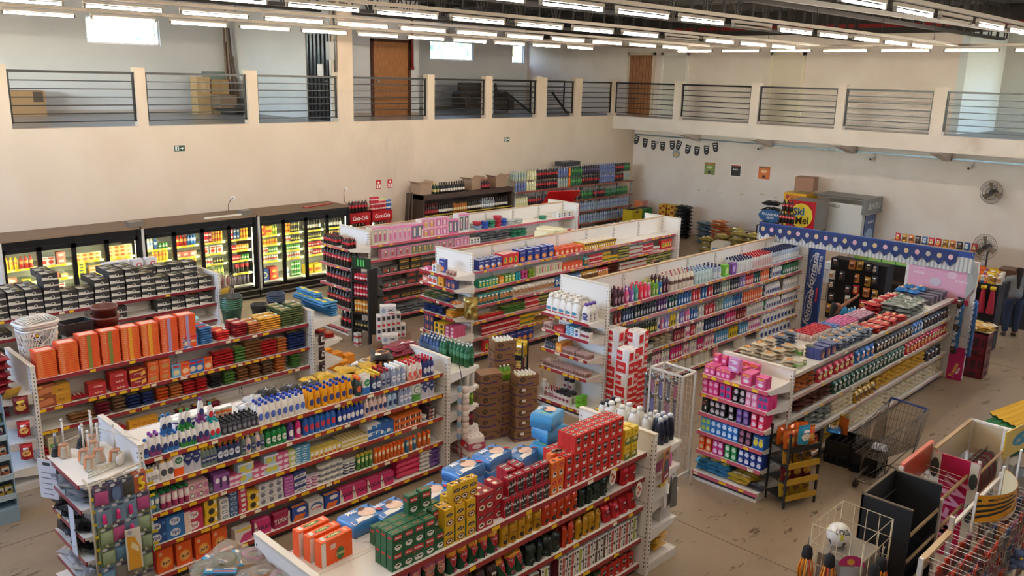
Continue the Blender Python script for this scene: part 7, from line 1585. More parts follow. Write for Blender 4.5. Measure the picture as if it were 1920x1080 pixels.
# things on the right wall
def onB(px,py):return PX(px,py,XB)
for i,(px,py,cols)in enumerate(((1331,316,('#6b7a3a','#c0552c','#8aa04a')),(1380,320,('#141416','#9a3030','#2a2a2c')),(1433,324,('#d2622a','#3a5a2c','#e8964a')))):
 q=onB(px,py);b=MB();b.box(0,-.21,-.21,.01,.21,.21,mat('#e2dccf','m'))if i==1 else b.box(0,-.2,-.2,.01,.2,.2,mat(cols[0],'m'))
 dd=[('r',.06,.06,.94,.94,cols[0]),('r',.08,.86,.92,.95,cols[1]),('e',.5,.6,.3,.16,cols[2]),('t',['OFERTA','BLACK','PROMO'][i],.5,.6,.1,W,0,.7),('e',.5,.2,.14,.12,'#2a1a14')]
 b.deco(lambda u,v,k:(-k,-u,v-.2),dd,.4,.4,e=.003);tag(b.obj('poster',None,(XB-.012,q.y,q.z)),['green and red square poster on the right wall','black square poster on the right wall','orange square poster on the right wall'][i],'poster')
b=MB()
for i,(px,py,r_)in enumerate(((1194,262,.2),(1210,268,.1),(1226,272,.05),(1243,274,0),(1261,272,-.05),(1273,272,.25),(1290,280,.15),(1307,283,.05),(1325,281,-.05),(1342,276,-.15))):
 q=onB(px,py);c=MB();c.M=Matrix.Rotation(r_,4,'X')
 c.add([(0,a,z)for a,z in((-.11,.15),(.11,.15),(.09,-.1),(.05,-.16),(-.05,-.16),(-.09,-.1))]+[(.006,a,z)for a,z in((-.11,.15),(.11,.15),(.09,-.1),(.05,-.16),(-.05,-.16),(-.09,-.1))],[(0,1,2,3,4,5),(11,10,9,8,7,6)]+[(k,k+6,(k+1)%6+6,(k+1)%6)for k in range(6)],K)
 c.deco(lambda u,v,k:(-k,-u,v-.15),[('r',.14,.78,.86,.83,W),('r',.3,.5,.7,.62,'#c8c8c8'),('e',.5,.25,.08,.05,'#c8c8c8')],.22,.3,e=.003)
 tag(c.obj('paper_cup_pennant',None,(XB-.02,q.y,q.z)),f'black glass shaped pennant on the right wall, {ORD[i + 1]} from left','pennant')
q=onB(1269,288);b=MB();b.add([(-.0,.15*math.cos(a),.15*math.sin(a))for a in[2*PI*k/16 for k in range(16)]]+[(.008,.15*math.cos(a),.15*math.sin(a))for a in[2*PI*k/16 for k in range(16)]],[tuple(reversed(range(16))),tuple(range(16,32))]+[(k,(k+1)%16,(k+1)%16+16,k+16)for k in range(16)],mat('#8a9a9c','m'));b.deco(lambda u,v,k:(-.001-k,-u,v-.15),[('e',.5,.4,.3,.25,'#c89a5a')],.3,.3,e=.003);tag(b.obj('round_sign',None,(XB-.035,q.y,q.z)),'small round sign below the black pennants','sign')
a0=onB(1188,250);b=MB();a1=onB(1920,313)
b.sq((XB-.05,a0.y-.1,a0.z-.02),(XB-.05,2.0,a0.z-.02),.05,.045,mat('#7f8b92','s'));tag(b.obj('conduit_pipe'),'long grey conduit under the balcony on the right wall','pipe')
for i,px in enumerate((1237,1431,1642,1826)):
 q=onB(px,(266,276,295,312)[i]);b=MB();b.tube([(0,0,.12),(-.02,0,.05),(-.04,0,0)],.012,WHITE,6);b.tube([(-.02,.03,0),(-.16,.07,-.05)],.04,mat('#c8c8c8','p'),8);b.tube([(-.16,.07,-.05),(-.17,.073,-.053)],.035,K,8)
 tag(b.obj('security_camera',None,(XB-.03,q.y,q.z)),f'small security camera under the balcony, {ORD[i + 1]} from left','camera')
b=MB()
for px,py in((1310,357),(1330,358),(1352,362),(1391,364),(1429,364),(1453,370),(1477,368),(1493,355),(1188,333),(1206,337)):
 q=onB(px,py);b=MB();b.box(0,-.07,-.008,.006,.07,.008,mat('#a8924a','m'));tag(b.obj('wall_tape',None,(XB-.008,q.y,q.z)),'small strip of yellow tape on the right wall','tape','tape strips on the right wall')


def fan(loc,rz,label,stand=0):
 r=empty('wall_fan',loc,rz);tag(r,label,'fan');mt=mat('#55504a','s')
 b=MB();N=28
 for k in range(N):
  a=2*PI*k/N;ca,sa=math.cos(a),math.sin(a)
  b.tube([(ca*.05,-.13,sa*.05),(ca*.2,-.12,sa*.2),(ca*.31,-.05,sa*.31),(ca*.2,.05,sa*.2),(ca*.06,.07,sa*.06)],.0035,mt,3)
 for rr,yy in((.31,-.05),(.2,-.12),(.1,-.13)):b.tube([(rr*math.cos(2*PI*k/24),yy,rr*math.sin(2*PI*k/24))for k in range(24)],.005,mt,4,closed=True)
 b.obj('grille',r)
 for k in range(3):
  a=2*PI*k/3+.5;c=MB();c.M=Matrix.Rotation(a,4,'Y')
  c.add([(.03,-.03,-.03),(.26,-.06,-.02),(.25,-.0,.12),(.05,.0,.05),(.03,-.025,-.03),(.26,-.055,-.02),(.25,.005,.12),(.05,.005,.05)],[(0,1,2,3),(7,6,5,4)],mat('#7a6a58','p'));c.obj('blade',r)
 c=MB();c.tube([(0,-.08,0),(0,.0,0),(0,.14,0)],[.05,.06,.07],K,10);c.obj('motor',r)
 if stand:
  c=MB();c.tube([(0,.1,0),(0,.1,-stand)],.02,K,6);c.lathe([(.2,-stand),(.2,-stand+.03)],K,14,c=(0,.1));c.obj('stand',r)
 else:
  c=MB();c.sq((0,.1,0),(0,.25,-.02),.05,.05,K);c.obj('bracket',r)
q=PX(1861,360,25.35);fan((25.33,q.y,q.z),-PI/2-.25,'wall fan mounted high on the right wall')
q=PX(1849,463,22.5);fan((22.5,q.y,q.z),-PI/2-.3,'standing fan behind the checkout end',stand=q.z)
# ------------------------------------------------------------------ blue banner portal at the end of the aisles
wp=mat('#d9d3cb','p')
XP=16.36
r=empty('end_wall_panel',(XP,4.46,0));tag(r,'tall white end panel with pink poster behind the snack gondola','panel')
b=MB();b.box(0,0,0,.1,1.22,2.2,wp)
for z in(.42,.82,1.22,1.6):b.box(-.002,.02,z,0,1.2,z+.006,mat('#8a8580','m'))
b.obj('board',r)
b=MB();b.box(-.03,.06,1.4,-.018,1.16,2.08,mat('#d8a0b8','p'));b.deco(lambda u,v,k:(-.03-k,.61-u,v+1.4),[('r',0,.0,1,.14,'#c4284c'),('t','JUNINA',.17,.84,.09,'#efe0e8',0,.28),('t','ARRAIÁ',.17,.7,.08,'#efe0e8',0,.28),('e',.45,.5,.1,.12,'#c8b8c8'),('t','JUNINA',.85,.6,.09,'#efe0e8',0,.25),('e',.7,.75,.08,.1,'#e0b8cc')],1.1,.68,e=.002);b.obj('poster',r)
r=empty('promo_banner',(16.75,7.45,0));tag(r,'tall blue promotional banner standing at the portal opening','banner')
b=MB();b.M=Matrix.Rotation(-.5,4,'Z');b.box(0,-.0,0,.03,.55,1.98,mat('#1c3478','c'))
b.deco(lambda u,v,k:(-k,.275-u,v),[('e',.45,.72,.25,.17,'#d0d4e0'),('e',.45,.72,.22,.15,'#1c3478'),('t','fontana',.45,.72,.1,W,.1,.5,1.45),('e',.4,.32,.25,.17,'#d0d4e0'),('e',.4,.32,.22,.15,'#1c3478'),('t','fontana',.4,.32,.1,W,.1,.5,1.45),('t','oferta',.82,.8,.06,W,0,.4,1.5),('r',.78,.4,.88,.55,'#c22a3c')],.55,1.98,e=.002)
b.obj('board',r)
q0=PX(1828,476,16.3);q1=PX(1425,417,16.3)
r=empty('banner_beam',(16.3,q0.y,q0.z-.26));tag(r,'long blue bunting banner across the aisle ends','banner')
Lb=q1.y-q0.y
b=MB();b.box(-.01,0,.17,.03,Lb,.27,mat('#233f86','p'));b.obj('blue_strip',r)
b=MB();b.box(0,0,-.1,.008,Lb,.2,mat('#cdcac4','p'))
for k in range(60):b.box(-.002,k*.071,-.1,0,k*.071+.03,.2,mat('#a2a2a6','p'))
b.obj('silver_fringe',r)
for k in range(int((Lb-.1)/.195)):
 y0=Lb-.1-k*.195;b=MB()
 b.add([(x_,y0+e_*.096,z_)for x_ in(-.03,-.024)for e_,z_ in((1,.25),(-1,.25),(-1,.07),(0,-.03),(1,.07))],[(0,1,2,3,4),(9,8,7,6,5)],mat('#1b2c62','p'))
 b.deco(lambda u,v,kk:(-.031-kk,y0-u,v),[('e',.5,.6,.25,.2,('#c8a878','#d8a0a8','#b8b0a0')[k%3])],.17,.24,e=.002);b.obj('pennant',r)
b=MB();b.add([(-.02,.03,.26),(-.03,-.03,.1),(.04,-.1,-.1),(.03,-.08,-.35),(-.02,.0,-.5),(.02,.06,-.6),(.02,.08,.2)],[(0,1,2,6),(1,2,3,6),(3,4,5,6)],mat('#b9bcb8','f'));b.obj('silver_streamer',r)
for k,(y,z,c)in enumerate(((16.85,0,'#4c8a2c'),)):
 for j in range(4):
  q=5.95+(3-j)*.3;b=MB();b.box(0,0,0,.006,.29,.33,mat('#4f8f2e','p'));b.deco(lambda u,v,kk:(-kk,.145-u,v),[('r',.02,.05,.98,.8,'#7fb04a'),('e',.5,.45,.3,.3,'#c8a060'),('t','GULOSO',.5,.88,.1,'#e8e06a',.1,.8)],.29,.33,e=.002);tag(b.obj('hanging_poster',None,(18.2,q+.3,1.55),0),f'green hanging poster behind the blue banner, {ORD[j + 1]} from left','poster')
b=MB();b.sq((18.22,5.9,1.9),(18.22,8.6,1.95),.04,.06,mat('#b02a50','p'));tag(b.obj('banner_rod'),'crimson rod holding the green hanging posters','rod')
for j in range(6):
 b=MB();b.box(0,-.1,0,.006,.1,.2,mat('#8fa4c8','p'));b.deco(lambda u,v,kk:(-kk,-u,v),[('e',.5,.5,.3,.3,'#d8c0c0')],.2,.2,e=.002);tag(b.obj('pale_pennant',None,(18.0,8.5-j*.22,1.72)),f'pale blue pennant on the rear rod, {ORD[j + 1]} from left','pennant')
# behind the portal
r=empty('snack_rack',(18.6,7.35,0));tag(r,'black rack hung with snacks behind the portal','rack')
MB().box(0,-.5,0,.4,.75,1.4,mat('#141214','m')).obj('cabinet',r)
for k in range(26):
 if k in(1,8,13,19,21):continue
 key=['s_db','s_g','s_w','s_o','s_kb','s_r','s_db'][(k*5)%7]
 spawn(key,(18.5,7.95-(k%6)*.19+R()*.06,1.2-(k//6)*.27+R()*.06),-PI/2+(R()-.5)*1.2,f'hanging snack bag on the black rack, {ORD[k % 6 + 1]} from left, {ORD[k // 6 + 1]} row down','snack bags on the black rack')
r=empty('dark_cabinet',(20.6,6.4,0));tag(r,'tall dark cabinet behind the green posters','cabinet');MB().box(0,0,0,.6,1.6,1.5,mat('#1c171a','m')).obj('body',r);MB().box(-.02,.5,.6,0,1.1,.68,mat('#4a3c34','m')).obj('shelf',r)
r=empty('paper_cart',(19.2,8.2,0));tag(r,'wire cart loaded with white paper stacks behind the portal','cart')
b=MB()
for x in(0,.6):
 for y in(-.35,.45):b.bar((x,y,.08),(x,y,1.0),.015,STEEL)
for z in(.25,.62,.98):b.tube([(0,-.35,z),(.6,-.35,z),(.6,.45,z),(0,.45,z)],.012,STEEL,5,closed=True)
for k in range(9):b.bar((0,-.35+k*.1,.62),(0,-.35+k*.1,.98),.005,STEEL,4)
b.obj('frame',r)
for k in range(2):box_thing('paper_stack',['white paper stack on the wire cart, left one','white paper stack on the wire cart, right one'][k],'papers',(19.5,8.4-k*.42,.64),(.4,.36,.48),'#cfcac4')
box_thing('beige_counter','beige cabinet behind the wire cart','cabinet',(21.5,9.6,0),(1.2,1.8,1.1),'#b09a82','m')
for k in range(9):spawn('teal',(17.2+(k%3)*.14,7.2-(k//3)*.2,.4),0,f'blue sports drink bottle by the blue banner, {["front", "middle", "rear"][k % 3]} of {["left", "middle", "right"][k // 3]} row','blue sports drinks by the banner')
box_thing('drinks_pallet','low dark base under the blue sports drinks','base',(17.35,7.0,0),(.6,.8,.4),'#3a2c24','m')
# hanging snack strips and stands by the pink poster
for k in range(9):
 spawn('s_bl' if k%4 else 's_db',(16.22,4.62-(k%2)*.02,.52+k*.105),-PI/2-.5,f'navy snack bag in the hanging strip beside the poster, {ORD[k + 1]} up','navy snack strip left')
 spawn('s_bl',(16.26,4.38,.52+k*.105),-PI/2-.9,f'navy snack bag in the right hanging strip, {ORD[k + 1]} up','navy snack strip right')
b=MB();b.box(0,-.13,0,.02,.13,.62,mat('#b01c5c','p'));b.deco(lambda u,v,k:(-k,-u,v),[('t','Trento',.45,.3,.12,'#e8c83a',.2,.7,1.3),('t','Bites',.7,.3,.08,W,.2,.5,1.3)],.26,.62,e=.002);tag(b.obj('promo_board',None,(16.3,4.57,0),.1),'magenta promo board leaning by the crimson crates','board')
cr='#6c1828'
for l in range(2):
 b=MB();w,d,h=.42,.36,.42
 b.box(-w/2,-d/2,0,w/2,d/2,.03,mat(cr,'p'))
 for(x0,y0,x1,y1)in((-w/2,-d/2,-w/2+.03,d/2),(w/2-.03,-d/2,w/2,d/2),(-w/2,-d/2,w/2,-d/2+.03),(-w/2,d/2-.03,w/2,d/2)):b.box(x0,y0,0,x1,y1,h,mat(cr,'p'))
 for F,ww in((flat(d=d),w),(flat(side=-1,h=w/2),d)):b.deco(F,[('r',.12,.45,.26,.8,'#2a0c12'),('r',.38,.4,.62,.82,'#2a0c12'),('r',.74,.45,.88,.8,'#2a0c12'),('r',.3,.1,.7,.26,'#2a0c12')],ww,h,e=.002)
 tag(b.obj('plastic_crate',None,(16.9,4.4,.001+l*.421),.05),['crimson bottle crate on the floor by the magenta board','crimson bottle crate on top by the magenta board'][l],'crate')
for k in range(12):spawn('l_go' if k%3 else 'l_cr',(16.79+(k%2)*.2,4.3+(k//2%2)*.2,.845+(k//4)*.04),k,f'golden snack packet piled on the crimson crates, {ORD[k + 1]} from the bottom','snack packets on the crates')
r=empty('magazine_rack',(18.6,4.64,0));tag(r,'dark display rack with hanging red dusters near the checkout','rack')
MB().box(0,0,0,.45,.5,1.4,mat('#1b191c','m')).obj('cabinet',r)
for k in range(3):
 z=1.5
 b=MB();b.M=Matrix.Translation((-.08,.42-k*.17,1.32));b.lathe([(.035,0),(.045,-.1),(.075,-.48),(.07,-.5)],mat('#a02238' if k else '#4a5a7a','m'),10);b.lathe([(.055,.05),(.055,-.01)],mat('#e0b81c','p'),8);o=b.obj('duster',None,(18.6,4.64,0));tag(o,['grey blue duster hanging left of the red dusters','red duster hanging on the dark rack, left one','red duster hanging on the dark rack, right one'][k],'duster')
for k in range(12):spawn(['s_or','s_bl','s_r','l_yw','s_g','s_w'][k%6]if k%6!=3 else 's_ml',(18.68+(k//6)*.12,5.06-(k%6)*.075,1.401+(k//6)*.06),-PI/2,f'small packet on top of the duster rack, {ORD[k % 6 + 1]} from left, {["front", "rear"][k // 6]} row','packets on the duster rack')
for k in range(4):box_thing('sponge_box',f'small coloured box low on the duster rack, {ORD[k + 1]} from left','box',(18.5,5.08-k*.12,.55),(.09,.08,.1),['#8aa03a','#5a2c34','#6aa04a','#6a2a2c'][k],rz=-PI/2)
box_thing('rack_ledge','dark ledge carrying the small coloured boxes','ledge',(18.5,4.88,.5),(.18,.52,.049),'#1b191c','m')
box_thing('wooden_box','brown wooden box on the checkout counter','box',(21.3,5.1,1.02),(.5,.5,.26),'#5c3a24','w')
box_thing('checkout_counter','dark checkout counter before the standing woman','counter',(21.4,5.0,0),(.7,1.6,1.02),'#22232a','m')
for k in range(12):spawn(['s_r','s_g','s_o','s_db','s_bl','s_rw'][k%6],(23.0,8.3-k*.17,1.25),-PI/2,f'snack bag in the row on the far shelf, {ORD[k + 1]} from left','snack bags on the far shelf')
box_thing('far_shelf','low shelf unit near the right wall behind the bunting','shelves',(23.15,7.35,0),(.5,2.3,1.249),'#b5a593','m')
# ------------------------------------------------------------------ things on the mezzanine
def mz(px,py,Y):q=PY(px,py,Y);return q
q=PY(40,200,24.0);box_thing('cardboard_box','low brown cardboard box on the mezzanine at far left','box',(q.x,24.0,ZM+.001),(1.0,.5,.62),'#9a7248',deco=[('r',.72,.55,.95,.95,'#3a2a20')])
x=PY(378,200,23.9).x;box_thing('cardboard_box','tall narrow carton on the mezzanine, left of the pair','box',(x,23.9,ZM+.001),(.4,.4,1.02),'#b08c5c',deco=[('t','1928',.5,.25,.06,'#6a4a2a'),('r',.3,.6,.7,.9,'#c8a878')])
box_thing('cardboard_box','tall brown carton on the mezzanine, right of the pair','box',(x+.5,23.9,ZM+.001),(.52,.4,.96),'#94703f',deco=[('r',.45,0,.5,1,'#7a5a34')])
b=MB();b.box(-.45,-.02,0,.45,.0,1.15,mat('#9ab0a8','t'));b.box(-.47,-.04,1.12,.47,.0,1.18,mat('#6a7a74','p'));tag(b.obj('glass_panel',None,(x+.75,24.35,ZM+.001)),'greenish glass panel leaning behind the cartons','glass panel')
for k in range(7):
 bx_=PY(428+k*4,212,24.0).x;b=MB();b.tube([(0,0,0),(.18-k*.03,.35,1.5+[1.0,.5,1.4,.3,.9,.2,.1][k])],.028,mat(['#7a6858','#6a5c54','#8a7a6a'][k%3],'m'),6);tag(b.obj('long_pole',None,(bx_,24.0,ZM+.03)),f'long pole leaning on the mezzanine wall, {ORD[k + 1]} from left','pole')
def sofa_like(loc,w,label,seats,col='#4e4642',rz=0,name='recliner_sofa'):
 r=empty(name,loc,rz);tag(r,label,'sofa');m=mat(col,'m')
 MB().box(-w/2+.2,-.4,.12,w/2-.2,.35,.42,m).obj('base',r)
 sw=(w-.5)/seats
 for k in range(seats):
  x=-w/2+.25+k*sw;a=MB()
  a.surf(lambda u,v:(x+sw*u,-.45+.62*v,.42+.12*(1-(2*u-1)**6)**.5*(1-(2*v-1)**6)**.5),8,8,m);a.obj('seat_cushion',r)
  a=MB();a.surf(lambda u,v:(x+sw*u,.18+.16*v-.16*(1-(2*u-1)**6)**.5*(1-(2*v-1)**8)**.5,.5+.5*v),8,8,m);a.box(x+.02,.3,.3,x+sw-.02,.42,.98,m);a.obj('back_cushion',r)
 for s in(-1,1):
  a=MB();a.tube([(s*(w/2-.13),-.45,.45),(s*(w/2-.13),-.1,.55),(s*(w/2-.13),.35,.58)],[.13,.15,.14],m,10);a.box(s*(w/2-.13)-.12,-.45,.08,s*(w/2-.13)+.12,.38,.5,m);a.obj('armrest',r)
 for s in(-1,1):MB().box(s*(w/2-.2)-.03,-.35,0,s*(w/2-.2)+.03,-.29,.12,STEEL).obj('foot',r)
xs=PY(870,200,22.4).x,PY(946,200,22.4).x
sofa_like(((xs[0]+xs[1])/2,22.5,ZM+.001),xs[1]-xs[0]+.15,'dark grey recliner sofa on the mezzanine',2,rz=-.15)
b=MB();
x=PY(436,208,23.6).x;b.lathe([(.5,.1),(.62,.2),(.6,.3),(.3,.36)],mat('#4a423e','m'),14,sy=.7);b.box(-.3,-.3,.0,-.25,.3,.1,STEEL);b.box(.25,-.3,0,.3,.3,.1,STEEL);tag(b.obj('grey_footstool',None,(x,23.5,ZM+.001)),'low grey seat cushion beside the leaning poles','footstool')
x=12.2;b=MB();b.lathe([(.22,0),(.25,.1),(.22,.2)],mat('#3a3230','m'),14);b.box(-.4,-.3,.18,.1,.3,.55,mat('#7a6450','m'));tag(b.obj('tool_bundle',None,(x-.1,23.4,ZM+.001)),'bundle of tools near the bluish wall','tools')
b=MB();xq=PY(771,100,21.2).x;b.tube([(xq,21.15,5.35),(xq,21.15,7.0)],.045,mat('#7a2420','p'),8);b.tube([(xq,21.15,5.33),(xq,21.15,5.43)],.06,mat('#7a2420','p'),8);tag(b.obj('sprinkler_pipe'),'dark red pipe hanging in front of the mezzanine wall','pipe')
b=MB();b.box(12.6,YA-.02,5.5,12.82,YA+.12,5.95,mat('#8a8a88','p'));b.tube([(12.66,YA,5.9),(12.66,YA,7.2)],.02,STEEL,6);b.tube([(12.78,YA,5.2),(12.78,YA,7.2)],.03,STEEL,6);tag(b.obj('electrical_box'),'grey electrical box with pipes beside the black door','electrical box')
b=MB();b.box(12.8,19.6,5.1,12.83,19.85,5.4,mat('#d8d8dc','m'));tag(b.obj('paper_notice'),'white paper notice on the black door','notice')
# outside: trees and pale roofs seen through the windows
b=MB();b.box(-10,34,0,17,40,6.0,mat('#c9b8a0','m'));tag(b.obj('neighbour_building'),'pale sunlit building outside the left windows','building')
random.seed(3)
for i,(x,y,z,rr)in enumerate(((27,33,6,3.2),(33,33,5.5,3),(14,44,7,3),(20,46,6.5,3))):
 b=MB();vs=[]
 for k in range(900):
  d=Vector((random.gauss(0,1),random.gauss(0,1),random.gauss(0,1))).normalized()*rr*random.uniform(.7,1);a=Vector((random.gauss(0,1),random.gauss(0,1),random.gauss(0,1))).normalized()*.28;c=d.cross(a).normalized()*.18
  b.add([d-a,d+c,d+a,d-c],[(0,1,2,3)],mat(['#7a8a3a','#96a04a','#5a7a34','#b0a040'][k%4],'m'))
 o=b.obj('foliage',None,(0,0,z));r=empty('tree',(x,y,0));o.parent=r;tag(r,f'leafy tree outside the mezzanine windows, {ORD[i + 1]} from the right','tree');c=MB();c.tube([(0,0,0),(0,0,z)],.25,mat('#4a3a2a','m'),8);c.obj('trunk',r)
random.seed(11)
b=MB();b.box(-60,-60,-.3,90,90,-.12,mat('#8f8a70','m'));tag(b.obj('outside_ground'),'dry ground outside the building','ground',kind='structure')
# ------------------------------------------------------------------ stock standing on the floor
NV3=[((10.68,7.80),7,'rear right'),((10.52,8.07),7,'rear left'),((10.34,7.72),6,'front')]
for(x,y),n,nm in NV3:
 for l in range(n):spawn('neve2' if(l<4 and nm!='front')or l in(1,2,4)and nm=='front' else 'neve',(x-.12,y-.25,.001+l*.2),0 if nm!='front' else-.02,f'red and white toilet roll pack, {ORD[l + 1]} from floor in the {nm} column','red toilet roll packs')
b=MB();b.box(7.6,7.55,.04,8.85,8.9,.12,mat('#c8c2b8','p'));
for x in(7.65,8.75):b.box(x,7.6,0,x+.06,8.85,.04,K)
tag(b.obj('low_platform'),'low pale platform under the brown carton columns','platform')
A=-.4;cx,sx=math.cos(A),math.sin(A)
for i,(x,y,n,o)in enumerate(((8.50,8.5,8,1),(8.35,7.9,6,1),(8.0,8.28,6,0),(8.25,8.2,5,0),(8.62,8.15,5,0))):
 for l in range(n):
  spawn('browno' if(o and l==n-1)else 'brownw' if i==1 else 'brown',(x+(l%2)*.012,y-(l%3)*.006,.121+l*.1665),A+(l%2)*.02,f'brown carton with violet wave, {ORD[l + 1]} from bottom in the {["tallest rear", "front right", "left", "middle", "back right"][i]} column','brown cartons with violet wave')
for k in range(3):spawn('cof_y' if False else 'lime',(8.2+k*.06,8.22-k*.02,.121+5*.166),0,f'yellow green bottle between the carton columns, {ORD[k + 1]} from left','bottles between the cartons')
# washing powder boxes
for l in range(2):
 for k in range(5 if l else 6):spawn('omo_w',(9.42+k*.1,12.75-k*.02,.251+l*.241-(l*.0)),-.6,f'white powder box with red spots, {ORD[k + 1]} from left, {["lower", "upper"][l]} row by the toy shelves','white powder boxes')
spawn('omo_w2',(9.6,12.7,.735),-.6,'wide white powder box lying on the powder box pile');spawn('omo_w2',(9.45,12.45,.251),-.6,'wide white powder box in front of the powder pile')
box_thing('cardboard_box','brown box under the white powder boxes','box',(9.65,12.65,0),(.75,.5,.25),'#7a5a40',rz=-.6)
# orange chocolate boxes near the pasta gondola
box_thing('low_platform','low white ledge under the orange chocolate boxes','platform',(8.05,12.15,0),(.85,.7,.12),'#d8d2c8','p')
for k,(x,y,n)in enumerate(((7.86,12.2,12),(8.07,12.2,9),(8.28,12.15,7),(7.86,11.98,9),(8.07,11.98,6))):
 for l in range(n):spawn('obox',(x,y,.121+l*.0335),(R()-.5)*.06,f'orange chocolate box, {ORD[l + 1]} from bottom in the {ORD[k + 1]} pile from left','orange chocolate boxes')
for k in range(3):spawn('obox_u',(7.8+k*.06,12.44,.121+.3*0),.2,f'upright orange chocolate box behind the piles, {ORD[k + 1]} from left','upright orange chocolate boxes')
# black can rack by the cola shelves
r=empty('can_rack',(9.62,13.48,0),-PI/2+.3);tag(r,'black can rack with green header beside the cola shelves','rack')
for x in(-.2,.2):MB().box(x-.015,-.15,0,x+.015,.15,1.5,K).obj('side_frame',r)
for z in(.3,.62,.94,1.26):MB().box(-.2,-.16,z-.03,.2,.15,z,mat('#1c1c1e','p')).obj('shelf',r)
b=MB();b.box(-.22,-.1,1.5,.22,-.07,1.72,mat('#16301c','p'));b.deco(lambda u,v,k:(u,-.1-k,v+1.5),[('r',.3,.2,.38,.8,'#3aa03a'),('r',.46,.2,.54,.8,'#3aa03a'),('r',.62,.2,.7,.8,'#3aa03a')],.44,.22);b.obj('header',r)
ca,sa=math.cos(-PI/2+.3),math.sin(-PI/2+.3)
for zi,z in enumerate((.3,.62,.94,1.26)):
 s=Shelf((9.62+ca*-.18-sa*-.14,13.48+sa*-.18+ca*-.14,z),(ca,sa,0),(-sa,ca,0),z,-PI/2+.3,.3,f'black can rack, {["lowest", "second", "third", "top"][zi]} shelf',.36)
 s.run(['can_k','can_o','can_r','can_r'][zi],0,.36,2,[1,2,2,1][zi],metric=True,n=5)
for k in range(8):spawn('tp_w' if False else 'beer_b' if False else 'can_w',(9.3+(k%2)*.07,13.3+(k//2%2)*.07,.001+(k//4)*.131),0,f'silver can in the pile on the floor by the can rack, {ORD[k + 1]}','silver cans on the floor')
for k in range(5):spawn('l_clr',(9.95+.02*k,13.55,1.35-k*.22),-PI/2+.4,f'foil snack pack hanging beside the can rack, {ORD[k + 1]} down','hanging foil packs',rx=-1.1)
for k in range(3):spawn('bagwh' if k else 'l_clr',(9.7+k*.25,12.0+k*.15,.1),k,f'clear wrapped bundle on the floor before the biscuit shelves, {ORD[k + 1]} from left','wrapped bundles on the floor')
# golden dried bag hanging on the biscuit gondola corner
bg('goldhang','snack_bag_bunch','bunch of golden chip bags','bags',.26,.42,.22,'#a3843a',[('r',.3,.4,.6,.55,'#c8b070')],nv=1,wr=.3)
spawn('goldhang',(10.02,10.82,.95),-.7,'bunch of golden bags hanging at the biscuit gondola corner')
b=MB();b.tube([(0,0,0),(.0,0,.3)],.004,STEEL,4);tag(b.obj('hanging_string',None,(10.02,10.8,1.36)),'thin string holding the golden bag bunch','string')
# snack stands (black racks with chip bags)
def chiprack(loc,rz,label,key_rows,h,w=.42,place=''):
 r=empty('snack_stand',loc,rz);tag(r,label,'rack')
 for x in(-w/2,w/2):
  for y in(-.17,.17):MB().box(x-.012,y-.012,0,x+.012,y+.012,h,K).obj('leg',r)
 n=len(key_rows)
 for i in range(n):
  z=.12+i*(h-.15)/n
  b=MB();b.box(-w/2,-.17,z-.015,w/2,.17,z,K);b.box(-w/2,-.19,z-.015,w/2,-.17,z+.06,mat('#b8902a' if i<n-1 else '#1a1a1c','p'));b.obj('shelf',r)
  for k in range(3):
   c,s=math.cos(rz),math.sin(rz);lx=(k-1)*w/3.1;ly=-.06
   spawn(key_rows[i],(loc[0]+c*lx-s*ly,loc[1]+s*lx+c*ly,z+.002),rz+(R()-.5)*.3,f'chip bag on the {ORD[i + 1]} shelf up of {place}, {ORD[k + 1]} from left',f'chip bags on {place}',rx=-.12)
   if i==n-1:spawn(key_rows[i],(loc[0]+c*lx-s*.1,loc[1]+s*lx+c*.1,z+.002),rz+(R()-.5),f'rear chip bag on top of {place}, {ORD[k + 1]} from left',f'rear chip bags on {place}')
chiprack((9.72,4.42,0),-PI/2+1.2,'black snack stand with chip bags beside the pad shelves',['s_ml','s_mr','s_g','s_or'],1.02,.5,'the pad end stand')
chiprack((9.4,9.15,0),-PI/2+.5,'black snack stand beside the white detergent jugs',['s_g','s_mr','s_mr','s_ml'],1.12,.42,'the jug end stand')
spawn('s_bb',(9.62,4.28,.86),-PI/2+1.2,'sky blue chip bag on top of the pad end snack stand',vi=0)
# bags and crate on the floor near the trolley
spawn('l_bu',(11.35,4.62,.36),.4,'blue and orange bag on the crates beside the trolley');spawn('s_or',(11.5,4.55,.36),1.2,'orange bag behind the blue bag beside the trolley')
for l in range(1):
 for k in range(2):
  b=MB();w,d,h=.5,.36,.34;q=mat('#121114','p')
  b.box(-w/2,-d/2,0,w/2,d/2,.03,q)
  for(x0,y0,x1,y1)in((-w/2,-d/2,-w/2+.02,d/2),(w/2-.02,-d/2,w/2,d/2),(-w/2,-d/2,w/2,-d/2+.02),(-w/2,d/2-.02,w/2,d/2)):
   b.box(x0,y0,.12,x1,y1,h,q);b.box(x0,y0,0,x1,y1,.04,q)
   for t in(0,.25,.5,.75,1):b.box(x0+(x1-x0-.02)*t if x1-x0>.1 else x0,y0+(y1-y0-.02)*t if y1-y0>.1 else y0,.03,x0+(x1-x0-.02)*t+.02 if x1-x0>.1 else x1,y0+(y1-y0-.02)*t+.02 if y1-y0>.1 else y1,.13,q)
  for ux in range(1,5):b.box(-w/2+ux*.1,-d/2,.12,-w/2+ux*.1+.008,d/2,h-.04,q)
  for uy in range(1,4):b.box(-w/2,-d/2+uy*.09,.12,w/2,-d/2+uy*.09+.008,h-.04,q)
  tag(b.obj('bottle_crate',None,(11.42-k*.02,4.48-k*.38,0),.08),['black bottle crate on the floor next to the snack shelves','black bottle crate on the floor next to the trolley'][k],'crate')
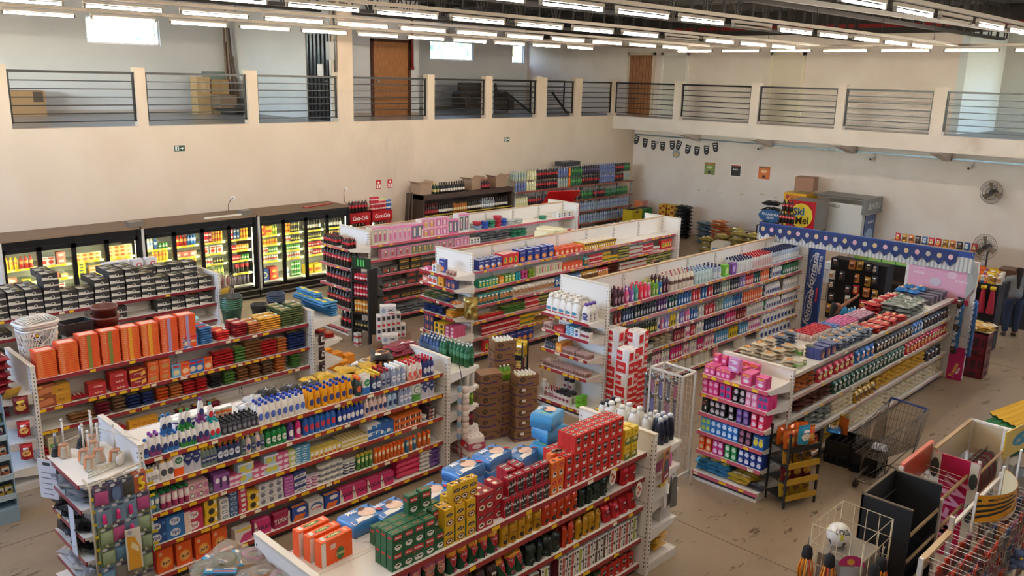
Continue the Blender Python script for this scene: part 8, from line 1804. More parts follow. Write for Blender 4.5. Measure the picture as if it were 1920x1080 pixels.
# shopping trolley
TR=(11.05,3.82);r=empty('shopping_trolley',(TR[0],TR[1],0),-.12);tag(r,'wire shopping trolley with blue handle in the right aisle','trolley')
mt=mat('#6f675c','s')
x0b,x1b,y0b,y1b=-.38,.42,-.2,.2 # front narrower (at -x)
def cage(u,v,t): # u 0..1 along, v -1..1 across, t 0..1 height
 x=-.42+u*.86+(t*(.16 if u>.5 else-.02));w_=(.15+.09*u)*(1+.12*t);z=.5+t*(.28+.22*u)
 return(x,v*w_,z+.0*u)
b=MB();wr_=.0032
for i in range(25):
 u=i/24
 for v in(-1,1):b.tube([cage(u,v,0),cage(u,v,1)],wr_,mt,4)
 b.tube([cage(u,-1,0),cage(u,1,0)],wr_,mt,4)
for i in range(11):
 v=-1+i/5
 for u in(0,1):b.tube([cage(u,v,0),cage(u,v,1)],wr_,mt,4)
 b.tube([cage(0,v,0),cage(1,v,0)],wr_,mt,4)
for t in(0,.25,.5,.75,1):b.tube([cage(0,-1,t),cage(0,1,t),cage(1,1,t),cage(1,-1,t)],wr_*(2 if t in(0,1)else 1),mt,5,closed=True)
b.obj('basket',r)
b=MB()
for v in(-1,1):
 b.tube([(.5,v*.24,.98),(.44,v*.22,.5),(.3,v*.24,.2),(.34,v*.25,.14)],.011,mt,6)
 b.tube([(-.42,v*.12,.16),(.34,v*.25,.14)],.012,mt,6)
 b.tube([(-.2,v*.15,.5),(-.18,v*.17,.16)],.01,mt,6)
 b.tube([(.3,v*.22,.5),(-.1,v*.18,.36),(-.2,v*.17,.2)],.008,mt,6)
b.tube([(-.42,-.12,.16),(-.46,-.06,.16),(-.46,.06,.16),(-.42,.12,.16)],.012,mt,6)
b.tube([(.34,-.25,.14),(.34,.25,.14)],.011,mt,6)
for k in range(5):b.tube([(-.44,-.1+k*.05,.16),(.33,-.2+k*.1,.14)],.004,mt,4)
b.obj('frame',r)
b=MB();b.tube([(.56,-.25,1.02),(.56,.25,1.02)],.016,mat('#22306a','p'),8);b.tube([(.5,-.24,.98),(.56,-.25,1.02)],.012,mat('#22306a','p'),6);b.tube([(.5,.24,.98),(.56,.25,1.02)],.012,mat('#22306a','p'),6);b.obj('handle',r)
for(x,y)in((-.36,-.12),(-.36,.12),(.3,-.24),(.3,.24)):
 b=MB();b.tube([(x,y-.016,.06),(x,y+.016,.06)],.06,mat('#3a3530','m'),12);b.box(x-.02,y-.022,.06,x+.02,y+.022,.14,mt);b.obj('wheel',r)
spawn('l_clr',(TR[0]-.1,TR[1]+.0,.515),.2,'crumpled clear plastic bag lying in the shopping trolley')
# white wire rack with kitchen tools
def wirerack(loc,rz,w,d,h,label,col='#cfcac2',grid=.06,name='wire_rack',sides=True,th=.012):
 r=empty(name,loc,rz);tag(r,label,'rack');m=mat(col,'p')
 b=MB()
 for x in(0,w):
  for y in(0,d):b.sq((x,y,0),(x,y,h),.03,.03,m)
 b.sq((0,0,h),(w,0,h),.03,.02,m);b.sq((0,d,h),(w,d,h),.03,.02,m);b.sq((0,0,h),(0,d,h),.03,.02,m);b.sq((w,0,h),(w,d,h),.03,.02,m);b.sq((0,0,.08),(w,0,.08),.03,.03,m);b.sq((0,0,.08),(0,d,.08),.03,.03,m)
 b.obj('frame',r)
 b=MB();k=grid
 while k<w:b.bar((k,d,.1),(k,d,h),.003,m,4);k+=grid
 k=.1
 while k<h:b.bar((0,d,k),(w,d,k),.003,m,4);k+=grid*1.5
 if sides:
  k=grid
  while k<d:b.bar((0,k,.1),(0,k,h),.003,m,4);b.bar((w,k,.1),(w,k,h),.003,m,4);k+=grid
  k=.1
  while k<h:b.bar((0,0,k),(0,d,k),.003,m,4);b.bar((w,0,k),(w,d,k),.003,m,4);k+=grid*1.5
 b.obj('wire_mesh',r);return r
wirerack((9.0,5.68,0),0,.3,.5,1.5,'white wire rack hung with kitchen tools beside the pad shelves')
for k in range(40):
 i,j=k%8,k//8;b=MB();c=['#6a6470','#8a6a78','#a05a6c','#5a5a58','#a8a098','#6a6290'][k%6]
 b.box(-.018,-.005,-.1,.018,.005,.1,mat(c,'p'));b.lathe([(.0,.1),(.03,.12),(.032,.16),(.0,.18)],mat('#7a7674','s'),8,sy=.3);b.tube([(0,0,.18),(0,0,.21)],.003,STEEL,4)
 tag(b.obj('kitchen_tool',None,(8.9-(i%2)*.06,5.72+i*.06,.3+j*.25),-PI/2),f'kitchen tool on the white wire rack, {ORD[i + 1]} from front, {ORD[j + 1]} row up','utensil','kitchen tools on the wire rack')
b=MB()
for k in range(9):b.tube([(0,k*.06-.24,0),(-.25,k*.06-.24,.03),(-.27,k*.06-.24,.07)],.004,mat('#cfcac2','p'),4)
tag(b.obj('rack_hooks',None,(9.25,6.1,1.45)),'row of white wire hooks at the top of the tool rack','hooks')
# ------------------------------------------------------------------ household goods on top of the pasta gondola
def lattice_basket(loc):
 r=empty('laundry_basket',loc,.15);tag(r,'white lattice laundry basket with lid behind the orange packets','basket');m=mat('#ded8d0','p')
 P4=lambda a,z:(lambda w,d,e:(w*math.copysign(abs(math.cos(a))**e,math.cos(a)),d*math.copysign(abs(math.sin(a))**e,math.sin(a)),z))(.165+.045*z/.55,.125+.035*z/.55,.45)
 b=MB();N=26
 for k in range(N):
  a=2*PI*k/N
  for s in(-1,1):b.tube([P4(a+s*q*.16,.06+q*.09)for q in range(5)],.0065,m,4)
 for z,rr in((.02,.012),(.06,.012),(.24,.006),(.43,.012),(.47,.012)):b.tube([P4(2*PI*k/32,z)for k in range(32)],rr,m,6,closed=True)
 b.obj('basket_body',r)
 b=MB();
 b.tube([tuple(q*1.05 for q in P4(2*PI*k/32,.5)[:2])+(.5,)for k in range(32)],.02,m,6,closed=True)
 for k in range(-4,5):
  b.tube([(x_/100,k*.032+x_/300,.52+.05*(1-(x_/22)**2)*(1-(k/5)**2))for x_ in range(-20,21,5)],.006,m,4)
 for k in range(-5,6):
  b.tube([(k*.038,y_/100,.52+.05*(1-(k/6)**2)*(1-(y_/17)**2))for y_ in range(-15,16,5)],.006,m,4)
 b.obj('lid',r)
lattice_basket((3.27,11.84,1.392));bpy.data.objects['laundry_basket'].scale=(1.12,1.12,1.14)
def openbox_thing(name,label,loc,w,d,h,col,rz=0,cat='tray'):
 b=MB();m=mat(col,'p');t=.012;k=.82
 o1=[(-w/2,-d/2),(w/2,-d/2),(w/2,d/2),(-w/2,d/2)];vs=[(x*k,y*k,0)for x,y in o1]+[(x,y,h)for x,y in o1]+[(x*.9,y*.88,h)for x,y in o1]+[(x*k*.93,y*k*.93,.01)for x,y in o1]
 F=[(3,2,1,0),(12,13,14,15)]
 for i in range(4):
  j=(i+1)%4;F+=[(i,j,4+j,4+i),(4+i,4+j,8+j,8+i),(8+i,8+j,12+j,12+i)]
 b.add(vs,F,m);tag(b.obj(name,None,loc,rz),label,cat)
openbox_thing('planter_box','black rectangular planter box beside the laundry basket',(3.76,11.9,1.7),.4,.26,.17,'#26282c',.1,'planter')
box_thing('planter_stand','low pale block under the black planter box','block',(3.76,11.9,1.392),(.3,.18,.307),'#b0a8a0','m')
def pot(name,label,loc,r1,r2,h,col,n=20,cat='pot',rim=.012):
 b=MB();m=mat(col,'p');b.lathe([(0.001,.008),(r1*.95,.01),(r2*.95,h-.004),(r2,h),(r2+rim,h),(r2+rim,h-.03),(r2,h-.035),(r1,0),(.001,0)],m,n,caps=False);o=b.obj(name,None,loc);tag(o,label,cat);return o
for k in range(4):pot('flower_pot',f'brown flower pot in the stack behind the orange packets, {ORD[k + 1]} from the bottom',(4.15,11.88,1.392+k*.135),.13,.165+.008*(k==2),.22,['#5a2a22','#5a2a22','#6a3026','#5a2a22'][k])
for k in range(6):
 o=pot('bucket',f'green bucket with wire handle, {ORD[k + 1]} from the bottom of the stack',(6.0,11.87,1.392+k*.032),.115,.155,.3,'#1f5038' if k<5 else '#26302c',cat='bucket')
 b=MB();b.tube([(.16*math.cos(a),.16*math.sin(a)*.9,.28-.05*math.sin(a)**2)for a in[PI*q/10+PI+.3*k for q in range(11)]],.004,STEEL,4);b.obj('handle',o)
for k in range(2):pot('bucket',f'small black bucket on the pasta gondola, {["outer", "inner"][k]} one',(6.47,11.88,1.392+k*.03),.09,.12,.22,'#17181c',cat='bucket')
for k in range(4):pot('bucket',f'dark blue bucket above the green packets, {ORD[k + 1]} from the bottom of the stack',(6.78,11.9,1.47+k*.03),.1,.135,.2,'#1c2c44',cat='bucket')
box_thing('packet_stack','low stack under the dark blue buckets','box',(6.78,11.92,1.392),(.3,.22,.077),'#4c5a30')
pot('basin','pale teal basin behind the orange packets',(5.3,11.9,1.52),.12,.16,.1,'#8fb8b0',cat='basin')
box_thing('packet_stack','low stack under the pale teal basin','box',(5.3,11.92,1.392),(.26,.2,.127),'#b0a8a0')
# hooks on the end of the black carton gondola
b=MB();b.box(0,-.48,0,.03,.48,.06,mat('#c9c4bc','p'));tag(b.obj('hook_bar',None,(6.98,14.65,1.5)),'white hook bar on the end of the black carton gondola','bar')
for k in range(10):
 for j in range(2):
  b=MB();b.tube([(0,0,0),(.28,0,.02),(.3,0,.05)],.004,mat('#cfcac2','s'),4)
  for q in range(4):b.box(.08+q*.05,-.025,-.14,.09+q*.05,.025,-.005,mat(['#c8c0b8','#b86a72','#d0c8c0','#b0a8a4'][(k+q)%4],'p'))
  tag(b.obj('hook_pack',None,(7.02,14.25+k*.09,1.52-j*.2)),f'hook with small red and white packs, {ORD[k + 1]} from front, {["upper", "lower"][j]} row','hook','hooks with small packs')
spawn('l_yw',(7.05,14.1,1.3),.3,'yellow sponge net hanging at the end of the black carton gondola',rx=-1.2)
# ------------------------------------------------------------------ end of the cleaning gondola: brushes, hanging goods
for i,(x,y)in enumerate(((2.52,8.66),(2.62,8.4),(2.6,8.2),(2.73,8.32),(2.76,8.55),(2.84,8.2),(2.8,8.7))):
 r=empty('toilet_brush',(x,y,1.402));tag(r,f'white toilet brush in its holder, {ORD[i + 1]} from left on the brush end shelf','toilet brush')
 b=MB();b.lathe([(.05,0),(.056,.02),(.045,.1),(.04,.13)],mat('#c8c2b4','p'),14,sq=3);b.sq((-.057,0,.02),(-.044,0,.13),.05,.003,mat('#d8793a','p'));b.sq((.0,-.058,.02),(.0,-.046,.13),.04,.003,mat('#d8a07a','p'));b.obj('holder',r)
 b=MB();b.lathe([(.05,.13),(.045,.14),(.012,.15)],mat('#b8876a','p'),12);b.tube([(0,0,.15),(0,0,.38)],.009,mat('#dcd8d0','p'),6);b.lathe([(.009,.38),(.014,.39),(.008,.41)],mat('#dcd8d0','p'),8);b.obj('handle',r)
for i,(x,y)in enumerate(((2.47,8.75),(2.72,8.78))):
 r=empty('plunger',(x,y,1.402));tag(r,['black plunger at the corner of the brush end shelf','black plunger behind the toilet brushes'][i],'plunger')
 b=MB();b.lathe([(.05,0),(.05,.02),(.035,.03),(.045,.045),(.03,.06),(.04,.075),(.02,.1)],K,14);b.obj('cup',r)
 b=MB();b.tube([(0,0,.1),(0,0,.24)],.012,mat('#a8a8b0' if i else '#8a8a90','s'),6);b.obj('handle',r)
for i in range(4):
 b=MB();b.tube([(0,0,.02),(.3,.1-i*.02,.02)],.008,mat('#d4cdbd','m'),6)
 b.lathe([(.012,0),(.035,.02),(.035,.08),(.012,.1)],mat('#d8d2c6','m'),10,c=(.34,.12-i*.02));tag(b.obj('bottle_brush',None,(2.5+i*.02,7.98+i*.05,1.405)),f'white long brush lying on the brush end shelf, {ORD[i + 1]} from the front','brush')
b=MB();m_=mat('#cfc8bc','p')
b.tube([(2.45,8.75,1.42),(2.45,8.75,1.5),(2.9,8.85,1.55),(2.95,7.85,1.72)],.006,m_,5);tag(b.obj('guard_rail'),'thin white wire rail over the brush end shelf','rail')
# hanging rack of clips at the corner
r=empty('clip_rack',(2.42,7.72,0));tag(r,'white hanging frame with yellow tags at the corner of the cleaning gondola','rack')
b=MB();b.tube([(-.02,.1,1.5),(.0,0,1.45),(0,0,.4)],.012,mat('#cfc2a8','p'),6);b.tube([(0,0,1.46),(.5,.1,1.5)],.01,mat('#cfc2a8','p'),6);b.tube([(.5,.1,1.5),(.5,.1,.4)],.01,mat('#cfc2a8','p'),6)
for z in(.6,.9,1.2):b.tube([(0,.0,z),(.5,.1,z)],.005,mat('#cfc2a8','p'),5)
b.obj('frame',r)
for k in range(14):
 b=MB();x=0 if k%2 else.5;b.sq((x,x*.2-.02,1.4-k*.065),(x+.1,x*.2-.06,1.42-k*.065),.004,.03,mat('#e0c01c','p'));b.obj('yellow_tag',r)
def hangcard(key,desc,card,good,shape):
 def fn(i):
  b=MB();w,h=.13,.2
  b.box(-w/2,-.003,0,w/2,.003,h,mat(card,'c'));b.deco(flat(d=.006),[('e',.3,.85,.18,.08,'#c8c4d0'),('r',.5,.8,.9,.9,'#2a2c4c')],w,h)
  if shape=='toy':b.lathe([(.01,0),(.025,.01),(.015,.05),(.022,.07),(.008,.1)],mat(good,'p'),8,c=(0,-.02),z0=.03)
  elif shape=='glove':b.add([(x,-.02,z)for x,z in((-.03,.02),(.03,.02),(.04,.1),(.03,.15),(-.03,.15),(-.045,.09))],[(0,1,2,3,4,5)],mat(good,'m'));b.box(-.03,-.02,.03,.03,-.004,.14,mat(good,'m'))
  elif shape=='horse':b.tube([(-.02,-.015,.03),(.02,-.015,.04),(.025,-.015,.08),(-.01,-.015,.1),(.0,-.015,.14),(.03,-.015,.15)],[.015,.018,.02,.02,.015,.008],mat(good,'p'),8)
  else:b.surf(lambda u,v:((u-.5)*.11,-.015-.02*(1-(2*u-1)**4)*(1-(2*v-1)**4),.02+v*.13),6,6,mat(good,'t' if shape=='film' else 'm'))
  b.box(-.012,-.012,h,.012,.0,h+.02,mat('#cfc8bc','p'))
  return[('blister_pack',b.mesh('blister_pack'))]
 reg(key,'blister_pack',desc,'pack',.13,.05,.2,fn)
hangcard('hc_b','navy card with grey oval glove','#3a3d5c','#5a6f94','glove');hangcard('hc_s','card with grey sponge','#4a4f4a','#3a3a34','x');hangcard('hc_y','orange card with yellow rubber seahorse','#b8502c','#e8c828','horse')
hangcard('hc_p','blue grey card with pink figure','#62809a','#d8307c','toy');hangcard('hc_m','purple card with magenta clip','#5a4a5c','#a84878','x');hangcard('hc_g','green card with grey scourer','#5a6a3c','#8a9a7a','x');hangcard('hc_c','blue card with cloth','#4a6a84','#5a7f9c','x');hangcard('hc_f','clear wrapped grey card','#6a6660','#a8a49c','film')
ks=[['hc_m','hc_b','hc_s','hc_y'],['hc_p','hc_p','hc_p','hc_m'],['hc_g','hc_m','hc_p','hc_g'],['hc_g','hc_c','hc_c','hc_g'],['hc_c','hc_f','hc_f','hc_g'],['hc_c','hc_f','hc_f','hc_f']]
for j in range(6):
 for i in range(4):
  for q in range(2):
   p_=P[ks[j][i]]
   spawn(ks[j][i],(2.5+i*.125+(R()-.5)*.02,7.66+q*.05+i*.02,1.26-j*.205),-.1+(R()-.5)*.4,f'{p_["desc"]}, {["first", "second", "third", "fourth"][i]} from left, {ORD[j + 1]} row down, {["front", "rear"][q]} layer','blister packs at the cleaning gondola corner')
b=MB();b.box(-.07,-.006,0,.07,.006,.42,mat('#d8d2c2','c'));b.deco(flat(d=.012),[('p',[(.1,.0),(.9,0),(.9,.5),(.6,.8),(.1,.85)],'#d8921c'),('p',[(.3,.55),(.8,.4),(.8,.55),(.4,.7)],'#ead9a0'),('e',.3,.93,.15,.05,'#9a9aa8')],.14,.42);tag(b.obj('insole_pack',None,(2.72,7.6,.55),-.1),'large white pack with orange sole shape at the corner','pack')
for k in range(5):
 b=MB();b.surf(lambda u,v:((u-.5)*.1*(1-.3*v),.03*math.sin(u*9+k)+.02*v,.34*v),5,6,mat(['#c8d4dc','#8ab0c8','#d8d8d8','#3a8a6a','#b83a4a'][k],'m'));b.surf(lambda u,v:((u-.5)*.1*(1-.3*v),.012+.03*math.sin(u*9+k)+.02*v,.34*v),5,6,mat(['#c8d4dc','#8ab0c8','#d8d8d8','#3a8a6a','#b83a4a'][k],'m'),flip=True)
 tag(b.obj('cleaning_glove',None,(2.98-.01*k,7.86-.03*k,1.12-.18*k),.5+.2*k),f'hanging cleaning glove on the left post, {ORD[k + 1]} down','glove',None)
b=MB();b.box(-.11,-.003,0,.11,.003,.42,mat('#d2d0d0','m'));b.deco(flat(d=.006),[('r',.3,.85,.7,.93,'#26262a')]+[('r',.2,.1+q*.14,.75,.12+q*.14,'#5a5a60')for q in range(5)],.22,.42);tag(b.obj('paper_sign',None,(2.36,8.72,.98),-PI/2+.5),'white paper price list hanging left of the brushes','sign')
b=MB();b.box(-.07,-.003,0,.07,.003,.5,mat('#c8c8cc','m'));tag(b.obj('paper_strip',None,(2.37,8.15,.6),-PI/2),'blank pale strip hanging under the brush shelf','sign')
# hanging slipper column on the far end of the cleaning gondola
r=empty('sock_hanger',(7.08,7.86,0));tag(r,'hanging column of pale socks on the far post of cleaning gondola','hanger')
b=MB();b.tube([(0,0,1.55),(0,-.05,1.4),(.02,-.05,1.3)],.006,K,5);b.obj('hook',r)
for k in range(9):
 b=MB();b.surf(lambda u,v:(.06+.055*math.cos(2*PI*u)*math.sin(PI*v)**.5,-.07+.05*math.sin(2*PI*u)*math.sin(PI*v)**.5,1.2-k*.082+.05*math.cos(PI*v)),12,6,mat(['#d0bcb2','#dccec4','#c8b4aa'][k%3],'m'),flip=True)
 b.surf(lambda u,v:(-.03+.03*math.cos(2*PI*u)*math.sin(PI*v)**.5,-.05+.03*math.sin(2*PI*u)*math.sin(PI*v)**.5,1.22-k*.082+.055*math.cos(PI*v)),8,6,mat(['#7f9cb4','#c9b8b0'][k%2],'m'),flip=True);b.obj('sock',r)
b=MB();b.lathe([(.035,0),(.035,.01)],mat('#b8242c','p'),12);b.v=[(x,z-.1,y+.46)for x,y,z in b.v];b.obj('red_tag',r)
# cards, poster on the coffee gondola
for i,(px,py)in enumerate(((1149,895),(1198,918))):
 q=PY(px,py,4.70);b=MB();b.add([(.052*math.cos(a),0,.085*math.sin(a))for a in[2*PI*k/16 for k in range(16)]]+[(.052*math.cos(a),.003,.085*math.sin(a))for a in[2*PI*k/16 for k in range(16)]],[tuple(range(16)),tuple(reversed(range(16,32)))]+[(k,k+16,(k+1)%16+16,(k+1)%16)for k in range(16)],mat('#e6ddd2','m'))
 b.deco(lambda u,v,k:(u,-k,v-.08),[('e',.4,.7,.2,.12,'#b0482c'),('e',.65,.5,.2,.12,'#a83a24'),('e',.4,.3,.22,.12,'#c06a3a')],.1,.16);tag(b.obj('shelf_wobbler',None,(q.x,4.70,q.z)),['oval paper cookie sign on the second coffee shelf','oval paper cookie sign beside the end panel'][i],'sign')
q=PY(1229,905,4.6)
b=MB();b.box(-.1,0,-.17,.1,.004,.19,mat('#b0764a','m'));b.deco(lambda u,v,k:(u,-k,v-.17),[('r',0,0,1,.32,'#7a1c20'),('p',[(.1,.32),(.9,.32),(.8,.6),(.6,.68),(.4,.68),(.2,.6)],'#3a3c44'),('e',.5,.78,.14,.12,'#c89474'),('e',.5,.86,.15,.07,'#2a1c18'),('r',.2,.12,.8,.2,'#e0d8d0')],.2,.36,e=.002);tag(b.obj('hanging_poster',None,(7.12,4.62,1.25),.25),'small poster of a person in grey jacket on the coffee gondola end','poster')
b=MB();b.box(-.04,0,-.3,.04,.004,0,mat('#d8d4ce','m'));tag(b.obj('paper_strip',None,(7.14,4.61,1.06),.25),'white strip under the small person poster','strip')
b=MB();b.surf(lambda u,v:(.16*(u-.3)*(1.2-v),-.02-.04*math.sin(PI*u),.34*v),6,6,mat('#6e6a66','m'));b.surf(lambda u,v:(.16*(u-.3)*(1.2-v),.01+.0*u,.34*v),6,6,mat('#6e6a66','m'),flip=True);tag(b.obj('grey_cloth',None,(7.28,4.64,.72),.2),'grey cloth hanging beside the small person poster','cloth')
for i in range(2):
 b=MB();b.box(0,0,0,.04,.004,.02,mat('#e0c01c','p'));tag(b.obj('price_tag',None,(6.98,5.45-i*.14,1.66),PI/2),['yellow price tag on the coffee gondola end, left one','yellow price tag on the coffee gondola end, right one'][i],'tag')
# craft bags, near end of the coffee gondola
def craft(key,desc,ring):
 def fn(i):
  b=MB();b.surf(lambda u,v:((u-.5)*.24,(v-.5)*.24,.01+.05*(1-(2*u-1)**4)*(1-(2*v-1)**4)),6,6,mat('#b0a89c','t'))
  b.tube([(.08*math.cos(a),.08*math.sin(a),.025)for a in[2*PI*k/18 for k in range(18)]],.022,mat(ring,'m'),6,closed=True)
  b.box(-.12,.1,0,.12,.16,.012,mat('#2a86c0','c'))
  b.deco(lambda u,v,k:(u,.1+v,.012+k),[('r',.05,.5,.7,.8,'#c8303c'),('r',.75,.1,.95,.6,'#e8d8c0'),('r',.05,.1,.4,.3,'#e8e0d0')],.24,.06,e=.002)
  return[('craft_bag',b.mesh('craft_bag'))]
 reg(key,'craft_bag',desc,'bag',.24,.28,.06,fn)
craft('cr_g','clear bag with green ring and blue header','#4a5a3a');craft('cr_b','clear bag with brown ring and blue header','#8a5a30');craft('cr_p','clear bag with pink ring and blue header','#b0708a');craft('cr_w','clear bag with grey ring and blue header','#8a8490')
for i,(k,x,y,z,a)in enumerate((('cr_b',2.78,5.5,1.36,1.9),('cr_p',2.88,5.25,1.38,1.2),('cr_g',2.66,5.3,1.4,2.4),('cr_b',2.82,5.02,1.36,1.4),('cr_w',2.7,5.05,1.34,2.2),('cr_w',2.6,5.15,1.32,2.6),('cr_g',2.55,5.4,1.34,2.8),('cr_p',2.9,4.85,1.36,1.2),('cr_w',2.5,5.0,1.31,2.3),('cr_g',2.62,4.85,1.32,2.0))):
 spawn(k,(x+.03,y+.36,z+.1),a,f'{P[k]["desc"]}, {ORD[i + 1]} in the bottom left pile','craft bags in the pile',rx=(R()-.5)*.3)
# light blue candle rack at far left
r=empty('candle_rack',(2.28,10.62,0),-.05);tag(r,'light blue cardboard rack with wax melts at the left edge','rack');lb=mat('#7f9db4','c')
for x in(-.2,.2):b=MB();b.add([(x,-.2,0),(x,.15,0),(x,.15,1.5),(x,0,1.5),(x+.012,-.2,0),(x+.012,.15,0),(x+.012,.15,1.5),(x+.012,0,1.5)],[(0,3,2,1),(4,5,6,7),(0,4,7,3)],lb);b.obj('side_panel',r)
MB().box(-.2,.14,0,.2,.15,1.5,lb).obj('back_panel',r);MB().box(-.2,-.2,0,.2,.15,.18,lb).obj('base',r)
b=MB();b.box(-.2,.02,1.28,.2,.035,1.55,mat('#8a7a9c','c'));b.deco(lambda u,v,k:(u,.02-k,v+1.28),[('r',0,0,1,.35,'#7f9db4'),('e',.6,.6,.1,.12,'#1c1c24'),('r',.45,.35,.7,.45,'#1c1c24')],.4,.27);b.obj('header',r)
for j,z in enumerate((.3,.53,.76,.99)):
 MB().box(-.2,-.17+j*.04,z-.02,.2,.14,z,lb).obj('shelf',r);MB().box(-.2,-.18+j*.04,z-.02,.2,-.168+j*.04,z+.05,mat('#9fb8c8','c')).obj('shelf_lip',r)
 for i in range(4):
  k2=['mlt_y','mlt_o','mlt_o','mlt_v',][j]
  if k2 not in P:bx(k2,'wax_melt_box',{'mlt_y':'yellow wax melt box','mlt_o':'orange brown wax melt box','mlt_v':'plum wax melt box','mlt_g':'green wax melt box'}[k2],'box',.08,.06,.12,{'mlt_y':'#b89a30','mlt_o':'#b8623a','mlt_v':'#6a3a5c','mlt_g':'#7a9a3c'}[k2],[('r',.0,.6,1,1,'#c8c8b8'),('r',.3,.5,.8,.75,'#14141a'),('p',[(0,0),(.4,0),(.1,.6),(0,.6)],'#5a2a1c')])
  spawn(k2,(2.28-.145+i*.095,10.62-.09+j*.04,z+.001),0,f'{P[k2]["desc"]}, {ORD[i + 1]} from left, {ORD[j + 1]} shelf up of the blue rack','wax melt boxes')
bx('mlt_g','wax_melt_box','green wax melt box','box',.08,.06,.12,'#7a9a3c',[('r',.0,.6,1,1,'#c8c8b8'),('r',.3,.5,.8,.75,'#14141a')])
for i in range(4):spawn('mlt_g',(2.14+i*.095,10.7,1.16),0,f'green wax melt box on top shelf of the blue rack, {ORD[i + 1]} from left','wax melt boxes')
MB().box(-.2,0,1.14,.2,.14,1.158,lb).obj('shelf',r)
for k in range(3):
 spawn(['s_mr','s_r','s_r'][k],(2.78,11.02,1.08-k*.3),-.3,f'red chip bag hanging on the pasta gondola post, {ORD[k + 1]} down','hanging red chip bags')
spawn('l_go',(2.72,11.06,1.3),.2,'golden bag hanging by a yellow tag on the pasta gondola post',rx=-.8)
for k in range(3):spawn('cbag_b',(7.05,11.05,1.05-k*.24),.2,f'dark brown bag hanging on the far post of pasta gondola, {ORD[k + 1]} down','hanging brown bags')
# ------------------------------------------------------------------ checkout displays, lower right
# black open display
r=empty('black_display',(7.53,2.27,0),0);tag(r,'tall black open topped display stand in the lower right','display stand');bk=mat('#151619','m');H_=1.5
Wd,Dd=.76,.46
b=MB();b.box(0,Dd-.02,.1,Wd,Dd,H_,bk);b.box(0,Dd-.022,H_-.0,Wd,Dd+.002,H_+.012,mat('#6a5c4c','m'));b.obj('back_panel',r)
b=MB();b.box(0,0,.1,.02,Dd,H_,bk);b.box(-.002,0,H_,.022,Dd,H_+.012,mat('#6a5c4c','m'));b.obj('side_panel',r)
b=MB();b.box(Wd-.02,0,.1,Wd,Dd,H_,bk);b.box(Wd-.022,0,H_,Wd+.002,Dd,H_+.012,mat('#6a5c4c','m'));b.obj('side_panel',r)
for z in(1.25,.98,.7):
 b=MB();b.bar((.02,0.0,z),(Wd-.02,0.0,z),.016,mat('#a08662','w'));b.obj('wooden_rail',r);b=MB();b.bar((.02,Dd-.05,z+.06),(Wd-.02,Dd-.05,z+.06),.005,STEEL);b.obj('wire_rail',r)
MB().box(0,0,0,Wd,Dd,.1,bk).obj('base',r)
for k in range(8):
 b=MB();b.surf(lambda u,v:(.01*math.sin(v*7),(u-.5)*.3,-.38*v),5,6,mat(['#1f2a3c','#2a2c34','#26303a'][k%3],'m'));b.surf(lambda u,v:(.015+.01*math.sin(v*7),(u-.5)*.3,-.38*v),5,6,mat('#20283a','m'),flip=True);b.tube([(0,0,0),(0,0,.05)],.004,STEEL,4)
 tag(b.obj('garment',None,(7.6+k*.085,2.5,.93)),f'dark garment hanging inside the black display, {ORD[k + 1]} from left','garment','dark garments in the black display')
# ball basket in front of the black display
r=empty('ball_basket',(6.8,2.39,0));tag(r,'tall wire basket holding a ball and a hanging bag','wire basket');wm=mat('#b8a88c','p')
b=MB();w,d,h=.62,.46,1.42
for x in(0,w):
 for y in(0,d):b.bar((x,y,0),(x,y,h),.008,wm)
for z in(.3,.6,.85,1.05,1.24,h):b.tube([(0,0,z),(w,0,z),(w,d,z),(0,d,z)],.005,wm,4,closed=True)
for k in range(1,4):b.bar((w*k/4,0,.3),(w*k/4,0,1.24 if k!=2 else h),.004,wm,4);b.bar((w*k/4,d,.3),(w*k/4,d,h),.004,wm,4);b.bar((0,d*k/4,.3),(0,d*k/4,h),.004,wm,4);b.bar((w,d*k/4,.3),(w,d*k/4,h),.004,wm,4)
b.obj('wire_cage',r)
MB().box(0,0,.28,w,d,.3,wm).obj('tray',r)
b=MB()
def ballp(u,v,rr=.11):a,c=2*PI*u,PI*v;return(rr*math.sin(c)*math.cos(a),rr*math.sin(c)*math.sin(a),rr*math.cos(c))
b.surf(lambda u,v:ballp(u,v),24,16,mat('#ddd8d0','p'),lambda u,v:mat('#c8c03a','p')if(.3<v<.5 and(int(u*24)%7==0))else mat('#2b3440','p')if(.55<v<.75 and int(u*24)%5==0)else mat('#ddd8d0','p'),flip=True)
F=lambda u,v,k:tuple(Vector(ballp(.62+u/.7,.36-v/.35))*(1+(k)*28));F.curved=1
b.deco(F,[('t','UOUS',.5,.3,.8,K,0,.95)],.16,.07,e=.0008);tag(b.obj('football',None,(7.08,2.72,1.26)),'white football with dark lettering in the wire basket','ball')
box_thing('stuffing_box','pale box inside the wire basket under the ball','box',(7.11,2.62,.301),(.5,.36,.84),'#8a8074')
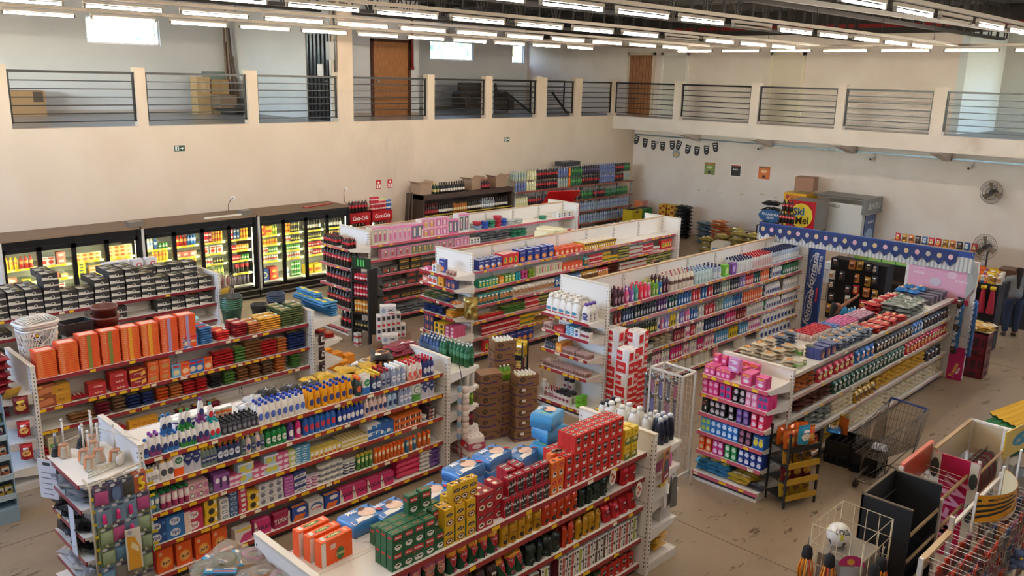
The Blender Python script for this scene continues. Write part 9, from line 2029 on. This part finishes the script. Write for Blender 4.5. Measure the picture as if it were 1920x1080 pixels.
for k in range(4):
 x,y=[(6.73,2.84),(6.74,2.64),(6.86,2.3),(7.02,2.3)][k]
 r=empty('bungee_cord_set',(x,y,.82));tag(r,f'bundle of elastic cords with black tops, {ORD[k + 1]} from left','cord bundle')
 b=MB();b.lathe([(.02,.42),(.04,.4),(.05,.33),(.045,.3)],mat('#17161a','m'),10);b.tube([(0,0,.4),(0,0,.5),(.02,0,.52)],.004,STEEL,4);b.obj('strap_top',r)
 b=MB()
 for q in range(9):
  a=2*PI*q/9;b.tube([(.035*math.cos(a),.035*math.sin(a),.33),(.07*math.cos(a),.06*math.sin(a),.2),(.06*math.cos(a+.3),.06*math.sin(a+.3),.05)],.0085,mat(['#d8821c','#e0942a','#c84a2c','#d8821c'][(q+k)%4],'p'),5)
 b.obj('cords',r)
 b=MB()
 for q in range(6):
  a=2*PI*q/6;b.tube([(.055*math.cos(a),.055*math.sin(a),.06),(.07*math.cos(a),.06*math.sin(a),-.1),(.04*math.cos(a+.5),.06*math.sin(a),-.25)],.016,mat('#1d1c20','m'),5)
 b.obj('black_ends',r)
b=MB();b.box(-.1,-.008,0,.1,.008,.22,mat('#a8a098','t'));b.surf(lambda u,v:((u-.5)*.18,-.012-.03*math.sin(PI*u)*math.sin(PI*v),.01+.2*v),6,6,mat('#8a8580','m'))
b.add([(.11*math.cos(a),-.01,.22+.1*math.sin(a))for a in[PI*k/10 for k in range(11)]],[tuple(range(11))],mat('#a81c58','p'));b.add([(.11*math.cos(a),-.006,.22+.1*math.sin(a))for a in[PI*k/10 for k in range(11)]],[tuple(reversed(range(11)))],mat('#a81c58','p'))
b.deco(lambda u,v,k:(u,-.011-k,v+.22),[('e',.45,.4,.16,.3,'#c8802a')],.2,.1);tag(b.obj('toy_pack',None,(6.76,2.46,.98),-.9),'grey packed item with magenta rounded header on the basket','pack')
# red topped narrow stand and white stand with magenta print
r=empty('red_rail_stand',(8.42,2.28,0));tag(r,'narrow stand with a red slanted panel behind the black display','display stand')
b=MB();b.sq((0,.42,1.36),(.84,.42,1.36),.03,.28,mat('#b0402a','p'));b.box(0,.4,1.5,.84,.44,1.53,mat('#d8705a','p'));b.obj('slanted_panel',r)
for x in(0,.84):MB().box(x-.02,.4,0,x+.02,.44,1.5,mat('#c8beb0','p')).obj('leg',r);MB().box(x-.02,0,0,x+.02,.04,1.3,mat('#c8beb0','p')).obj('leg',r)
for z in(1.28,.95):b=MB();b.bar((0,.02,z),(.84,.02,z),.018,mat('#b8946a','w'));b.obj('wooden_rail',r)
b=MB()
for k in range(6):b.bar((.1+k*.12,.02,1.28),(.1+k*.12,.42,1.3),.004,mat('#d8b8a8','p'),4)
b.obj('cross_wires',r)
r=empty('white_display',(9.2,2.2,0));tag(r,'white framed display with magenta and cow print front','display stand');H_=1.46;Wd,Dd=1.2,.46;cr_=mat('#cdbfa4','p')
b=MB();b.box(0,Dd-.02,1.1,Wd,Dd,H_,cr_);b.box(0,Dd-.03,H_,Wd,Dd+.01,H_+.02,mat('#b89c7a','m'));b.obj('back_panel',r)
b=MB();b.box(Wd-.02,0,1.05,Wd,Dd,H_,cr_);b.box(Wd-.03,0,H_,Wd+.01,Dd,H_+.02,mat('#e0dcd4','p'));b.obj('side_panel',r)
b=MB();b.box(0,-.0,.3,.02,Dd,H_-.02,mat('#b01c48','p'));b.deco(lambda u,v,k:(-k,Dd/2-u,v+.3),[('r',.0,0,.2,1,'#d6cfb8'),('r',.82,0,1,1,'#d6cfb8'),('e',.08,.85,.1,.1,'#2c3230'),('e',.1,.6,.1,.08,'#2c3230'),('e',.92,.82,.09,.08,'#2c3230'),('e',.93,.5,.08,.1,'#2c3230'),('t','MEWI',.5,.5,.22,'#d88aa8',.2,.6,1.4)],Dd,1.14,e=.002);b.obj('printed_panel',r)
for(x,y)in((.02,0),(Wd-.03,0),(.02,Dd-.04),(Wd-.03,Dd-.04)):MB().box(x,y,0,x+.03,y+.03,H_,mat('#dcd8d0','p')).obj('leg',r)
for z in(1.3,1.0):b=MB();b.bar((.02,.02,z),(Wd,.02,z),.016,mat('#b8946a','w'));b.obj('wooden_rail',r)
b=MB();b.bar((.4,.23,1.22),(1.15,.23,1.22),.006,STEEL);b.obj('hanging_rail',r)
for k in range(10):
 b=MB();c=['#8a4a58','#8a8078','#a04a5c','#7a7068','#9a5a68','#857b72'][k%6];b.surf(lambda u,v:(.012*math.sin(PI*u)*math.sin(PI*v)+.01,(u-.5)*.26*math.sin(.4+1.9*v)**.7,-.34*v),6,6,mat(c,'m'));b.surf(lambda u,v:(-.012*math.sin(PI*u)*math.sin(PI*v)-.01,(u-.5)*.26*math.sin(.4+1.9*v)**.7,-.34*v),6,6,mat(c,'m'),flip=True);b.tube([(0,0,0),(0,0,.04)],.004,K,4)
 tag(b.obj('hanging_slipper',None,(9.68+k*.073,2.43,1.17)),f'pink or grey slipper pair hanging in the white display, {ORD[k + 1]} from left','slippers','slippers in the white display')
# right edge racks with signs
def curved_sign(loc,rz,label,w,h,col,deco,post):
 r=empty('curved_sign',loc,rz);tag(r,label,'sign');b=MB();N=12;Rr=w/1.9
 F=lambda u,v,k:((Rr+k)*math.sin(u/Rr),-(Rr+k)*math.cos(u/Rr)+Rr*.4,v)
 F.curved=1
 b.surf(lambda u,v:F((u-.5)*w,v*h,0),N,1,mat(col,'p'));b.surf(lambda u,v:F((u-.5)*w,v*h,-.006),N,1,mat('#d8cba8','p'),flip=True);b.deco(F,deco,w,h,e=.002);b.obj('sign_panel',r)
 for s in(-1,1):
  p_=F(s*w/2,0,0);MB().box(p_[0]-.018,p_[1],-post,p_[0]+.018,p_[1]+.02,h+.02,mat('#dedad2','p')).obj('post',r)
curved_sign((8.5,2.0,1.33),-.0,'curved orange sign with black stripes at the right',.95,.27,'#e09a24',[('p',[(0,.75),(.55,.9),(.55,.95),(0,.85)],K),('p',[(0,.55),(.5,.75),(.5,.82),(0,.65)],K),('p',[(0,.35),(.45,.6),(.45,.67),(0,.45)],K),('p',[(0,.15),(.4,.45),(.4,.52),(0,.25)],K),('p',[(0,0),(1,0),(1,.45),(.6,.35),(.2,.1)],'#d8b890'),('t','Action',.72,.68,.4,'#b8301c',.25,.45),('r',.6,.18,.9,.22,'#b8301c')],1.38)
curved_sign((9.8,1.98,1.36),-.0,'curved white sign with dark letters at the right edge',.95,.27,'#d8c8b8',[('r',0,.95,1,1,'#2b3050'),('r',0,0,1,.34,'#8fa4b0'),('r',0,.34,1,.39,'#2b3050'),('t','RALLY',.5,.67,.42,'#1c1c40',.2,.8),('t','Brinquedos',.5,.18,.2,'#2a3a5c',.1,.8)],1.38)
r=empty('yellow_sign',(10.1,2.2,1.22),-.15);tag(r,'yellow toy sign with blue oval at the right edge','sign');b=MB();b.box(-.02,0,0,.75,.012,.32,mat('#d8b428','p'));b.deco(lambda u,v,k:(u+.36,-k,v),[('e',.55,.5,.32,.26,'#2c7ea0'),('t','Pop Toys',.55,.5,.22,'#d8d0a8',.2,.5,.2)],.75,.32,e=.002);b.obj('sign_panel',r);MB().box(-.02,.012,-1.15,.02,.04,.35,mat('#dedad2','p')).obj('post',r)
for k in range(3):
 b=MB();b.surf(lambda u,v:(u*.9,v*.5,.9+.1*v+.012*math.sin(v*40)),4,24,mat(['#1f6a38','#1f6a38','#d8a82a'][k],'m'));b.surf(lambda u,v:(u*.9,v*.5,.88+.1*v+.012*math.sin(v*40)),4,24,mat('#1a5a30','m'),flip=True)
 tag(b.obj('folded_chair_pad',None,(11.1+k*.35,2.35,.0+k*.04),-.2),['green striped folded pad at the right edge, nearest','green striped folded pad at the right edge, middle','yellow folded pad at the right edge'][k],'pad')
box_thing('pad_table','low table under the green pads at the right edge','table',(11.75,2.55,0),(1.7,.6,.86),'#8a8478','m')
# long peg rack with toys
r=empty('toy_peg_rack',(7.19,1.68,0));tag(r,'white peg rack hung with toy packs in the lower right corner','rack');wm=mat('#cfc9c0','p')
b=MB();b.sq((0,.36,0),(0,.36,1.28),.04,.04,wm);b.sq((.72,.36,0),(.72,.36,1.4),.04,.04,wm);b.sq((2.2,.36,0),(2.2,.36,1.35),.04,.04,wm);b.sq((0,.36,1.25),(.72,.36,1.25),.05,.04,mat('#c8a878','p'));b.sq((.72,.36,1.3),(2.2,.36,1.3),.03,.03,wm)
b.obj('frame',r)
b=MB()
for j,z in enumerate((1.24,1.02,.8,.58)):
 for k in range(12):
  x=.08+k*.19;b.tube([(x-.012,.36,z),(x-.012,-.02,z-.01),(x-.012,-.04,z+.02)],.0035,wm,4);b.tube([(x+.012,.36,z+.025),(x+.012,.0,z+.015)],.0035,wm,4)
b.obj('pegs',r)
for kk,(dd,c1,c2)in enumerate((('red and clear toy pack','#c8402c','#b87a74'),('pink toy pack','#a86a80','#c890a0'),('blue toy pack','#4a5f86','#8090a8'),('clear plastic toy pack','#9a928c','#b85a4c'))):
 def fn(i,c1=c1,c2=c2):
  b=MB();b.box(-.065,-.002,-.2,.065,.002,-.03,mat(c2,'c'));b.surf(lambda u,v:((u-.5)*.12,-.005-.035*math.sin(PI*u)*math.sin(PI*v),-.19+.14*v),5,5,mat('#8a8280','t'))
  for q in range(5):b.tube([((q-2)*.02,-.012,-.15),((q-2)*.022,-.014,-.01),((q-2)*.03,-.02,.015)],.0055,mat(c1,'p'),5)
  b.box(-.045,-.002,-.02,.045,.002,0,mat(c1,'c'));return[('toy_pack',b.mesh('toy_pack'))]
 reg(f'tpk{kk}','toy_pack',dd,'toy',.09,.03,.16,fn)
for j,z in enumerate((1.24,1.02,.8,.58)):
 for k in range(12):
  for q in range(3):
   if R()<.12:continue
   kk=0 if(j==0 and k<4)or(j==1 and k<3)else(k*3+j*5+q//2)%4
   spawn(f'tpk{kk}',(7.19+.08+k*.19,1.68+.02+q*.11,z-.012),(R()-.5)*.4,f'{P[f"tpk{kk}"]["desc"]}, peg {ORD[k + 1]} from left, {ORD[j + 1]} row down, {["front", "middle", "rear"][q]}','toy packs on the peg rack')
def plush(loc,label,col,c2):
 r=empty('plush_toy',loc,-.8);tag(r,label,'plush toy');m=mat(col,'m')
 b=MB()
 for(x,y,z,rr)in((0,0,0,.06),(0,-.01,.085,.05),(-.045,-.03,-.03,.028),(.045,-.03,-.03,.028),(-.055,-.01,.02,.024),(.055,-.01,.02,.024),(-.035,0,.13,.018),(.035,0,.13,.018)):
  b.surf(lambda u,v:(x+rr*math.sin(PI*v)*math.cos(2*PI*u),y+rr*math.sin(PI*v)*math.sin(2*PI*u),z+rr*math.cos(PI*v)),12,8,m,flip=True)
 b.obj('body',r)
 b=MB()
 for x in(-.017,.017):b.surf(lambda u,v:(x+.006*math.sin(PI*v)*math.cos(2*PI*u),-.056+.006*math.sin(PI*v)*math.sin(2*PI*u),.095+.006*math.cos(PI*v)),6,4,K,flip=True)
 b.surf(lambda u,v:(.02*math.sin(PI*v)*math.cos(2*PI*u),-.05+.018*math.sin(PI*v)*math.sin(2*PI*u),.07+.014*math.cos(PI*v)),8,6,mat(c2,'m'),flip=True);b.obj('face',r)
plush((8.44,1.74,1.1),'orange brown plush toy in clear wrap on the peg rack','#c07f50','#d8a880');plush((8.95,1.6,.95),'bright orange plush toy at the lower right corner','#e08a2c','#f0c080');plush((8.64,1.62,.82),'blue and yellow plush toy at the lower right corner','#5a6a90','#d8b83a')
